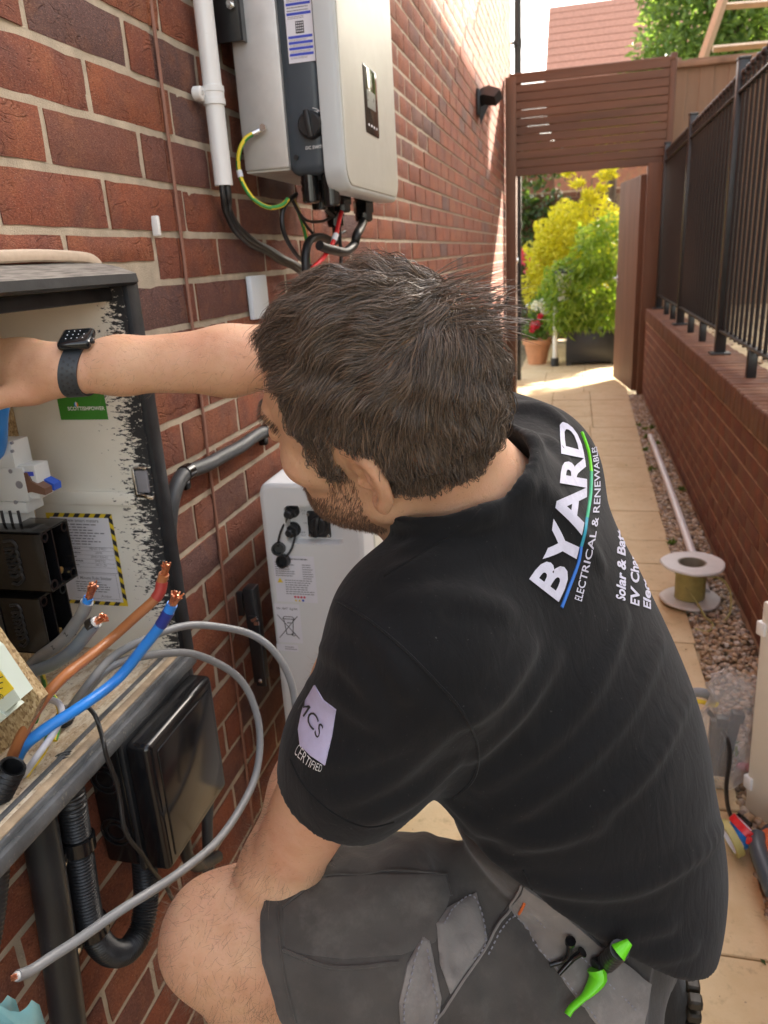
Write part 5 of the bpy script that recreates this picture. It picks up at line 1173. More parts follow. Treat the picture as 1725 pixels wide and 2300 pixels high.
# ---------------------------------------------------------------- skeleton (metres, world)
HP = V(.486, .642, 1.265)
HF = nrm(V(-.994, .034, -.107) - .16 * V(.027, -.853, -.522)); HU = V(-.109, -.521, .846); HU = nrm(HU - HF * (HU @ HF)); HL = np.cross(HU, HF)
HR = np.stack([HF, HL, HU], 1)                     # head axes: forward, left, up
hw = lambda *p: HP + HR @ V(*p)
LS, RS = V(.50, .575, 1.065), V(.585, .905, 1.145)
C7 = V(.583, .715, 1.175)
LE, LW = V(.338, .622, .752), pd(728, 1455, .975)
RE, RW = V(.330, .890, 1.296), pl(122, 800, 0, .055)
KN = pd(465, 2008, 1.0); HPL, HPR = V(.69, .73, .57), V(.735, .89, .57)
AN = V(.33, .64, .16)
PEL = V(.725, .805, .60)
print('knee', KN)
skin_hand = {}
def head_sdf(P):
    q = (P - HP.astype(np.float32)) @ HR.astype(np.float32)
    d = el_(q, (-.004, 0, .045), (.098, .077, .089))
    d = smin(d, el_(q, (-.045, 0, .02), (.056, .064, .07)), .03)
    d = smin(d, el_(q, (.042, 0, -.025), (.054, .060, .085)), .03)
    d = smin(d, el_(q, (.055, 0, -.068), (.040, .045, .040)), .03)
    for s in (-1, 1):
        d = smin(d, rc_(q, (.0, .054 * s, -.050), (.082, .016 * s, -.094), .018, .015), .028)
        d = smin(d, el_(q, (.062, .046 * s, -.008), (.024, .022, .020)), .02)
    d = smin(d, rc_(q, (.086, -.03, .034), (.086, .03, .034), .0115, .0115), .016)
    for s in (-1, 1):
        d = smax(d, -(np.linalg.norm(q - np.float32((.106, .033 * s, .015)), axis=1) - .017), .012)
        d = smin(d, np.linalg.norm(q - np.float32((.080, .032 * s, .015)), axis=1) - .0125, .003)
        d = smin(d, rc_(q, (.0905, .022 * s, .023), (.086, .043 * s, .021), .0035, .003), .004)
    d = smin(d, rc_(q, (.094, 0, .022), (.117, 0, -.018), .0075, .0105), .012)
    for s in (-1, 1): d = smin(d, np.linalg.norm(q - np.float32((.104, .0135 * s, -.024)), axis=1) - .0085, .007)
    d = smin(d, el_(q, (.092, 0, -.052), (.014, .026, .016)), .012)
    for z in (-.056, -.068): d = smin(d, el_(q, (.100, 0, z), (.0075, .023, .0055)), .005)
    d = smin(d, el_(q, (.088, 0, -.093), (.017, .022, .015)), .014)
    # ears
    for s in (-1, 1):
        fl = math.radians(28)
        ea = nrm(V(-math.cos(fl) * .96, math.sin(fl) * s, .18)); eu = nrm(V(-.22, .10 * s, 1.)); eu = nrm(eu - ea * (eu @ ea)); en = np.cross(ea, eu) * s * 1.
        o = V(-.004, .073 * s, -.002)
        E = lambda a, b, c=0: o + (ea * a + eu * b + en * c) * .84
        pts = [E(.004, .006), E(.004, .022), E(.010, .033), E(.020, .036), E(.029, .030), E(.032, .018), E(.030, .004), E(.024, -.010), E(.016, -.022)]
        ear = chain(q, list(spline(pts, 3)), list(np.interp(np.linspace(0, 8, 25), range(9), [.0032, .0037, .0040, .0041, .0041, .0040, .0039, .0040, .0048])), .004)
        ear = smin(ear, el_(q, E(.011, -.026, .001), (.0075, .0055, .0105), np.stack([ea, en, eu], 1)), .006)
        ear = smin(ear, el_(q, E(.016, .006, -.003), (.017, .0035, .030), np.stack([ea, en, eu], 1)), .005)
        ear = smin(ear, chain(q, [E(.019, .027, .001), E(.023, .012, .002), E(.020, -.004, .002), E(.014, -.013, .002)], [.003, .0038, .0036, .003], .003), .003)
        ear = smin(ear, rc_(q, E(.000, .002, .003), E(.004, -.005, .004), .0045, .004), .004)
        ear = smax(ear, -el_(q, E(.011, .000, .006), (.009, .0075, .013), np.stack([ea, en, eu], 1)), .003)
        d = smin(d, ear, .006)
    return d
SHL = nrm(RS - LS); SPN = nrm(C7 - PEL); TX = nrm(np.cross(SHL, SPN)); TY = np.cross(SPN, TX); TR = np.stack([TX, TY, SPN], 1)
if TX[0] < 0: TR = np.stack([-TX, -TY, SPN], 1)
def torso(P, drape=0.):
    d = el_(P, (.612, .762, .955), (.134, .190, .22), TR)
    d = smin(d, rc_(P, LS + V(.03, .035, .0), RS + V(.02, -.03, -.01), .078, .075), .06)
    d = smin(d, rc_(P, C7 + V(.0, -.02, -.035), LS + V(.01, .05, .015), .060, .062), .05)
    d = smin(d, rc_(P, C7 + V(.005, .02, -.035), RS + V(.0, -.05, .015), .060, .062), .05)
    d = smin(d, el_(P, (.668, .775, .80), (.142, .172, .20), TR), .08)
    d = smin(d, el_(P, PEL + V(-.055, -.02, 0), (.115, .155, .13), TR), .06)
    return d
def finger(P, p0, dirs, lens, r, k=.004):
    pts = [np.asarray(p0)];
    for d, l in zip(dirs, lens): pts.append(pts[-1] + nrm(d) * l)
    return chain(P, pts, [r * 1.08, r, r * .93, r * .8][:len(pts)], k)
def hand(P, W, fwd, side, curl, L=1., thumb=1):
    """W wrist, fwd towards the knuckles, side towards the thumb, palm normal = fwd x side"""
    fwd = nrm(fwd); side = nrm(side - fwd * (side @ fwd)); pn = np.cross(fwd, side) * thumb
    d = el_(P, W + fwd * .052 * L, (.056 * L, .040 * L, .0155 * L), np.stack([fwd, side, np.cross(fwd, side)], 1))
    d = smin(d, rc_(P, W - fwd * .01, W + fwd * .035, .0265, .026), .022)
    for i, (s, l, a) in enumerate(((.030, .92, .12), (.010, 1.0, .03), (-.011, .95, -.05), (-.030, .75, -.15))):
        kn = W + fwd * (.094 - .006 * abs(i - 1)) * L + side * s * L
        f0 = nrm(fwd + side * a); c = curl * (1 + .12 * i)
        ds = [f0 * math.cos(c * .5) + pn * math.sin(c * .5), f0 * math.cos(c * 1.25) + pn * math.sin(c * 1.25), f0 * math.cos(c * 1.9) + pn * math.sin(c * 1.9)]
        d = smin(d, finger(P, kn, ds, [.044 * l * L, .027 * l * L, .022 * l * L], .0088 * L), .009)
        d = smin(d, np.linalg.norm(P - (kn + fwd * .0 - pn * .005).astype(np.float32), axis=1) - .0095, .010)
    t0 = W + fwd * .022 * L + side * .024 * L + pn * .008
    d = smin(d, finger(P, t0, [fwd * .8 + side * .35 + pn * .6, fwd * .9 + side * .0 + pn * .7, fwd + pn * .7 - side * .2], [.042 * L, .032 * L, .026 * L], .0115 * L), .014)
    return d
RHF = nrm(pl(-20, 805, 0, -.035) - RW); LHF = nrm(LW - LE) * .8 + V(.25, .3, .35)
def bsdf(P):
    d = head_sdf(P)
    d = smin(d, rc_(P, hw(-.030, 0, -.035), C7 + V(-.005, 0, -.03), .0555, .064), .03)
    d = smin(d, rc_(P, hw(.01, 0, -.07), C7 + V(-.06, .0, -.05), .044, .055), .03)
    d = smin(d, torso(P) + .026, .03)
    d = smin(d, rc_(P, LS + V(-.01, .0, -.01), LE + nrm(LS - LE) * .015, .053, .040), .03)
    d = smin(d, np.linalg.norm(P - (LE + V(0, -.006, 0)).astype(np.float32), axis=1) - .0385, .02)
    d = smin(d, chain(P, [LE, LE * .62 + LW * .38 + V(.006, .006, .0), LW], [.042, .0435, .028], .02), .025)
    d = smin(d, chain(P, [RS, RE], [.055, .038], .02), .03)
    d = smin(d, chain(P, [RE, RE * .68 + RW * .32 + V(0, 0, -.004), RE * .25 + RW * .75, RW], [.038, .0395, .0315, .0275], .02), .025)
    d = smin(d, hand(P, RW, RHF, V(0, -.35, -.9), .75, 1.06, 1), .016)
    d = smin(d, hand(P, LW, LHF, V(-.5, .6, -.2), .9, 1.0, -1), .016)
    # legs
    arm = d; d = rc_(P, HPL + V(-.05, -.01, 0), KN + V(.07, .02, -.004), .098, .078)
    d = smin(d, el_(P, KN + V(.002, 0, -.004), (.061, .063, .066)), .035)
    d = smin(d, el_(P, KN + V(-.024, -.006, -.022), (.036, .044, .042)), .02)
    d = smin(d, chain(P, [KN + V(.02, .008, -.05), KN * .62 + AN * .38 + V(.025, .0, .0), AN], [.060, .056, .038], .03), .035)
    d = smin(d, rc_(P, HPR + V(-.09, -.05, 0), (.48, .95, .14), .085, .066), .03); d = smin(d, rc_(P, (.48, .95, .13), (.79, .97, .18), .060, .042), .03)
    return smin(arm, d, .006)
M['skin'] = None
m, t, b_ = newmat('skin'); M['skin'] = m
tc = t.nodes.new('ShaderNodeTexCoord').outputs['Object']
c_ = ramp(t, noise(t, tc, 16, 5, .6), [(.3, (.60, .335, .195)), (.7, (.74, .475, .30))])
c_ = mixc(t, ramp(t, noise(t, tc, 9, 4, .6), [(.42, (0, 0, 0)), (.72, (.65, .65, .65))]), c_, (.64, .29, .19))
c_ = mixc(t, ramp(t, noise(t, tc, 48, 4, .65), [(.45, (0, 0, 0)), (.7, (.4, .4, .4))]), c_, (.74, .44, .31))
c_ = mixc(t, ramp(t, noise(t, tc, 260, 3), [(.62, (0, 0, 0)), (.72, (.35, .35, .35))]), c_, (.38, .17, .10))
lnk(t, c_, b_.inputs['Base Color']); b_.inputs['Roughness'].default_value = .52; b_.inputs['Specular IOR Level'].default_value = .4
b_.inputs['Subsurface Weight'].default_value = .22; b_.inputs['Subsurface Radius'].default_value = (.008, .003, .0015); b_.inputs['Subsurface Scale'].default_value = 1.
bump(t, b_, mth(t, 'ADD', noise(t, tc, 700, 3, .6), mth(t, 'MULTIPLY', noise(t, tc, 90, 4), 1.2)), .42, .0018)

man = thing('person', (.72, .80, 0), 'crouching man in black work t-shirt and grey work shorts reaching into the meter box', 'person')
bv_, bf_ = sdf_mesh(bsdf, (-.14, .40, .05), (.95, 1.12, 1.45), .0045)
hv, hf = sdf_mesh(lambda P: smin(head_sdf(P), smin(rc_(P, hw(-.030, 0, -.035), C7 + V(-.005, 0, -.03), .0555, .064), rc_(P, hw(.01, 0, -.07), C7 + V(-.06, .0, -.05), .044, .055), .03), .03), HP - .17, HP + .17, .0021)
# keep the fine head above the neck and the coarse body below it, meeting inside the collar
def above(p): return (p - hw(-.01, 0, -.095)) @ HU
cb_ = bv_[bf_].mean(1); ch_ = hv[hf].mean(1)
near = np.linalg.norm(cb_ - HP, axis=1) < .30
armside = (cb_[:, 0] < .40) & (cb_[:, 1] > .80)
keepb = ~((above(cb_) > .004) & near & ~armside & (np.linalg.norm(cb_ - HP, axis=1) < .17)); keeph = above(ch_) > -.006
def compact(vv, ff):
    u, inv = np.unique(ff.ravel(), return_inverse=True); return vv[u], inv.reshape(ff.shape)
v1, f1 = compact(bv_, bf_[keepb]); v2, f2 = compact(hv, hf[keeph])
BV, BF = np.concatenate([v1, v2]), np.concatenate([f1, f2 + len(v1)])
body = np_obj('body', BV, BF, M['skin'], man)

# ---------------------------------------------------------------- clothes
AX = nrm(LE - LS); SLV = LS + AX * .176
HB, HC, HD = pd(1140, 1900, 1.0), pd(1400, 2120, 1.13), pd(1540, 2082, 1.25)
HN = nrm(np.cross(HC - HB, HD - HB)); HN = HN if HN[2] < 0 else -HN; print('hem', HB, HC, HD, HN)
NKC = hw(-.012, 0, -.088)
def shirt0(P):
    d = torso(P)
    # lower back blouses out over the waistband, then tucks towards the hem
    d = smin(d, el_(P, (.712, .788, .66), (.126, .168, .165), TR), .05)
    d = smin(d, el_(P, (.697, .795, .565), (.122, .15, .08), TR), .05)
    sl = chain(P, [LS + V(.02, .02, -.0), LS + AX * .12 + V(.012, 0, -.006), LS + AX * .25 + V(.010, .0, -.004)], [.085, .071, .0605], .03)
    d = smin(d, sl, .035)
    sr = chain(P, [RS, RS + nrm(RE - RS) * .17], [.080, .070], .03); d = smin(d, sr, .04)
    return d
def clip_neck(P, d):
    a = (P - NKC.astype(np.float32)) @ HU.astype(np.float32)
    nk = rc_(P, hw(-.03, 0, -.02), C7 + V(-.014, 0, -.025), .066, .072)
    return smax(d, -nk, .008)
def shirt(P, folds=None, hem=True):
    d = shirt0(P)
    if folds is not None:
        for pts, r in folds:
            d = smin(d, chain(P, pts, r, .006), .0135)
    # collar band
    d = smin(d, np.maximum(np.abs(rc_(P, hw(-.03, 0, -.02), C7 + V(-.014, 0, -.025), .0695, .0765)) - .0058, torso(P) - .027), .012)
    d = clip_neck(P, d)
    d = np.maximum(d, np.where((np.linalg.norm(P - SLV.astype(np.float32), axis=1) < .13), (P - SLV.astype(np.float32)) @ AX.astype(np.float32), -1.))
    # hem: plane rising towards the front
    if hem:
        slv = chain(P, [LS, LS + AX * .3], [.085, .066], .02)
        d = np.where(slv < .012, d, smax(d, (P - HB.astype(np.float32)) @ HN.astype(np.float32), .006))
    return d
sv0, sf0 = sdf_mesh(lambda P: shirt(P, None, False), (.36, .40, .34), (.96, 1.12, 1.33), .009)
b0 = bvh_of(sv0, sf0)
hp_ = [h for h, n in (cast(b0, *q) for q in ((960, 1802), (1060, 1868), (1140, 1905), (1250, 1988), (1330, 2062), (1405, 2116), (1490, 2112))) if h is not None]
HB = np.mean(hp_, 0); HN = np.linalg.svd(np.array(hp_) - HB)[2][2]; HN = HN if HN[2] < 0 else -HN; print('hem plane', HB, HN)
FOLDS = []
def fold_on(bv, pts, r, depth):
    q = []; rs = []; S2 = spline([(a, b, 0) for a, b in pts], 6)[:, :2]; k = len(S2)
    for i, p in enumerate(S2):
        h, n = cast(bv, *p)
        if h is None: continue
        q.append(h - n * depth); rs.append(depth * .55 + (r - depth * .55) * math.sin(math.pi * min(1., max(0., (i + .5) / k))) ** .8)
    return (q, rs) if len(q) > 2 else None
for pts, r in (([(1000, 1800), (1120, 1745), (1260, 1640), (1370, 1510), (1430, 1380)], .0095), ([(1040, 1700), (1180, 1600), (1290, 1470), (1350, 1330)], .0085), ([(1100, 1830), (1260, 1770), (1400, 1650), (1490, 1500)], .0100), 
               ([(1080, 1880), (1220, 1920), (1380, 1910), (1520, 1830), (1575, 1760)], .0110), ([(1180, 1950), (1320, 2010), (1450, 2000)], .0095), ([(1270, 1990), (1400, 2060), (1500, 2050)], .0085),
               ([(925, 1765), (1010, 1830), (1120, 1870)], .0085), ([(985, 1745), (1060, 1790), (1180, 1810), (1300, 1780)], .0085),
               ([(880, 1185), (980, 1150), (1060, 1090), (1105, 1010), (1120, 950)], .0095), ([(850, 1240), (960, 1205), (1080, 1175), (1160, 1120)], .0080), ([(1120, 880), (1170, 885), (1215, 915)], .0095), ([(1135, 950), (1190, 960), (1225, 1010)], .0090), ([(1120, 1040), (1180, 1070), (1240, 1130), (1300, 1220)], .0070), ([(860, 1300), (980, 1290), (1100, 1320)], .0065),
               ([(720, 1315), (790, 1360), (850, 1430), (880, 1500)], .0085), ([(690, 1400), (750, 1430), (800, 1490), (820, 1570)], .0085), ([(665, 1480), (730, 1500), (790, 1550)], .0075), ([(720, 1730), (840, 1680), (930, 1600), (1000, 1540)], .0085), ([(800, 1770), (900, 1715), (985, 1640)], .0090), ([(660, 1640), (760, 1640), (880, 1590), (960, 1520)], .0070), ([(1010, 1560), (1080, 1500), (1150, 1400)], .0070), ([(1020, 1640), (1120, 1540), (1200, 1420)], .0070)):
    f_ = fold_on(b0, pts, r * .9, .0042)
    if f_: FOLDS.append(f_)
sv, sf = sdf_mesh(lambda P: shirt(P, FOLDS), (.36, .40, .40), (.96, 1.12, 1.33), .0045)
def cloth(name, col, lint=.5, vs_=30, fuzz=.25, weave=1500):
    m, t, b = newmat(name); tc = t.nodes.new('ShaderNodeTexCoord').outputs['Object']
    c = ramp(t, noise(t, tc, vs_ / 4, 4), [(.3, tuple(q * .7 for q in col)), (.7, tuple(q * 1.3 for q in col))])
    if col[0] > .03: c = mixc(t, ramp(t, noise(t, tc, 19, 6, .7), [(.52, (0, 0, 0)), (.72, (.5, .5, .5))]), c, tuple(q * 1.9 for q in col))
    c = mixc(t, ramp(t, noise(t, tc, 620, 2), [(.70, (0, 0, 0)), (.74, (lint, lint, lint))]), c, tuple(min(.5, q * 2. + .03) for q in col))
    lnk(t, c, b.inputs['Base Color']); b.inputs['Roughness'].default_value = .9; b.inputs['Sheen Weight'].default_value = fuzz; b.inputs['Sheen Roughness'].default_value = .55; b.inputs['Specular IOR Level'].default_value = .2
    cl = bump(t, b, noise(t, mapping(t, tc, (1, 1, 1)), weave, 2), .25, .0006)
    cl = bump(t, b, noise(t, mapping(t, tc, (1.4, 1.4, .35), (.5, .6, .2)), 42, 5, .6, dist=.9), .30, .004, chain=cl)
    bump(t, b, noise(t, tc, 26, 4, .55), .2, .005, chain=cl)
    if col[0] < .02: lnk(t, mixc(t, ramp(t, noise(t, tc, 330, 2), [(.74, (0, 0, 0)), (.76, (.4, .4, .4))]), mixc(t, ramp(t, noise(t, mapping(t, tc, (1, 1, .4)), 9, 5, .7), [(.56, (0, 0, 0)), (.78, (.22, .22, .22))]), c, (.06, .058, .054)), (.16, .16, .15)), b.inputs['Base Color'])
    return m
M['shirt'] = cloth('black jersey', (.0068, .0074, .0084), fuzz=.08)
M['shorts'] = cloth('dark grey canvas', (.068, .062, .056), .25, 40, .2, 900)
M['pocket'] = cloth('mid grey canvas', (.20, .185, .172), .2, 40, .2, 900)
tee = np_obj('t_shirt', sv, sf, M['shirt'], man)
bs = bvh_of(sv, sf)
TH = nrm(KN - HPL); HEM = KN - TH * .088
def shorts(P):
    d = chain(P, [HPL + V(-.055, -.02, .0), HPL * .5 + KN * .5 + V(0, -.005, .0), KN + V(.02, 0, -.01)], [.118, .115, .100], .05)
    d = smin(d, el_(P, PEL + V(-.085, -.03, -.05), (.105, .14, .13), TR), .06)
    d = smin(d, el_(P, PEL + V(-.055, -.02, .01), (.121, .161, .15), TR), .03)
    d = smin(d, rc_(P, HPR + V(-.11, -.06, -.02), V(.48, .93, .22), .09, .09), .05)
    d = smin(d, rc_(P, HPL + V(-.10, -.09, -.045), HPL + V(.0, -.075, -.07), .055, .065), .06)
    d = smin(d, smax(torso(P) + .010, P[:, 2] - .80, .01), .02)
    w = np.sin(P[:, 0] * 57 + P[:, 2] * 41) * np.sin(P[:, 1] * 49 + P[:, 0] * 21)
    d = d + .0022 * w
    d = d - .006 * np.exp(-((np.sin(P[:, 0] * 19 + P[:, 1] * 14 - P[:, 2] * 12)) / .25) ** 2) * np.clip((P[:, 0] - .3) * 4, 0, 1)
    hm = (P - HEM.astype(np.float32)) @ nrm(TH + V(0, 0, -.45)).astype(np.float32)
    d = np.maximum(d, np.where(P[:, 0] < .47, hm, -1.))
    d = np.maximum(d, np.where(np.abs(hm + .004) < .6, -rc_(P, HPL, KN, .085, .083) * (hm > -.012) - 1. * (hm <= -.012), -1.))
    return d
pv, pf = sdf_mesh(shorts, (.20, .38, .10), (.95, 1.14, .86), .0045)
bp0 = bvh_of(pv, pf); PF = []
for pts, r in (([(600, 2065), (700, 2095), (860, 2075)], .0095), ([(640, 1985), (760, 1975), (900, 1900)], .0080), ([(640, 2140), (760, 2150), (850, 2110)], .0110), ([(600, 2180), (720, 2210), (840, 2190)], .0100), ([(920, 1805), (905, 1860), (925, 1930)], .0100), ([(980, 1830), (1030, 1890), (1080, 1960)], .0100), ([(850, 1845), (870, 1880), (900, 1940)], .0085), ([(630, 1930), (690, 1955), (720, 2020)], .0080), ([(580, 1980), (590, 2060), (610, 2140)], .0070), ([(760, 1860), (800, 1900), (830, 1960)], .0080),
               ([(1080, 2010), (1130, 2080), (1160, 2200)], .0090), ([(1180, 2010), (1230, 2090), (1300, 2200)], .0080), ([(950, 2110), (1000, 2160), (1010, 2212)], .0090)):
    f_ = fold_on(bp0, pts, r, .0040)
    if f_: PF.append(f_)
def shorts2(P):
    d = shorts(P)
    for pts, r in PF: d = smin(d, chain(P, pts, r, .006), .020)
    return d
pv, pf = sdf_mesh(shorts2, (.20, .38, .10), (.95, 1.14, .86), .0045)
pants = np_obj('shorts', pv, pf, M['shorts'], man)
bp_ = bvh_of(pv, pf)
def patch(name, poly, bv, th, mt, parent, step=9, lift=.001, label=None, puff=.45):
    """cloth piece cut to an outline and laid on the garment below it"""
    bm = bmesh.new(); vs = [bm.verts.new((x, y, 0)) for x, y in poly]; f = bm.faces.new(vs)
    bmesh.ops.triangulate(bm, faces=[f])
    for _ in range(5):
        ed = [e for e in bm.edges if e.calc_length() > step]
        if not ed: break
        bmesh.ops.subdivide_edges(bm, edges=ed, cuts=1); bmesh.ops.triangulate(bm, faces=[f for f in bm.faces if len(f.verts) > 3])
    bm.verts.ensure_lookup_table(); ok = {}; top = []; bot = []
    for v in bm.verts:
        h, n = cast(bv, v.co.x, v.co.y)
        if h is None: continue
        ok[v.index] = len(top)
        pp_ = np.array(poly, float); q_ = V(v.co.x, v.co.y); e_ = np.roll(pp_, -1, 0) - pp_; tt = np.clip(((q_ - pp_) * e_).sum(1) / (e_ * e_).sum(1), 0, 1); dd_ = np.linalg.norm(pp_ + tt[:, None] * e_ - q_, axis=1).min()
        top.append(h + n * (lift + th * (.30 + .70 * min(1., dd_ / 11.) ** .6) + puff * th * (math.sin(v.co.x * .05 + v.co.y * .09) * .5 + math.sin(v.co.x * .11 - v.co.y * .04) * .4) * min(1., dd_ / 20.))); bot.append(h + n * lift * .2)
    b = MB(); k = len(top)
    if k < 3: bm.free(); return None
    b.v = [tuple(q) for q in top] + [tuple(q) for q in bot]
    for f in bm.faces:
        ids = [ok.get(v.index) for v in f.verts]
        if None in ids: continue
        b.f.append(tuple(ids)); b.f.append(tuple(i + k for i in reversed(ids)))
    for e in bm.edges:
        if len(e.link_faces) == 1:
            i, j = ok.get(e.verts[0].index), ok.get(e.verts[1].index)
            if i is not None and j is not None: b.f.append((i, j, j + k, i + k))
    b.m = [0] * len(b.f); bm.free()
    o = b.build(name, mt, parent, ang=50)
    if label: o['label'] = label
    return o
def stitch(name, pts, bv, r, mt, parent, lift=.0004, dash=0, n=5):
    q = []
    for x, y in spline([(a, b, 0) for a, b in pts], 8)[:, :2]:
        h, nn_ = cast(bv, x, y)
        if h is not None: q.append(h + nn_ * lift)
    if len(q) < 2: return None
    b = MB()
    if dash:
        q = resample(np.array(q), dash / 2)
        for i in range(0, len(q) - 1, 2): b.tube(q[i:i + 2], r, 4)
    else: b.tube(resample(np.array(q), .006), r, n)
    return b.build(name, mt, parent)
def px_text(name, s, base, cap, bv, mt, parent, bold=0., th=.0006, width=1., slant=0.):
    """embroidered lettering following the cloth: base = baseline polyline, cap = polyline of letter tops"""
    vv, ff = text_mb(s, 1., (0, 0, 0), UX, UY, bold, 0., 'LEFT', slant)
    vv = vv[:, :2]; x0, x1 = vv[:, 0].min(), vv[:, 0].max(); y0, y1 = vv[:, 1].min(), vv[:, 1].max()
    y0, y1 = -.36 + .0, .36
    bl = np.array(spline([(a, b, 0) for a, b in base], 12))[:, :2]; cl = np.array(spline([(a, b, 0) for a, b in cap], 12))[:, :2]; ss = np.linspace(0, 1, len(bl)); sc = np.linspace(0, 1, len(cl))
    # refine long triangles
    bm = bmesh.new(); vs = [bm.verts.new((x, y, 0)) for x, y in vv]
    for f in ff:
        try: bm.faces.new([vs[i] for i in f])
        except ValueError: pass
    for _ in range(2):
        ed = [e for e in bm.edges if e.calc_length() > .16]
        bmesh.ops.subdivide_edges(bm, edges=ed, cuts=1); bmesh.ops.triangulate(bm, faces=[f for f in bm.faces if len(f.verts) > 3])
    bm.verts.ensure_lookup_table(); b = MB(); ok = {}
    for v in bm.verts:
        u = (v.co.x - x0) / (x1 - x0); w = (v.co.y - y0) / (y1 - y0)
        B_ = V(np.interp(u, ss, bl[:, 0]), np.interp(u, ss, bl[:, 1])); C_ = V(np.interp(u, sc, cl[:, 0]), np.interp(u, sc, cl[:, 1])); q = B_ + (C_ - B_) * w
        h, n = cast(bv, *q)
        if h is None: continue
        ok[v.index] = len(b.v); b.v.append(tuple(h + n * th))
    for f in bm.faces:
        ids = [ok.get(v.index) for v in f.verts]
        if None not in ids: b.f.append(tuple(ids))
    b.m = [0] * len(b.f); bm.free()
    if not b.f: return None
    return b.build(name, mt, parent)
M['thread_white'] = mat('white embroidery', (.62, .62, .74), .8, var=.12, vs_=90, bm=.6, bs=900, bd=.001)
M['patch'] = mat('lilac patch', (.50, .48, .68), .85, var=.08, vs_=90, bm=.6, bs=900, bd=.001)
px_text('lettering', 'BYARD', [(1207, 1302), (1240, 1225), (1262, 1130), (1268, 1050), (1262, 985), (1247, 930)], [(1146, 1255), (1185, 1190), (1200, 1115), (1212, 1040), (1215, 975), (1206, 905)], bs, M['thread_white'], tee, .035, .0012)
M['thread_blue'] = mat('blue thread', (.03, .16, .55), .7); M['teal'] = mat('teal thread', (.02, .28, .38), .7); M['thread_green'] = mat('green thread', (.05, .42, .22), .7)
for i, (mt_, a) in enumerate((('blue', [(1212, 1312), (1228, 1270), (1248, 1215), (1254, 1180)]), ('teal', [(1254, 1180), (1262, 1150), (1266, 1120)]), ('green', [(1266, 1120), (1274, 1070), (1276, 1020)]), ('lime', [(1276, 1020), (1270, 975), (1256, 935)]))):
    stitch('coloured_stripe', a, bs, .0018, {'blue': M['thread_blue'], 'teal': M['teal'], 'green': M['thread_green'], 'lime': M['lime']}[mt_], tee, .0008)
px_text('lettering', 'ELECTRICAL & RENEWABLES', [(1256, 1300), (1268, 1245), (1286, 1160), (1296, 1080), (1294, 1010), (1288, 965)], [(1240, 1294), (1253, 1240), (1272, 1158), (1282, 1080), (1282, 1012), (1277, 968)], bs, M['thread_white'], tee, .012, .001)
px_text('lettering', 'Solar & Battery', [(1350, 1299), (1351, 1240), (1349, 1170), (1340, 1104)], [(1330, 1294), (1332, 1236), (1332, 1168), (1326, 1104)], bs, M['thread_white'], tee, .03, .001, slant=.15)
px_text('lettering', 'EV Chargers', [(1380, 1310), (1380, 1250), (1376, 1200), (1368, 1150)], [(1361, 1306), (1362, 1248), (1360, 1199), (1355, 1150)], bs, M['thread_white'], tee, .03, .001, slant=.15)
px_text('lettering', 'Electrical', [(1405, 1317), (1404, 1275), (1398, 1235), (1392, 1196)], [(1389, 1313), (1388, 1272), (1385, 1234), (1381, 1196)], bs, M['thread_white'], tee, .03, .001, slant=.15)
patch('sleeve_badge', [(681, 1480), (700, 1512), (727, 1532), (718, 1590), (703, 1652), (672, 1632), (650, 1610), (646, 1575), (652, 1545), (660, 1515)], bs, .0012, M['patch'], tee, 12)
px_text('lettering', 'MCS', [(648, 1535), (668, 1562), (690, 1598)], [(664, 1508), (684, 1538), (704, 1570)], bs, M['ink'], tee, .0, .0030)
px_text('lettering', 'CERTIFIED', [(636, 1630), (664, 1655), (694, 1668)], [(648, 1606), (672, 1638), (698, 1652)], bs, M['white_ink'], tee, -.01, .001)
stitch('shoulder_seam', [(712, 1290), (790, 1335), (870, 1400), (945, 1475), (1000, 1540), (1032, 1610), (1025, 1680), (980, 1725)], bs, .0013, M['shirt'], tee, .0006)
stitch('sleeve_hem_seam', [(628, 1640), (660, 1700), (720, 1755), (790, 1785), (850, 1775)], bs, .0010, M['shirt'], tee, .0004)
stitch('back_seam', [(830, 1245), (920, 1190), (1020, 1120), (1090, 1030)], bs, .0009, M['shirt'], tee, .0004)
stitch('side_seam', [(1130, 1880), (1170, 1950), (1260, 2010), (1380, 2085)], bs, .0010, M['shirt'], tee, .0004)
# pocket pieces on the shorts
M['shorts_light'] = cloth('worn grey canvas', (.082, .075, .068), .25, 30, .2, 900)
patch('cargo_pocket', [(612, 1962), (700, 1897), (790, 1891), (962, 1889), (972, 1935), (940, 2035), (868, 2062), (740, 2072), (614, 2056)], bp_, .0022, M['shorts_light'], pants, 18, .0005)
th_ = M['ink_grey']
for pl_ in ([(952, 1998), (972, 1968), (1022, 1940), (1044, 2030), (1014, 2078)], [(914, 2032), (888, 2084), (871, 2168), (874, 2212)], [(926, 2050), (944, 2153), (936, 2205)], [(1048, 2062), (1106, 1972)], [(1110, 1965), (1198, 2083), (1300, 2210)], [(1150, 1960), (1240, 2050), (1370, 2180)]): stitch('stitching', pl_, bp_, .0009, M['label_white'] if False else M['ink_grey'], pants, .0062, .006)
patch('pocket_flap', [(943, 1996), (965, 1961), (1029, 1928), (1053, 2032), (1020, 2085), (972, 2146), (950, 2082)], bp_, .0040, M['pocket'], pants, label='pointed light grey pocket flap')
patch('pocket_flap', [(915, 2018), (879, 2082), (861, 2168), (865, 2225), (943, 2225), (953, 2153), (929, 2032)], bp_, .0040, M['pocket'], pants, label='lower light grey pocket flap with worn edge')
patch('side_panel', [(1129, 1908), (1165, 1930), (1330, 2225), (920, 2225), (1030, 2060), (1090, 1965)], bp_, .0030, M['shorts'], pants, 20, .0015)
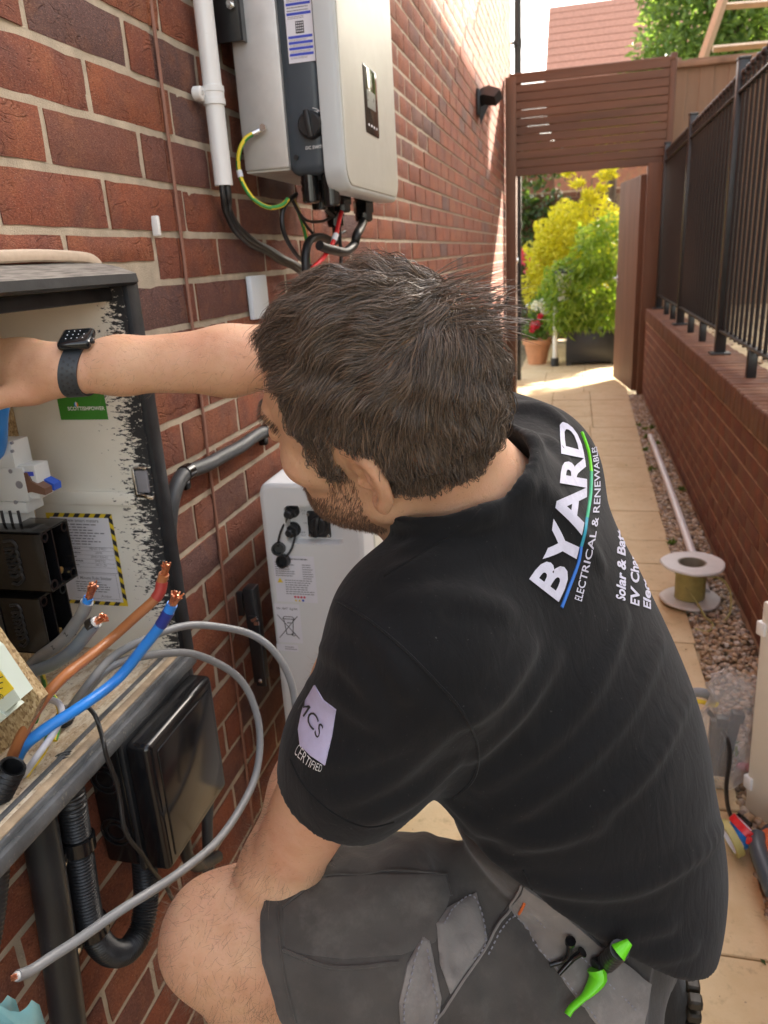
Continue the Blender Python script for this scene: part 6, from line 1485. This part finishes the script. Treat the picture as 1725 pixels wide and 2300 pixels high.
patch('pocket_band', [(1100, 1961), (1138, 1912), (1205, 1955), (1300, 2040), (1400, 2122), (1385, 2225), (1300, 2225), (1190, 2080)], bp_, .0022, M['pocket'], pants, 18, .0045)
stitch('seam', [(1129, 1908), (1098, 1962), (1040, 2055), (929, 2212)], bp_, .0014, M['pocket'], pants, .0050)
stitch('orange_stitch', [(1137, 1938), (1128, 1960)], bp_, .0016, mat('orange thread', (.7, .16, .04), .7), pants, .0075)
stitch('seam', [(600, 1955), (604, 2030), (615, 2110), (640, 2212)], bp_, .0013, M['shorts'], pants, .0008)
stitch('seam', [(610, 1960), (700, 1895), (780, 1890), (860, 1880), (965, 1890)], bp_, .0013, M['shorts'], pants, .0008)
stitch('seam', [(965, 1890), (975, 1935)], bp_, .0016, M['shorts'], pants, .0008)
stitch('seam', [(610, 2050), (740, 2060), (870, 2045)], bp_, .0013, M['shorts'], pants, .0008)
stitch('seam', [(610, 2052), (720, 2090), (860, 2080)], bp_, .0022, M['shorts'], pants, .0012)
stitch('seam', [(820, 1895), (850, 1960), (905, 2040)], bp_, .0013, M['shorts'], pants, .0008)
for x in (700, 745): stitch('seam', [(x, 1925), (x + 2, 1965)], bp_, .0009, M['ink'], pants, .0006, .003)
# watch on the right wrist
wt = RW + nrm(RE - RW) * .030; wa = nrm(RE - RW)
vw = nrm(CAM - wt); wup = nrm(V(.10, -.30, 1.) - wa * (V(.10, -.30, 1.) @ wa)); wsd = np.cross(wa, wup)
WR = np.stack([wa, wsd, wup], 1); watch = MB()
for s in range(1):
    n = 40; vv = []
    for i in range(n):
        a = 2 * math.pi * i / n; rr_x = .0335; slew = -.012 * math.sin(a - .3)
        for (w_, h_) in ((-.0105, 0), (-.0105, .0026), (.0105, .0026), (.0105, 0)):
            vv.append(wt + WR @ V(w_ + slew, math.sin(a) * (.0315 + h_), math.cos(a) * (.0300 + h_)))
    watch.add(vv, [(i * 4 + j, i * 4 + (j + 1) % 4, ((i + 1) % n) * 4 + (j + 1) % 4, ((i + 1) % n) * 4 + j) for i in range(n) for j in range(4)])
wo = watch.build('watch_strap', mat('charcoal strap', (.035, .042, .050), .5), man)
x_ = MB()
for i in range(14):
    for k in (-1, 0, 1):
        if (i + k) % 2: continue
        a = .75 + i * .11; slew = -.012 * math.sin(a - .3)
        for sgn in (1, -1):
            p_ = wt + WR @ V(k * .0055 + (-.012 * math.sin(sgn * a - .3)), sgn * math.sin(a) * .0342, math.cos(a) * .0327); nn_ = nrm(WR @ V(0, sgn * math.sin(a), math.cos(a)))
            x_.cyl(p_ - nn_ * .001, p_ + nn_ * .0003, .0016, n=8)
x_.build('strap_hole', M['ink'], wo)['kind'] = 'stuff'
wc = MB().box(wt + wup * .0365 + wa * .002, (.037, .043, .0115), R=WR, bev=.005, seg=4); wco = wc.build('watch_case', mat('black glass watch', (.010, .012, .014), .12, bm=0, rvar=.04), man)
x_ = MB()
for i in range(4):
    for j in (-1, 0, 1):
        if (i, j) in ((3, -1),): continue
        p_ = wt + wup * .0424 + WR @ V(-.009 + i * .0062 + .002, j * .0105, 0); x_.box(p_, (.0010, .0014, .0003), R=WR)
x_.build('dial_digit', M['label_white'], wco, smooth=False)
MB().cyl(wt + wup * .0375 + WR @ V(.0195, .010, 0), wt + wup * .0375 + WR @ V(.0235, .010, 0), .0035, n=14, bev=.0008).build('crown', M['black_matt'], wco)
# boot of the folded right leg
q = pd(1450, 2170, 1.47); bo_ = MB(); bd = nrm(V(.25, .15, -1.)); bR = frame(V(.9, .35, -.1))
bt_ = MB().tube(spline([q + V(-.05, .02, .10), q + V(-.02, .01, .03), q + V(-.01, 0, -.06), q + V(-.015, -.005, -.13)], 6), [.04] * 1 + [.043] * 17 + [.03] if False else .043, 16)
bt_ob = bt_.build('boot', cloth('dark boot', (.020, .018, .016), .2), man)
MB().tube(spline([AN + V(0, 0, .09), AN + V(.0, 0, .0), AN + V(-.005, 0, -.07), AN + V(-.02, 0, -.115)], 6), [.046] * 6 + [.048] * 13, 16).tube(spline([AN + V(.04, 0, -.105), AN + V(-.05, 0, -.11), AN + V(-.13, 0, -.122), AN + V(-.165, 0, -.130)], 6), [.040] * 12 + [.044] * 5 + [.036, .028], 14, flat=1.1).build('boot', bt_ob.data.materials[0], man)
x_ = MB()
for k in range(7):
    for s in (-1, 0, 1): x_.box(q + V(.028, s * .026, .045 - k * .026), (.02, .020, .017), bev=.003, seg=1)
x_.build('sole_lug', mat('boot sole', (.035, .028, .018), .6, bm=.2), bt_ob)

# ================================================================ hair
def cran(P):                                   # distance to the skull, head axes
    d = el_(P, (-.004, 0, .045), (.098, .077, .089)); d = smin(d, el_(P, (-.045, 0, .02), (.056, .064, .07)), .03); return smin(d, el_(P, (.042, 0, -.025), (.054, .060, .085)), .03)
def grad(f, P, e=.0015):
    g = np.stack([f(P + np.eye(3)[i] * e) - f(P - np.eye(3)[i] * e) for i in range(3)], 1); return g / (np.linalg.norm(g, axis=1)[:, None] + 1e-9)
hv_l = (v2 - HP) @ HR
def sample(fn, n, seed):
    r = np.random.RandomState(seed); tri = np.concatenate([f2[:, [0, 1, 2]], f2[:, [0, 2, 3]]]); A, B_, C_ = (hv_l[tri[:, i]] for i in range(3))
    w = np.linalg.norm(np.cross(B_ - A, C_ - A), axis=1) * fn((A + B_ + C_) / 3); w /= w.sum()
    i = r.choice(len(tri), n, p=w); a, b = r.rand(2, n); s = a + b > 1; a[s] = 1 - a[s]; b[s] = 1 - b[s]
    return A[i] + a[:, None] * (B_[i] - A[i]) + b[:, None] * (C_[i] - A[i])
def hairline(p):
    f, l, u = p[:, 0], np.abs(p[:, 1]), p[:, 2]
    fr_ = np.interp(f, [-.12, -.085, -.055, -.03, -.022, .000, .010, .014, .034, .040, .052, .066, .078, .10], [-.062, -.060, -.048, -.036, .030, .046, .042, -.008, -.010, .044, .082, .094, .102, .108])
    fr_ = fr_ + np.where(f > .06, -.10 * np.clip(.05 - l, 0, .05) , 0) * 0
    return u - fr_
lump = lambda p: .0025 * np.sin(p[:, 0] * 210 + p[:, 1] * 90) * np.sin(p[:, 2] * 170 + p[:, 1] * 130)
def hair_w(p): return (hairline(p) + lump(p) > 0).astype(float)
WH = V(-.079, -.022, .097)
def smooth_noise(p, fr, seed):
    r = np.random.RandomState(seed); o = 0
    for k in range(5):
        d = r.normal(size=3); d /= np.linalg.norm(d); o = o + np.sin((p @ d) * fr * (1 + .35 * k) + r.rand() * 6.28)
    return o / 2.6
def flow(p):
    n = grad(cran, p); d = p - WH; d = d - n * np.sum(d * n, 1)[:, None]; dist = np.linalg.norm(d, axis=1); d /= dist[:, None] + 1e-6
    sw = np.cross(n, d); a = .45 * np.exp(-dist / .05) + .30 * smooth_noise(p, 60, 3) + .16 * smooth_noise(p, 150, 4)
    d = d * np.cos(a)[:, None] + sw * np.sin(a)[:, None]
    side = np.clip((.098 - p[:, 2]) / .055, 0, 1) * np.clip((np.abs(p[:, 1]) - .03) / .03, 0, 1)
    down = V(-.18, 0, -1.)[None] + 0 * p; down[:, 0] -= np.clip((p[:, 0] - .015) / .03, 0, 1) * .75
    d = d * (1 - .7 * side)[:, None] + down * (.7 * side)[:, None]
    d = d - n * np.sum(d * n, 1)[:, None]; return d / (np.linalg.norm(d, axis=1)[:, None] + 1e-6), n
def grow(roots, length, lift, seed, segs=8, wav=.0018, tipc=.0, spread=.0):
    r = np.random.RandomState(seed); P = roots.copy(); out = [P.copy()]; N_ = len(P); step = length / segs
    jit = r.normal(size=(N_, 3)) * .11; d0 = np.maximum(cran(P), -.004)
    for s in range(segs):
        t = (s + 1) / segs; d, n = flow(P); dd = d + jit + n * lift[:, None] * (1.25 - 1.6 * t) * 1.0
        dd /= np.linalg.norm(dd, axis=1)[:, None]; P = P + dd * step[:, None]
        sdv = cran(P); n2 = grad(cran, P); mn = .002 + .004 * np.sin(t * 3.14)
        P = P + n2 * np.maximum(mn - sdv, 0)[:, None]
        out.append(P + n2 * (wav * 1.4 * smooth_noise(P, 130, 9))[:, None])
    return np.stack(out, 1)
def strand_mesh(name, S_, rad, mt, parent, seed=0):
    """three-sided tapered strands; S_ (n, k, 3) in head axes"""
    n, k, _ = S_.shape; Wd = S_ @ HR.T + HP
    T = np.gradient(Wd, axis=1); T /= np.linalg.norm(T, axis=2)[..., None] + 1e-9
    ref = np.random.RandomState(seed).normal(size=(n, 1, 3)); A = np.cross(T, ref); A /= np.linalg.norm(A, axis=2)[..., None] + 1e-9; B_ = np.cross(T, A)
    tp = np.interp(np.linspace(0, 1, k), [0, .55, 1], [.8, 1., .12]); rr_ = (rad[:, None] * tp[None])[..., None]
    ring = [Wd + rr_ * (math.cos(a) * A + math.sin(a) * B_) for a in (0, 2.094, 4.189)]
    vv = np.stack(ring, 2).reshape(-1, 3); base = (np.arange(n)[:, None] * k + np.arange(k - 1)[None]).reshape(-1) * 3
    ff = np.concatenate([np.stack([base + i, base + (i + 1) % 3, base + 3 + (i + 1) % 3, base + 3 + i], 1) for i in range(3)])
    return np_obj(name, vv, ff, mt, parent)
def hair_mat(name, c0, c1, rough=.38):
    m, t, b = newmat(name); ge = t.nodes.new('ShaderNodeNewGeometry')
    lnk(t, ramp(t, ge.outputs['Random Per Island'], [(0, c0), (1, c1)]), b.inputs['Base Color']); b.inputs['Roughness'].default_value = rough; b.inputs['Specular IOR Level'].default_value = .7
    b.inputs['Sheen Weight'].default_value = .15
    return m
M['hair'] = hair_mat('dark brown hair', (.032, .021, .013), (.20, .135, .088), .27)
M['beard'] = hair_mat('reddish beard', (.07, .032, .017), (.26, .14, .075), .45)
rr = np.random.RandomState(11)
def lens(p):
    f_, l_, u_ = p[:, 0], np.abs(p[:, 1]), p[:, 2]; topw = np.clip((u_ - .055) / .05, 0, 1)
    hl = np.clip(hairline(p), 0, .07) / .07; hl = hl * np.where((f_ > .03) & (p[:, 1] > .02), np.clip((u_ - .06) / .05, 0, 1), 1)
    L_ = (.007 + .017 * hl + .029 * topw + .016 * np.clip((f_ - .045) / .03, 0, 1) * np.clip((u_ - .085) / .015, 0, 1)) * (rr.uniform(.8, 1.12, len(p)) * topw + rr.uniform(.55, 1.2, len(p)) * (1 - topw)); return L_, (.12 + .12 * topw + .30 * np.clip((f_ - .03) / .05, 0, 1) * topw) * rr.uniform(.6, 1.25, len(p))
def seat(p): p = p - grad(cran, p) * cran(p)[:, None]; return p[hairline(p) > -.002]
# locks: guide hairs that others gather towards
gd = seat(sample(hair_w, 1500, 2)); gl_, gf_ = lens(gd); G_ = grow(gd, gl_, gf_, 3, segs=9, wav=.0026); nk = 15
of = rr.normal(size=(len(gd) * nk, 3)) * .0030; tk = np.linspace(0, 1, 10)
ST1 = np.repeat(G_, nk, 0); sc1 = rr.uniform(.72, 1.06, len(ST1))[:, None, None]; ST1 = ST1[:, :1] + (ST1 - ST1[:, :1]) * sc1
ST1 = ST1 + of[:, None] * (1 - .72 * tk[None, :, None] ** 1.2) + rr.normal(size=(len(ST1), 1, 3)) * .0011 * tk[None, :, None] ** 2
fg = seat(sample(hair_w, 9000, 5)); fl_, ff_ = lens(fg); ST2 = grow(fg, fl_ * .8, ff_ * .7, 4, segs=9, wav=.0018)
ST = np.concatenate([ST1, ST2]); ins = np.maximum(.0012 - cran(ST.reshape(-1, 3)), 0).reshape(len(ST), -1)
ST = ST + grad(cran, ST.reshape(-1, 3)).reshape(ST.shape) * ins[..., None]
tip = ST[:, -1]; bad = (tip[:, 0] > .028) & (hairline(tip) < -.003); ST[bad] = ST[bad][:, :1] + (ST[bad] - ST[bad][:, :1]) * .32
ST = ST[hairline(ST[:, 0]) > -.004]
hair = strand_mesh('hair', ST, rr.uniform(.00024, .00044, len(ST)), M['hair'], man, 1)
# longer stray hairs standing off the crown
sr_ = sample(lambda p: hair_w(p) * (np.linalg.norm(p - WH, axis=1) < .035) * (p[:, 0] < -.05), 160, 8)
dirs = nrm(V(-.9, -.35, .25))
Sx = []
for q in sr_:
    L_ = rr.uniform(.035, .062); d = nrm(V(-.85, rr.uniform(-.7, .25), rr.uniform(-.05, .5))); Sx.append([q + d * L_ * t + V(0, 0, -.25 * L_) * t * t for t in np.linspace(0, 1, 9)])
tuft = strand_mesh('crown_tuft', np.array(Sx), np.full(len(Sx), .00042), M['hair'], man, 2)
# beard, moustache, brows
def beard_w(p):
    f, l, u = p[:, 0], np.abs(p[:, 1]), p[:, 2]
    top = np.interp(f, [.0, .014, .034, .05, .075, .09, .12], [-.2, .0, -.004, -.040, -.052, -.050, -.044]); bot = np.interp(f, [0, .03, .07, .10], [-.085, -.105, -.122, -.125])
    w = (u < top + lump(p)) & (u > bot) & (f > .004)
    w &= ~((f > .092) & (l < .022) & (u > -.074) & (u < -.050))
    return w * np.where(u < -.05, 1., .6)
br = sample(beard_w, 5200, 21); nb_ = grad(lambda P: head_sdf((P @ HR.T + HP).astype(np.float32)).astype(float), br, .002)
bd_ = nrm(V(.25, 0, -1.))[None] + nb_ * .75 + rr.normal(size=br.shape) * .22; bd_ /= np.linalg.norm(bd_, axis=1)[:, None]; bl_ = rr.uniform(.0025, .0055, len(br))[:, None]
BS = np.stack([br + bd_ * bl_ * t - np.array([0, 0, .12]) * bl_ * t * t for t in np.linspace(0, 1, 4)], 1)
strand_mesh('beard', BS, rr.uniform(.00018, .00030, len(br)), M['beard'], man, 3)
def brow_w(p): return ((p[:, 0] > .06) & (np.abs(p[:, 2] - .036 - .006 * np.sin((np.abs(p[:, 1]) - .014) / .036 * 3.1)) < .0045) & (np.abs(p[:, 1]) > .012) & (np.abs(p[:, 1]) < .052)).astype(float)
eb = sample(brow_w, 320, 31); ne = grad(lambda P: head_sdf((P @ HR.T + HP).astype(np.float32)).astype(float), eb, .002)
ed_ = np.stack([-.3 + 0 * eb[:, 0], np.sign(eb[:, 1]), .25 + 0 * eb[:, 0]], 1) + ne * .4; ed_ /= np.linalg.norm(ed_, axis=1)[:, None]
for sd_ in (1, -1):
    k_ = eb[:, 1] * sd_ > 0; strand_mesh('eyebrow', np.stack([eb[k_] + ed_[k_] * .008 * t for t in np.linspace(0, 1, 4)], 1), np.full(k_.sum(), .00022), M['hair'], man, 4)
# fine hair on arms and leg
def fuzz(name, fn, n, ln, rad, mt, seed, flowd):
    r = np.random.RandomState(seed); c = v1[f1].mean(1); w = fn(c).astype(float); ar = np.linalg.norm(np.cross(v1[f1[:, 1]] - v1[f1[:, 0]], v1[f1[:, 3]] - v1[f1[:, 0]]), axis=1); w = w * ar; w /= w.sum(); i = r.choice(len(c), n, p=w)
    nn_ = np.cross(v1[f1[i, 1]] - v1[f1[i, 0]], v1[f1[i, 2]] - v1[f1[i, 0]]); nn_ /= np.linalg.norm(nn_, axis=1)[:, None] + 1e-9
    p = c[i] + r.normal(size=(n, 3)) * .0015; d = np.asarray(flowd) + r.normal(size=(n, 3)) * .45 + nn_ * .45; d /= np.linalg.norm(d, axis=1)[:, None]; L_ = r.uniform(.5, 1.2, n)[:, None] * ln
    cv = r.normal(size=(n, 3)) * .35
    S_ = np.stack([p + (d + cv * t) * L_ * t for t in np.linspace(0, 1, 4)], 1); S_ = (S_ - HP) @ HR
    return strand_mesh(name, S_, np.full(n, rad), mt, man, seed)
M['fuzz'] = hair_mat('fair body hair', (.10, .055, .03), (.28, .17, .10), .5)
fuzz('leg_hair', lambda c: (np.linalg.norm(c - KN, axis=1) < .2) & (c[:, 0] < .37) & (c[:, 2] < .80), 3400, .013, .00012, M['fuzz'], 41, (-.2, -.1, -.6))
fuzz('arm_hair', lambda c: ((c[:, 0] < .40) & (c[:, 1] > .75) & (c[:, 2] > 1.1) & (c[:, 0] > .1)) | ((np.linalg.norm(c - (LE + LW) / 2, axis=1) < .14)), 3000, .009, .00010, M['fuzz'], 42, (-.5, -.2, -.3))
# ================================================================ things in the shorts pocket
def on(bv, x, y, off):
    h, n = cast(bv, x, y); h2, n2 = cast(bs, x, y)
    if h2 is not None and (h is None or np.linalg.norm(h2 - CAM) < np.linalg.norm(h - CAM)): h, n = h2, n2
    return None if h is None else h + n * off
def pocket_pts(lst): return [q for q in (on(bp_, x, y, o) for x, y, o in lst) if q is not None]
mk = thing('marker_pen', pocket_pts([(1270, 2085, .016)])[0], 'lime green marker holder with black grip clipped to the shorts pocket', 'marker')
p1 = pocket_pts([(1338, 2010, .020), (1318, 2022, .020)]); p2 = pocket_pts([(1320, 2020, .019), (1298, 2042, .018), (1272, 2075, .017)]); p3 = pocket_pts([(1272, 2074, .018), (1266, 2088, .019), (1268, 2108, .018), (1256, 2134, .017), (1230, 2156, .017), (1206, 2174, .018)])
if len(p1) > 1: MB().tube(p1, [.0035, .0088], 12).build('tip_cap', M['lime'], mk)
if len(p2) > 1: MB().tube(resample(spline(p2, 6), .004), lambda u: .0092 + .0007 * math.sin(u * 40), 14).build('grip', M['black_matt'], mk)
if len(p3) > 1:
    q = resample(spline(p3, 6), .004); MB().tube(q, lambda u: .0125 * (1 - .62 * min(1, max(0, (u - .12) * 2.2))) if u > .12 else .0125, 12, flat=.7).build('holder', M['lime'], mk)
for k, (a, b) in enumerate((((1238, 2012), (1180, 2080)), ((1256, 2028), (1196, 2098)))):
    q = pocket_pts([(a[0], a[1], .013), ((a[0] + b[0]) / 2, (a[1] + b[1]) / 2, .013), (b[0], b[1], .011)])
    if len(q) > 1:
        pn = thing('pen', q[0], 'black pen hooked on the pocket band left of the lime marker, %s one' % ('left', 'right')[k], 'pen', 'black pens in the pocket')
        MB().tube(resample(spline(q, 6), .004), lambda u: .0036 - .0012 * u, 10).build('barrel', M['black_gloss'], pn)
        MB().tube([q[0], q[0] + (q[0] - q[1]) * .12], .0055, 10).build('cap', M['black_gloss'], pn)
# ================================================================ things lying on the path and gravel
dr = thing('cable_drum', (1.13, 3.0, 0), 'white plastic cable drum with yellow green cable standing on the path edge', 'cable drum')
dc = (1.13, 3.0, .0)
for z, r, nm in ((.012, .116, 'bottom_flange'), (.165, .122, 'top_flange')):
    pr = [(.055, z), (r - .004, z), (r, z + .004), (r, z + .008), (r - .004, z + .012), (.055, z + .012), (.055, z)]
    b = MB().lathe(dc, pr, n=40)
    vv = np.array(b.v); an = np.arctan2(vv[:, 1] - 3.0, vv[:, 0] - 1.13); rr0 = np.hypot(vv[:, 0] - 1.13, vv[:, 1] - 3.0)
    sc_ = 1 + np.where(rr0 > .1, .02 * np.sin(an * 3 + 1) + .012 * np.sin(an * 7), 0); vv[:, 0] = 1.13 + (vv[:, 0] - 1.13) * sc_; vv[:, 1] = 3 + (vv[:, 1] - 3) * sc_; vv[:, 2] += np.where(rr0 > .1, .004 * np.sin(an * 2), 0)
    b.v = [tuple(q) for q in vv]; b.build(nm, mat('drum white ' + nm, (.66, .65, .62), .55, var=.08, vs_=20, specks=.3, speck_col=(.3, .28, .25)), dr)
M['olive_cable'] = mat('yellow green cable', (.42, .37, .13), .45, var=.15, vs_=40)
MB().lathe(dc, [(.052, .024), (.052, .176), (.049, .176), (.049, .024)], n=32).build('core', mat('drum core', (.30, .27, .20), .6), dr)
MB().tube([V(1.13 + .0555 * math.cos(a), 3 + .0555 * math.sin(a), .026 + .137 * a / (2 * math.pi * 26)) for a in np.linspace(0, 2 * math.pi * 26, 26 * 20)], .0035, 6).build('cable_winding', M['olive_cable'], dr)
MB().tube(spline([(1.185, 2.99, .12), (1.235, 2.95, .13), (1.268, 2.93, .08), (1.262, 2.88, .02), (1.235, 2.84, .004)], 8), .004, 8).tube(spline([(1.10, 2.945, .09), (1.14, 2.92, .05), (1.17, 2.86, .008), (1.19, 2.80, .004), (1.16, 2.74, .004), (1.12, 2.76, .004)], 8), .004, 8).build('loose_end', M['olive_cable'], dr)
pp = MB().tube(spline([(1.226, 5.85, .022), (1.224, 5.2, .022), (1.218, 4.4, .022), (1.208, 3.6, .022), (1.20, 3.05, .022)], 8), .0195, 16); solo(pp, 'loose_pipe', M['white_pvc'], 'length of white plastic pipe lying on the gravel beside the wall', 'pipe')
# loose meter box door
dv = nrm(V(.55, -.83, 0)); dp_ = V(1.112, 1.77, .0); up_ = nrm(V(.0, .08, 1)); nn_ = nrm(np.cross(dv, up_)); R_ = np.stack([dv, nn_, up_], 1)
dd = thing('cabinet_door', dp_, 'cream cabinet door leaning on the low wall at the right edge', 'door')
MB().box(dp_ + dv * .165 + up_ * .285, (.33, .022, .57), R=R_, bev=.006).build('door_panel', M['cream_pvc'], dd)
MB().box(dp_ + dv * .004 + up_ * .50 - nn_ * .0, (.026, .034, .035), R=R_, bev=.004).build('hinge', M['white_pvc'], dd)
MB().box(dp_ + dv * .006 + up_ * .08, (.026, .034, .035), R=R_, bev=.004).build('hinge', M['white_pvc'], dd)
MB().box(dp_ + dv * .165 + up_ * .012 - nn_ * .014, (.32, .010, .022), R=R_, bev=.003).build('bottom_trim', M['black_matt'], dd)
# clear carrier bag with black packs
bc_ = V(1.055, 1.86, .0)
bg2 = MB(); rings = []
for i, (z, rx, ry) in enumerate(((.0, .045, .03), (.02, .062, .045), (.08, .070, .05), (.16, .072, .048), (.22, .066, .042), (.26, .055, .035), (.285, .060, .03), (.31, .075, .026), (.335, .055, .02))):
    for j in range(28):
        a = 2 * math.pi * j / 28; w = 1 + .10 * math.sin(a * 5 + i * 1.3) + .06 * math.sin(a * 9 - i * 2.1)
        rings.append(bc_ + V(rx * math.cos(a) * w + .06 * z + .05 * max(0, z - .2), ry * math.sin(a) * w, z + .012 * math.sin(a * 3 + i) * (i > 5)))
bg2.add(rings, [(i * 28 + j, i * 28 + (j + 1) % 28, (i + 1) * 28 + (j + 1) % 28, (i + 1) * 28 + j) for i in range(8) for j in range(28)])
m, t, b_ = newmat('clear polythene'); b_.inputs['Base Color'].default_value = (.85, .85, .86, 1); b_.inputs['Roughness'].default_value = .22
tp_ = t.nodes.new('ShaderNodeBsdfTransparent'); mx = t.nodes.new('ShaderNodeMixShader'); fr_ = N(t, 'LayerWeight', Blend=.35); lnk(t, mth(t, 'MULTIPLY_ADD', fr_.outputs['Facing'], .52, .17), mx.inputs[0]); lnk(t, tp_.outputs[0], mx.inputs[1]); lnk(t, b_.outputs[0], mx.inputs[2]); lnk(t, mx.outputs[0], t.nodes['Material Output'].inputs[0])
tc = t.nodes.new('ShaderNodeTexCoord').outputs['Object']; bump(t, b_, noise(t, tc, 45, 4, .6, dist=1.), .8, .01)
solo(bg2, 'plastic_bag', m, 'clear polythene bag holding dark packs, standing behind the man', 'bag', ang=80)
for k, (dx, dz, h) in enumerate(((-.022, .10, .17), (.016, .10, .19), (.0, .08, .14))):
    x_ = MB().box(bc_ + V(dx, .012 * (k - 1), dz + .02), (.028, .022, h), R=rotm((0, 1, 0), .12 * (k - 1) + .12), bev=.003).box(bc_ + V(dx + .015, .012 * (k - 1), dz + h / 2 + .015), (.032, .026, .03), R=rotm((0, 1, 0), .12 * (k - 1) + .12), bev=.003)
    solo(x_, 'dark_pack', M['black_matt'], ('dark slim pack at the left inside the clear bag', 'tallest dark slim pack inside the clear bag', 'short dark slim pack in the middle of the clear bag')[k], 'pack', 'packs in the clear bag')
# open tool bag behind him
tbg = thing('tool_bag', (.90, 1.95, 0), 'black tool bag mostly hidden behind the man, strap trailing on the path', 'tool bag')
MB().box((.86, 1.97, .12), (.26, .20, .22), bev=.03, seg=3).build('bag_body', cloth('tool bag cloth', (.018, .018, .02), .2), tbg)
MB().tube(spline([(1.02, 1.90, .20), (1.06, 1.80, .16), (1.05, 1.74, .07), (1.06, 1.70, .02), (1.09, 1.66, .03), (1.10, 1.62, .01)], 8), .011, 8, flat=.35).build('strap', M['black_rubber'], tbg)
MB().box((1.078, 1.685, .022), (.035, .045, .012), R=rotm((0, 0, 1), .6), bev=.004).build('buckle', M['black_gloss'], tbg)
q = pl(1524, 1502, 1, 1.9); kn_ = thing('utility_knife', q, 'grey and yellow tool handle poking out behind the black shirt', 'tool')
MB().tube(spline([q + V(-.09, .02, -.03), q + V(-.03, 0, .006), q + V(.008, 0, .002), q + V(.022, 0, -.016)], 6), [.014] * 16 + [.014, .013, .010], 10, flat=.6).build('handle', M['grey_cable'], kn_)
MB().tube(spline([q + V(-.08, .01, -.052), q + V(-.02, -.004, -.018), q + V(.022, -.004, -.026), q + V(.03, 0, -.018)], 6), .006, 8).build('yellow_edge', M['yellow'], kn_)
# rolls of tape
def roll(name, c, ax, ro, ri, w, mt, lab, lab2=None):
    t_ = thing(name, c, lab, 'tape', 'rolls of tape'); MB().lathe(c, [(ri + .002, 0), (ro - .001, 0), (ro, .001), (ro, w - .001), (ro - .001, w), (ri + .002, w), (ri + .002, 0)], ax, 36).build('tape', M[mt], t_)
    MB().lathe(c, [(ri, .0005), (ri + .0022, .0005), (ri + .0022, w - .0005), (ri, w - .0005), (ri, .0005)], ax, 30).build('core', M['label_white'], t_); return t_
roll('tape_roll', V(1.062, 1.600, .062), (.55, .25, .55), .040, .030, .018, 'red', 'red roll of tape propped on the path beside the black shirt')
roll('tape_roll', V(1.030, 1.590, .044), (.75, .25, .30), .044, .032, .018, 'olive_cable', 'yellow green roll of tape on the path, under the red roll')
roll('tape_roll', V(1.052, 1.612, .034), (.6, .35, .35), .033, .024, .016, 'blue_cable', 'blue roll of tape squeezed between the red and yellow ones')
# cordless tool at the right edge
ct_ = thing('power_tool', (1.16, 1.42, 0), 'orange and dark grey power tool lying on the path at the right edge', 'power tool')
a, b = V(1.128, 1.56, .045), V(1.125, 1.24, .05)
MB().tube(spline([a + V(.02, .03, 0), a, (a + b) / 2 + V(.012, 0, .01), b], 8), [.030] + [.045] * 8 + [.050] * 12 + [.048] * 4, 16).build('body', mat('orange casing', (.62, .13, .04), .4, var=.05), ct_)
MB().tube(spline([a + V(-.034, .03, .02), a + V(-.046, -.03, .03), a + V(-.044, -.09, .03), a + V(-.034, -.15, .02)], 6), [.014] + [.020] * 14 + [.022] * 3 + [.014], 12).tube(spline([a + V(.02, .055, 0), a + V(.018, .02, .0)], 4), .046, 16).build('grip_sleeve', M['slate'], ct_)
MB().cyl(a + V(-.060, -.01, .036), a + V(-.066, -.01, .038), .009, n=14).build('button', M['red'], ct_)
pb = MB().ball((1.135, 1.93, .008), (.022, .018, .006), 8, 5).ball((1.148, 1.915, .009), (.012, .015, .005), 8, 5); solo(pb, 'fallen_petal', M['petal_pink'], 'crushed crimson petal on the gravel by the cream door', 'petal')
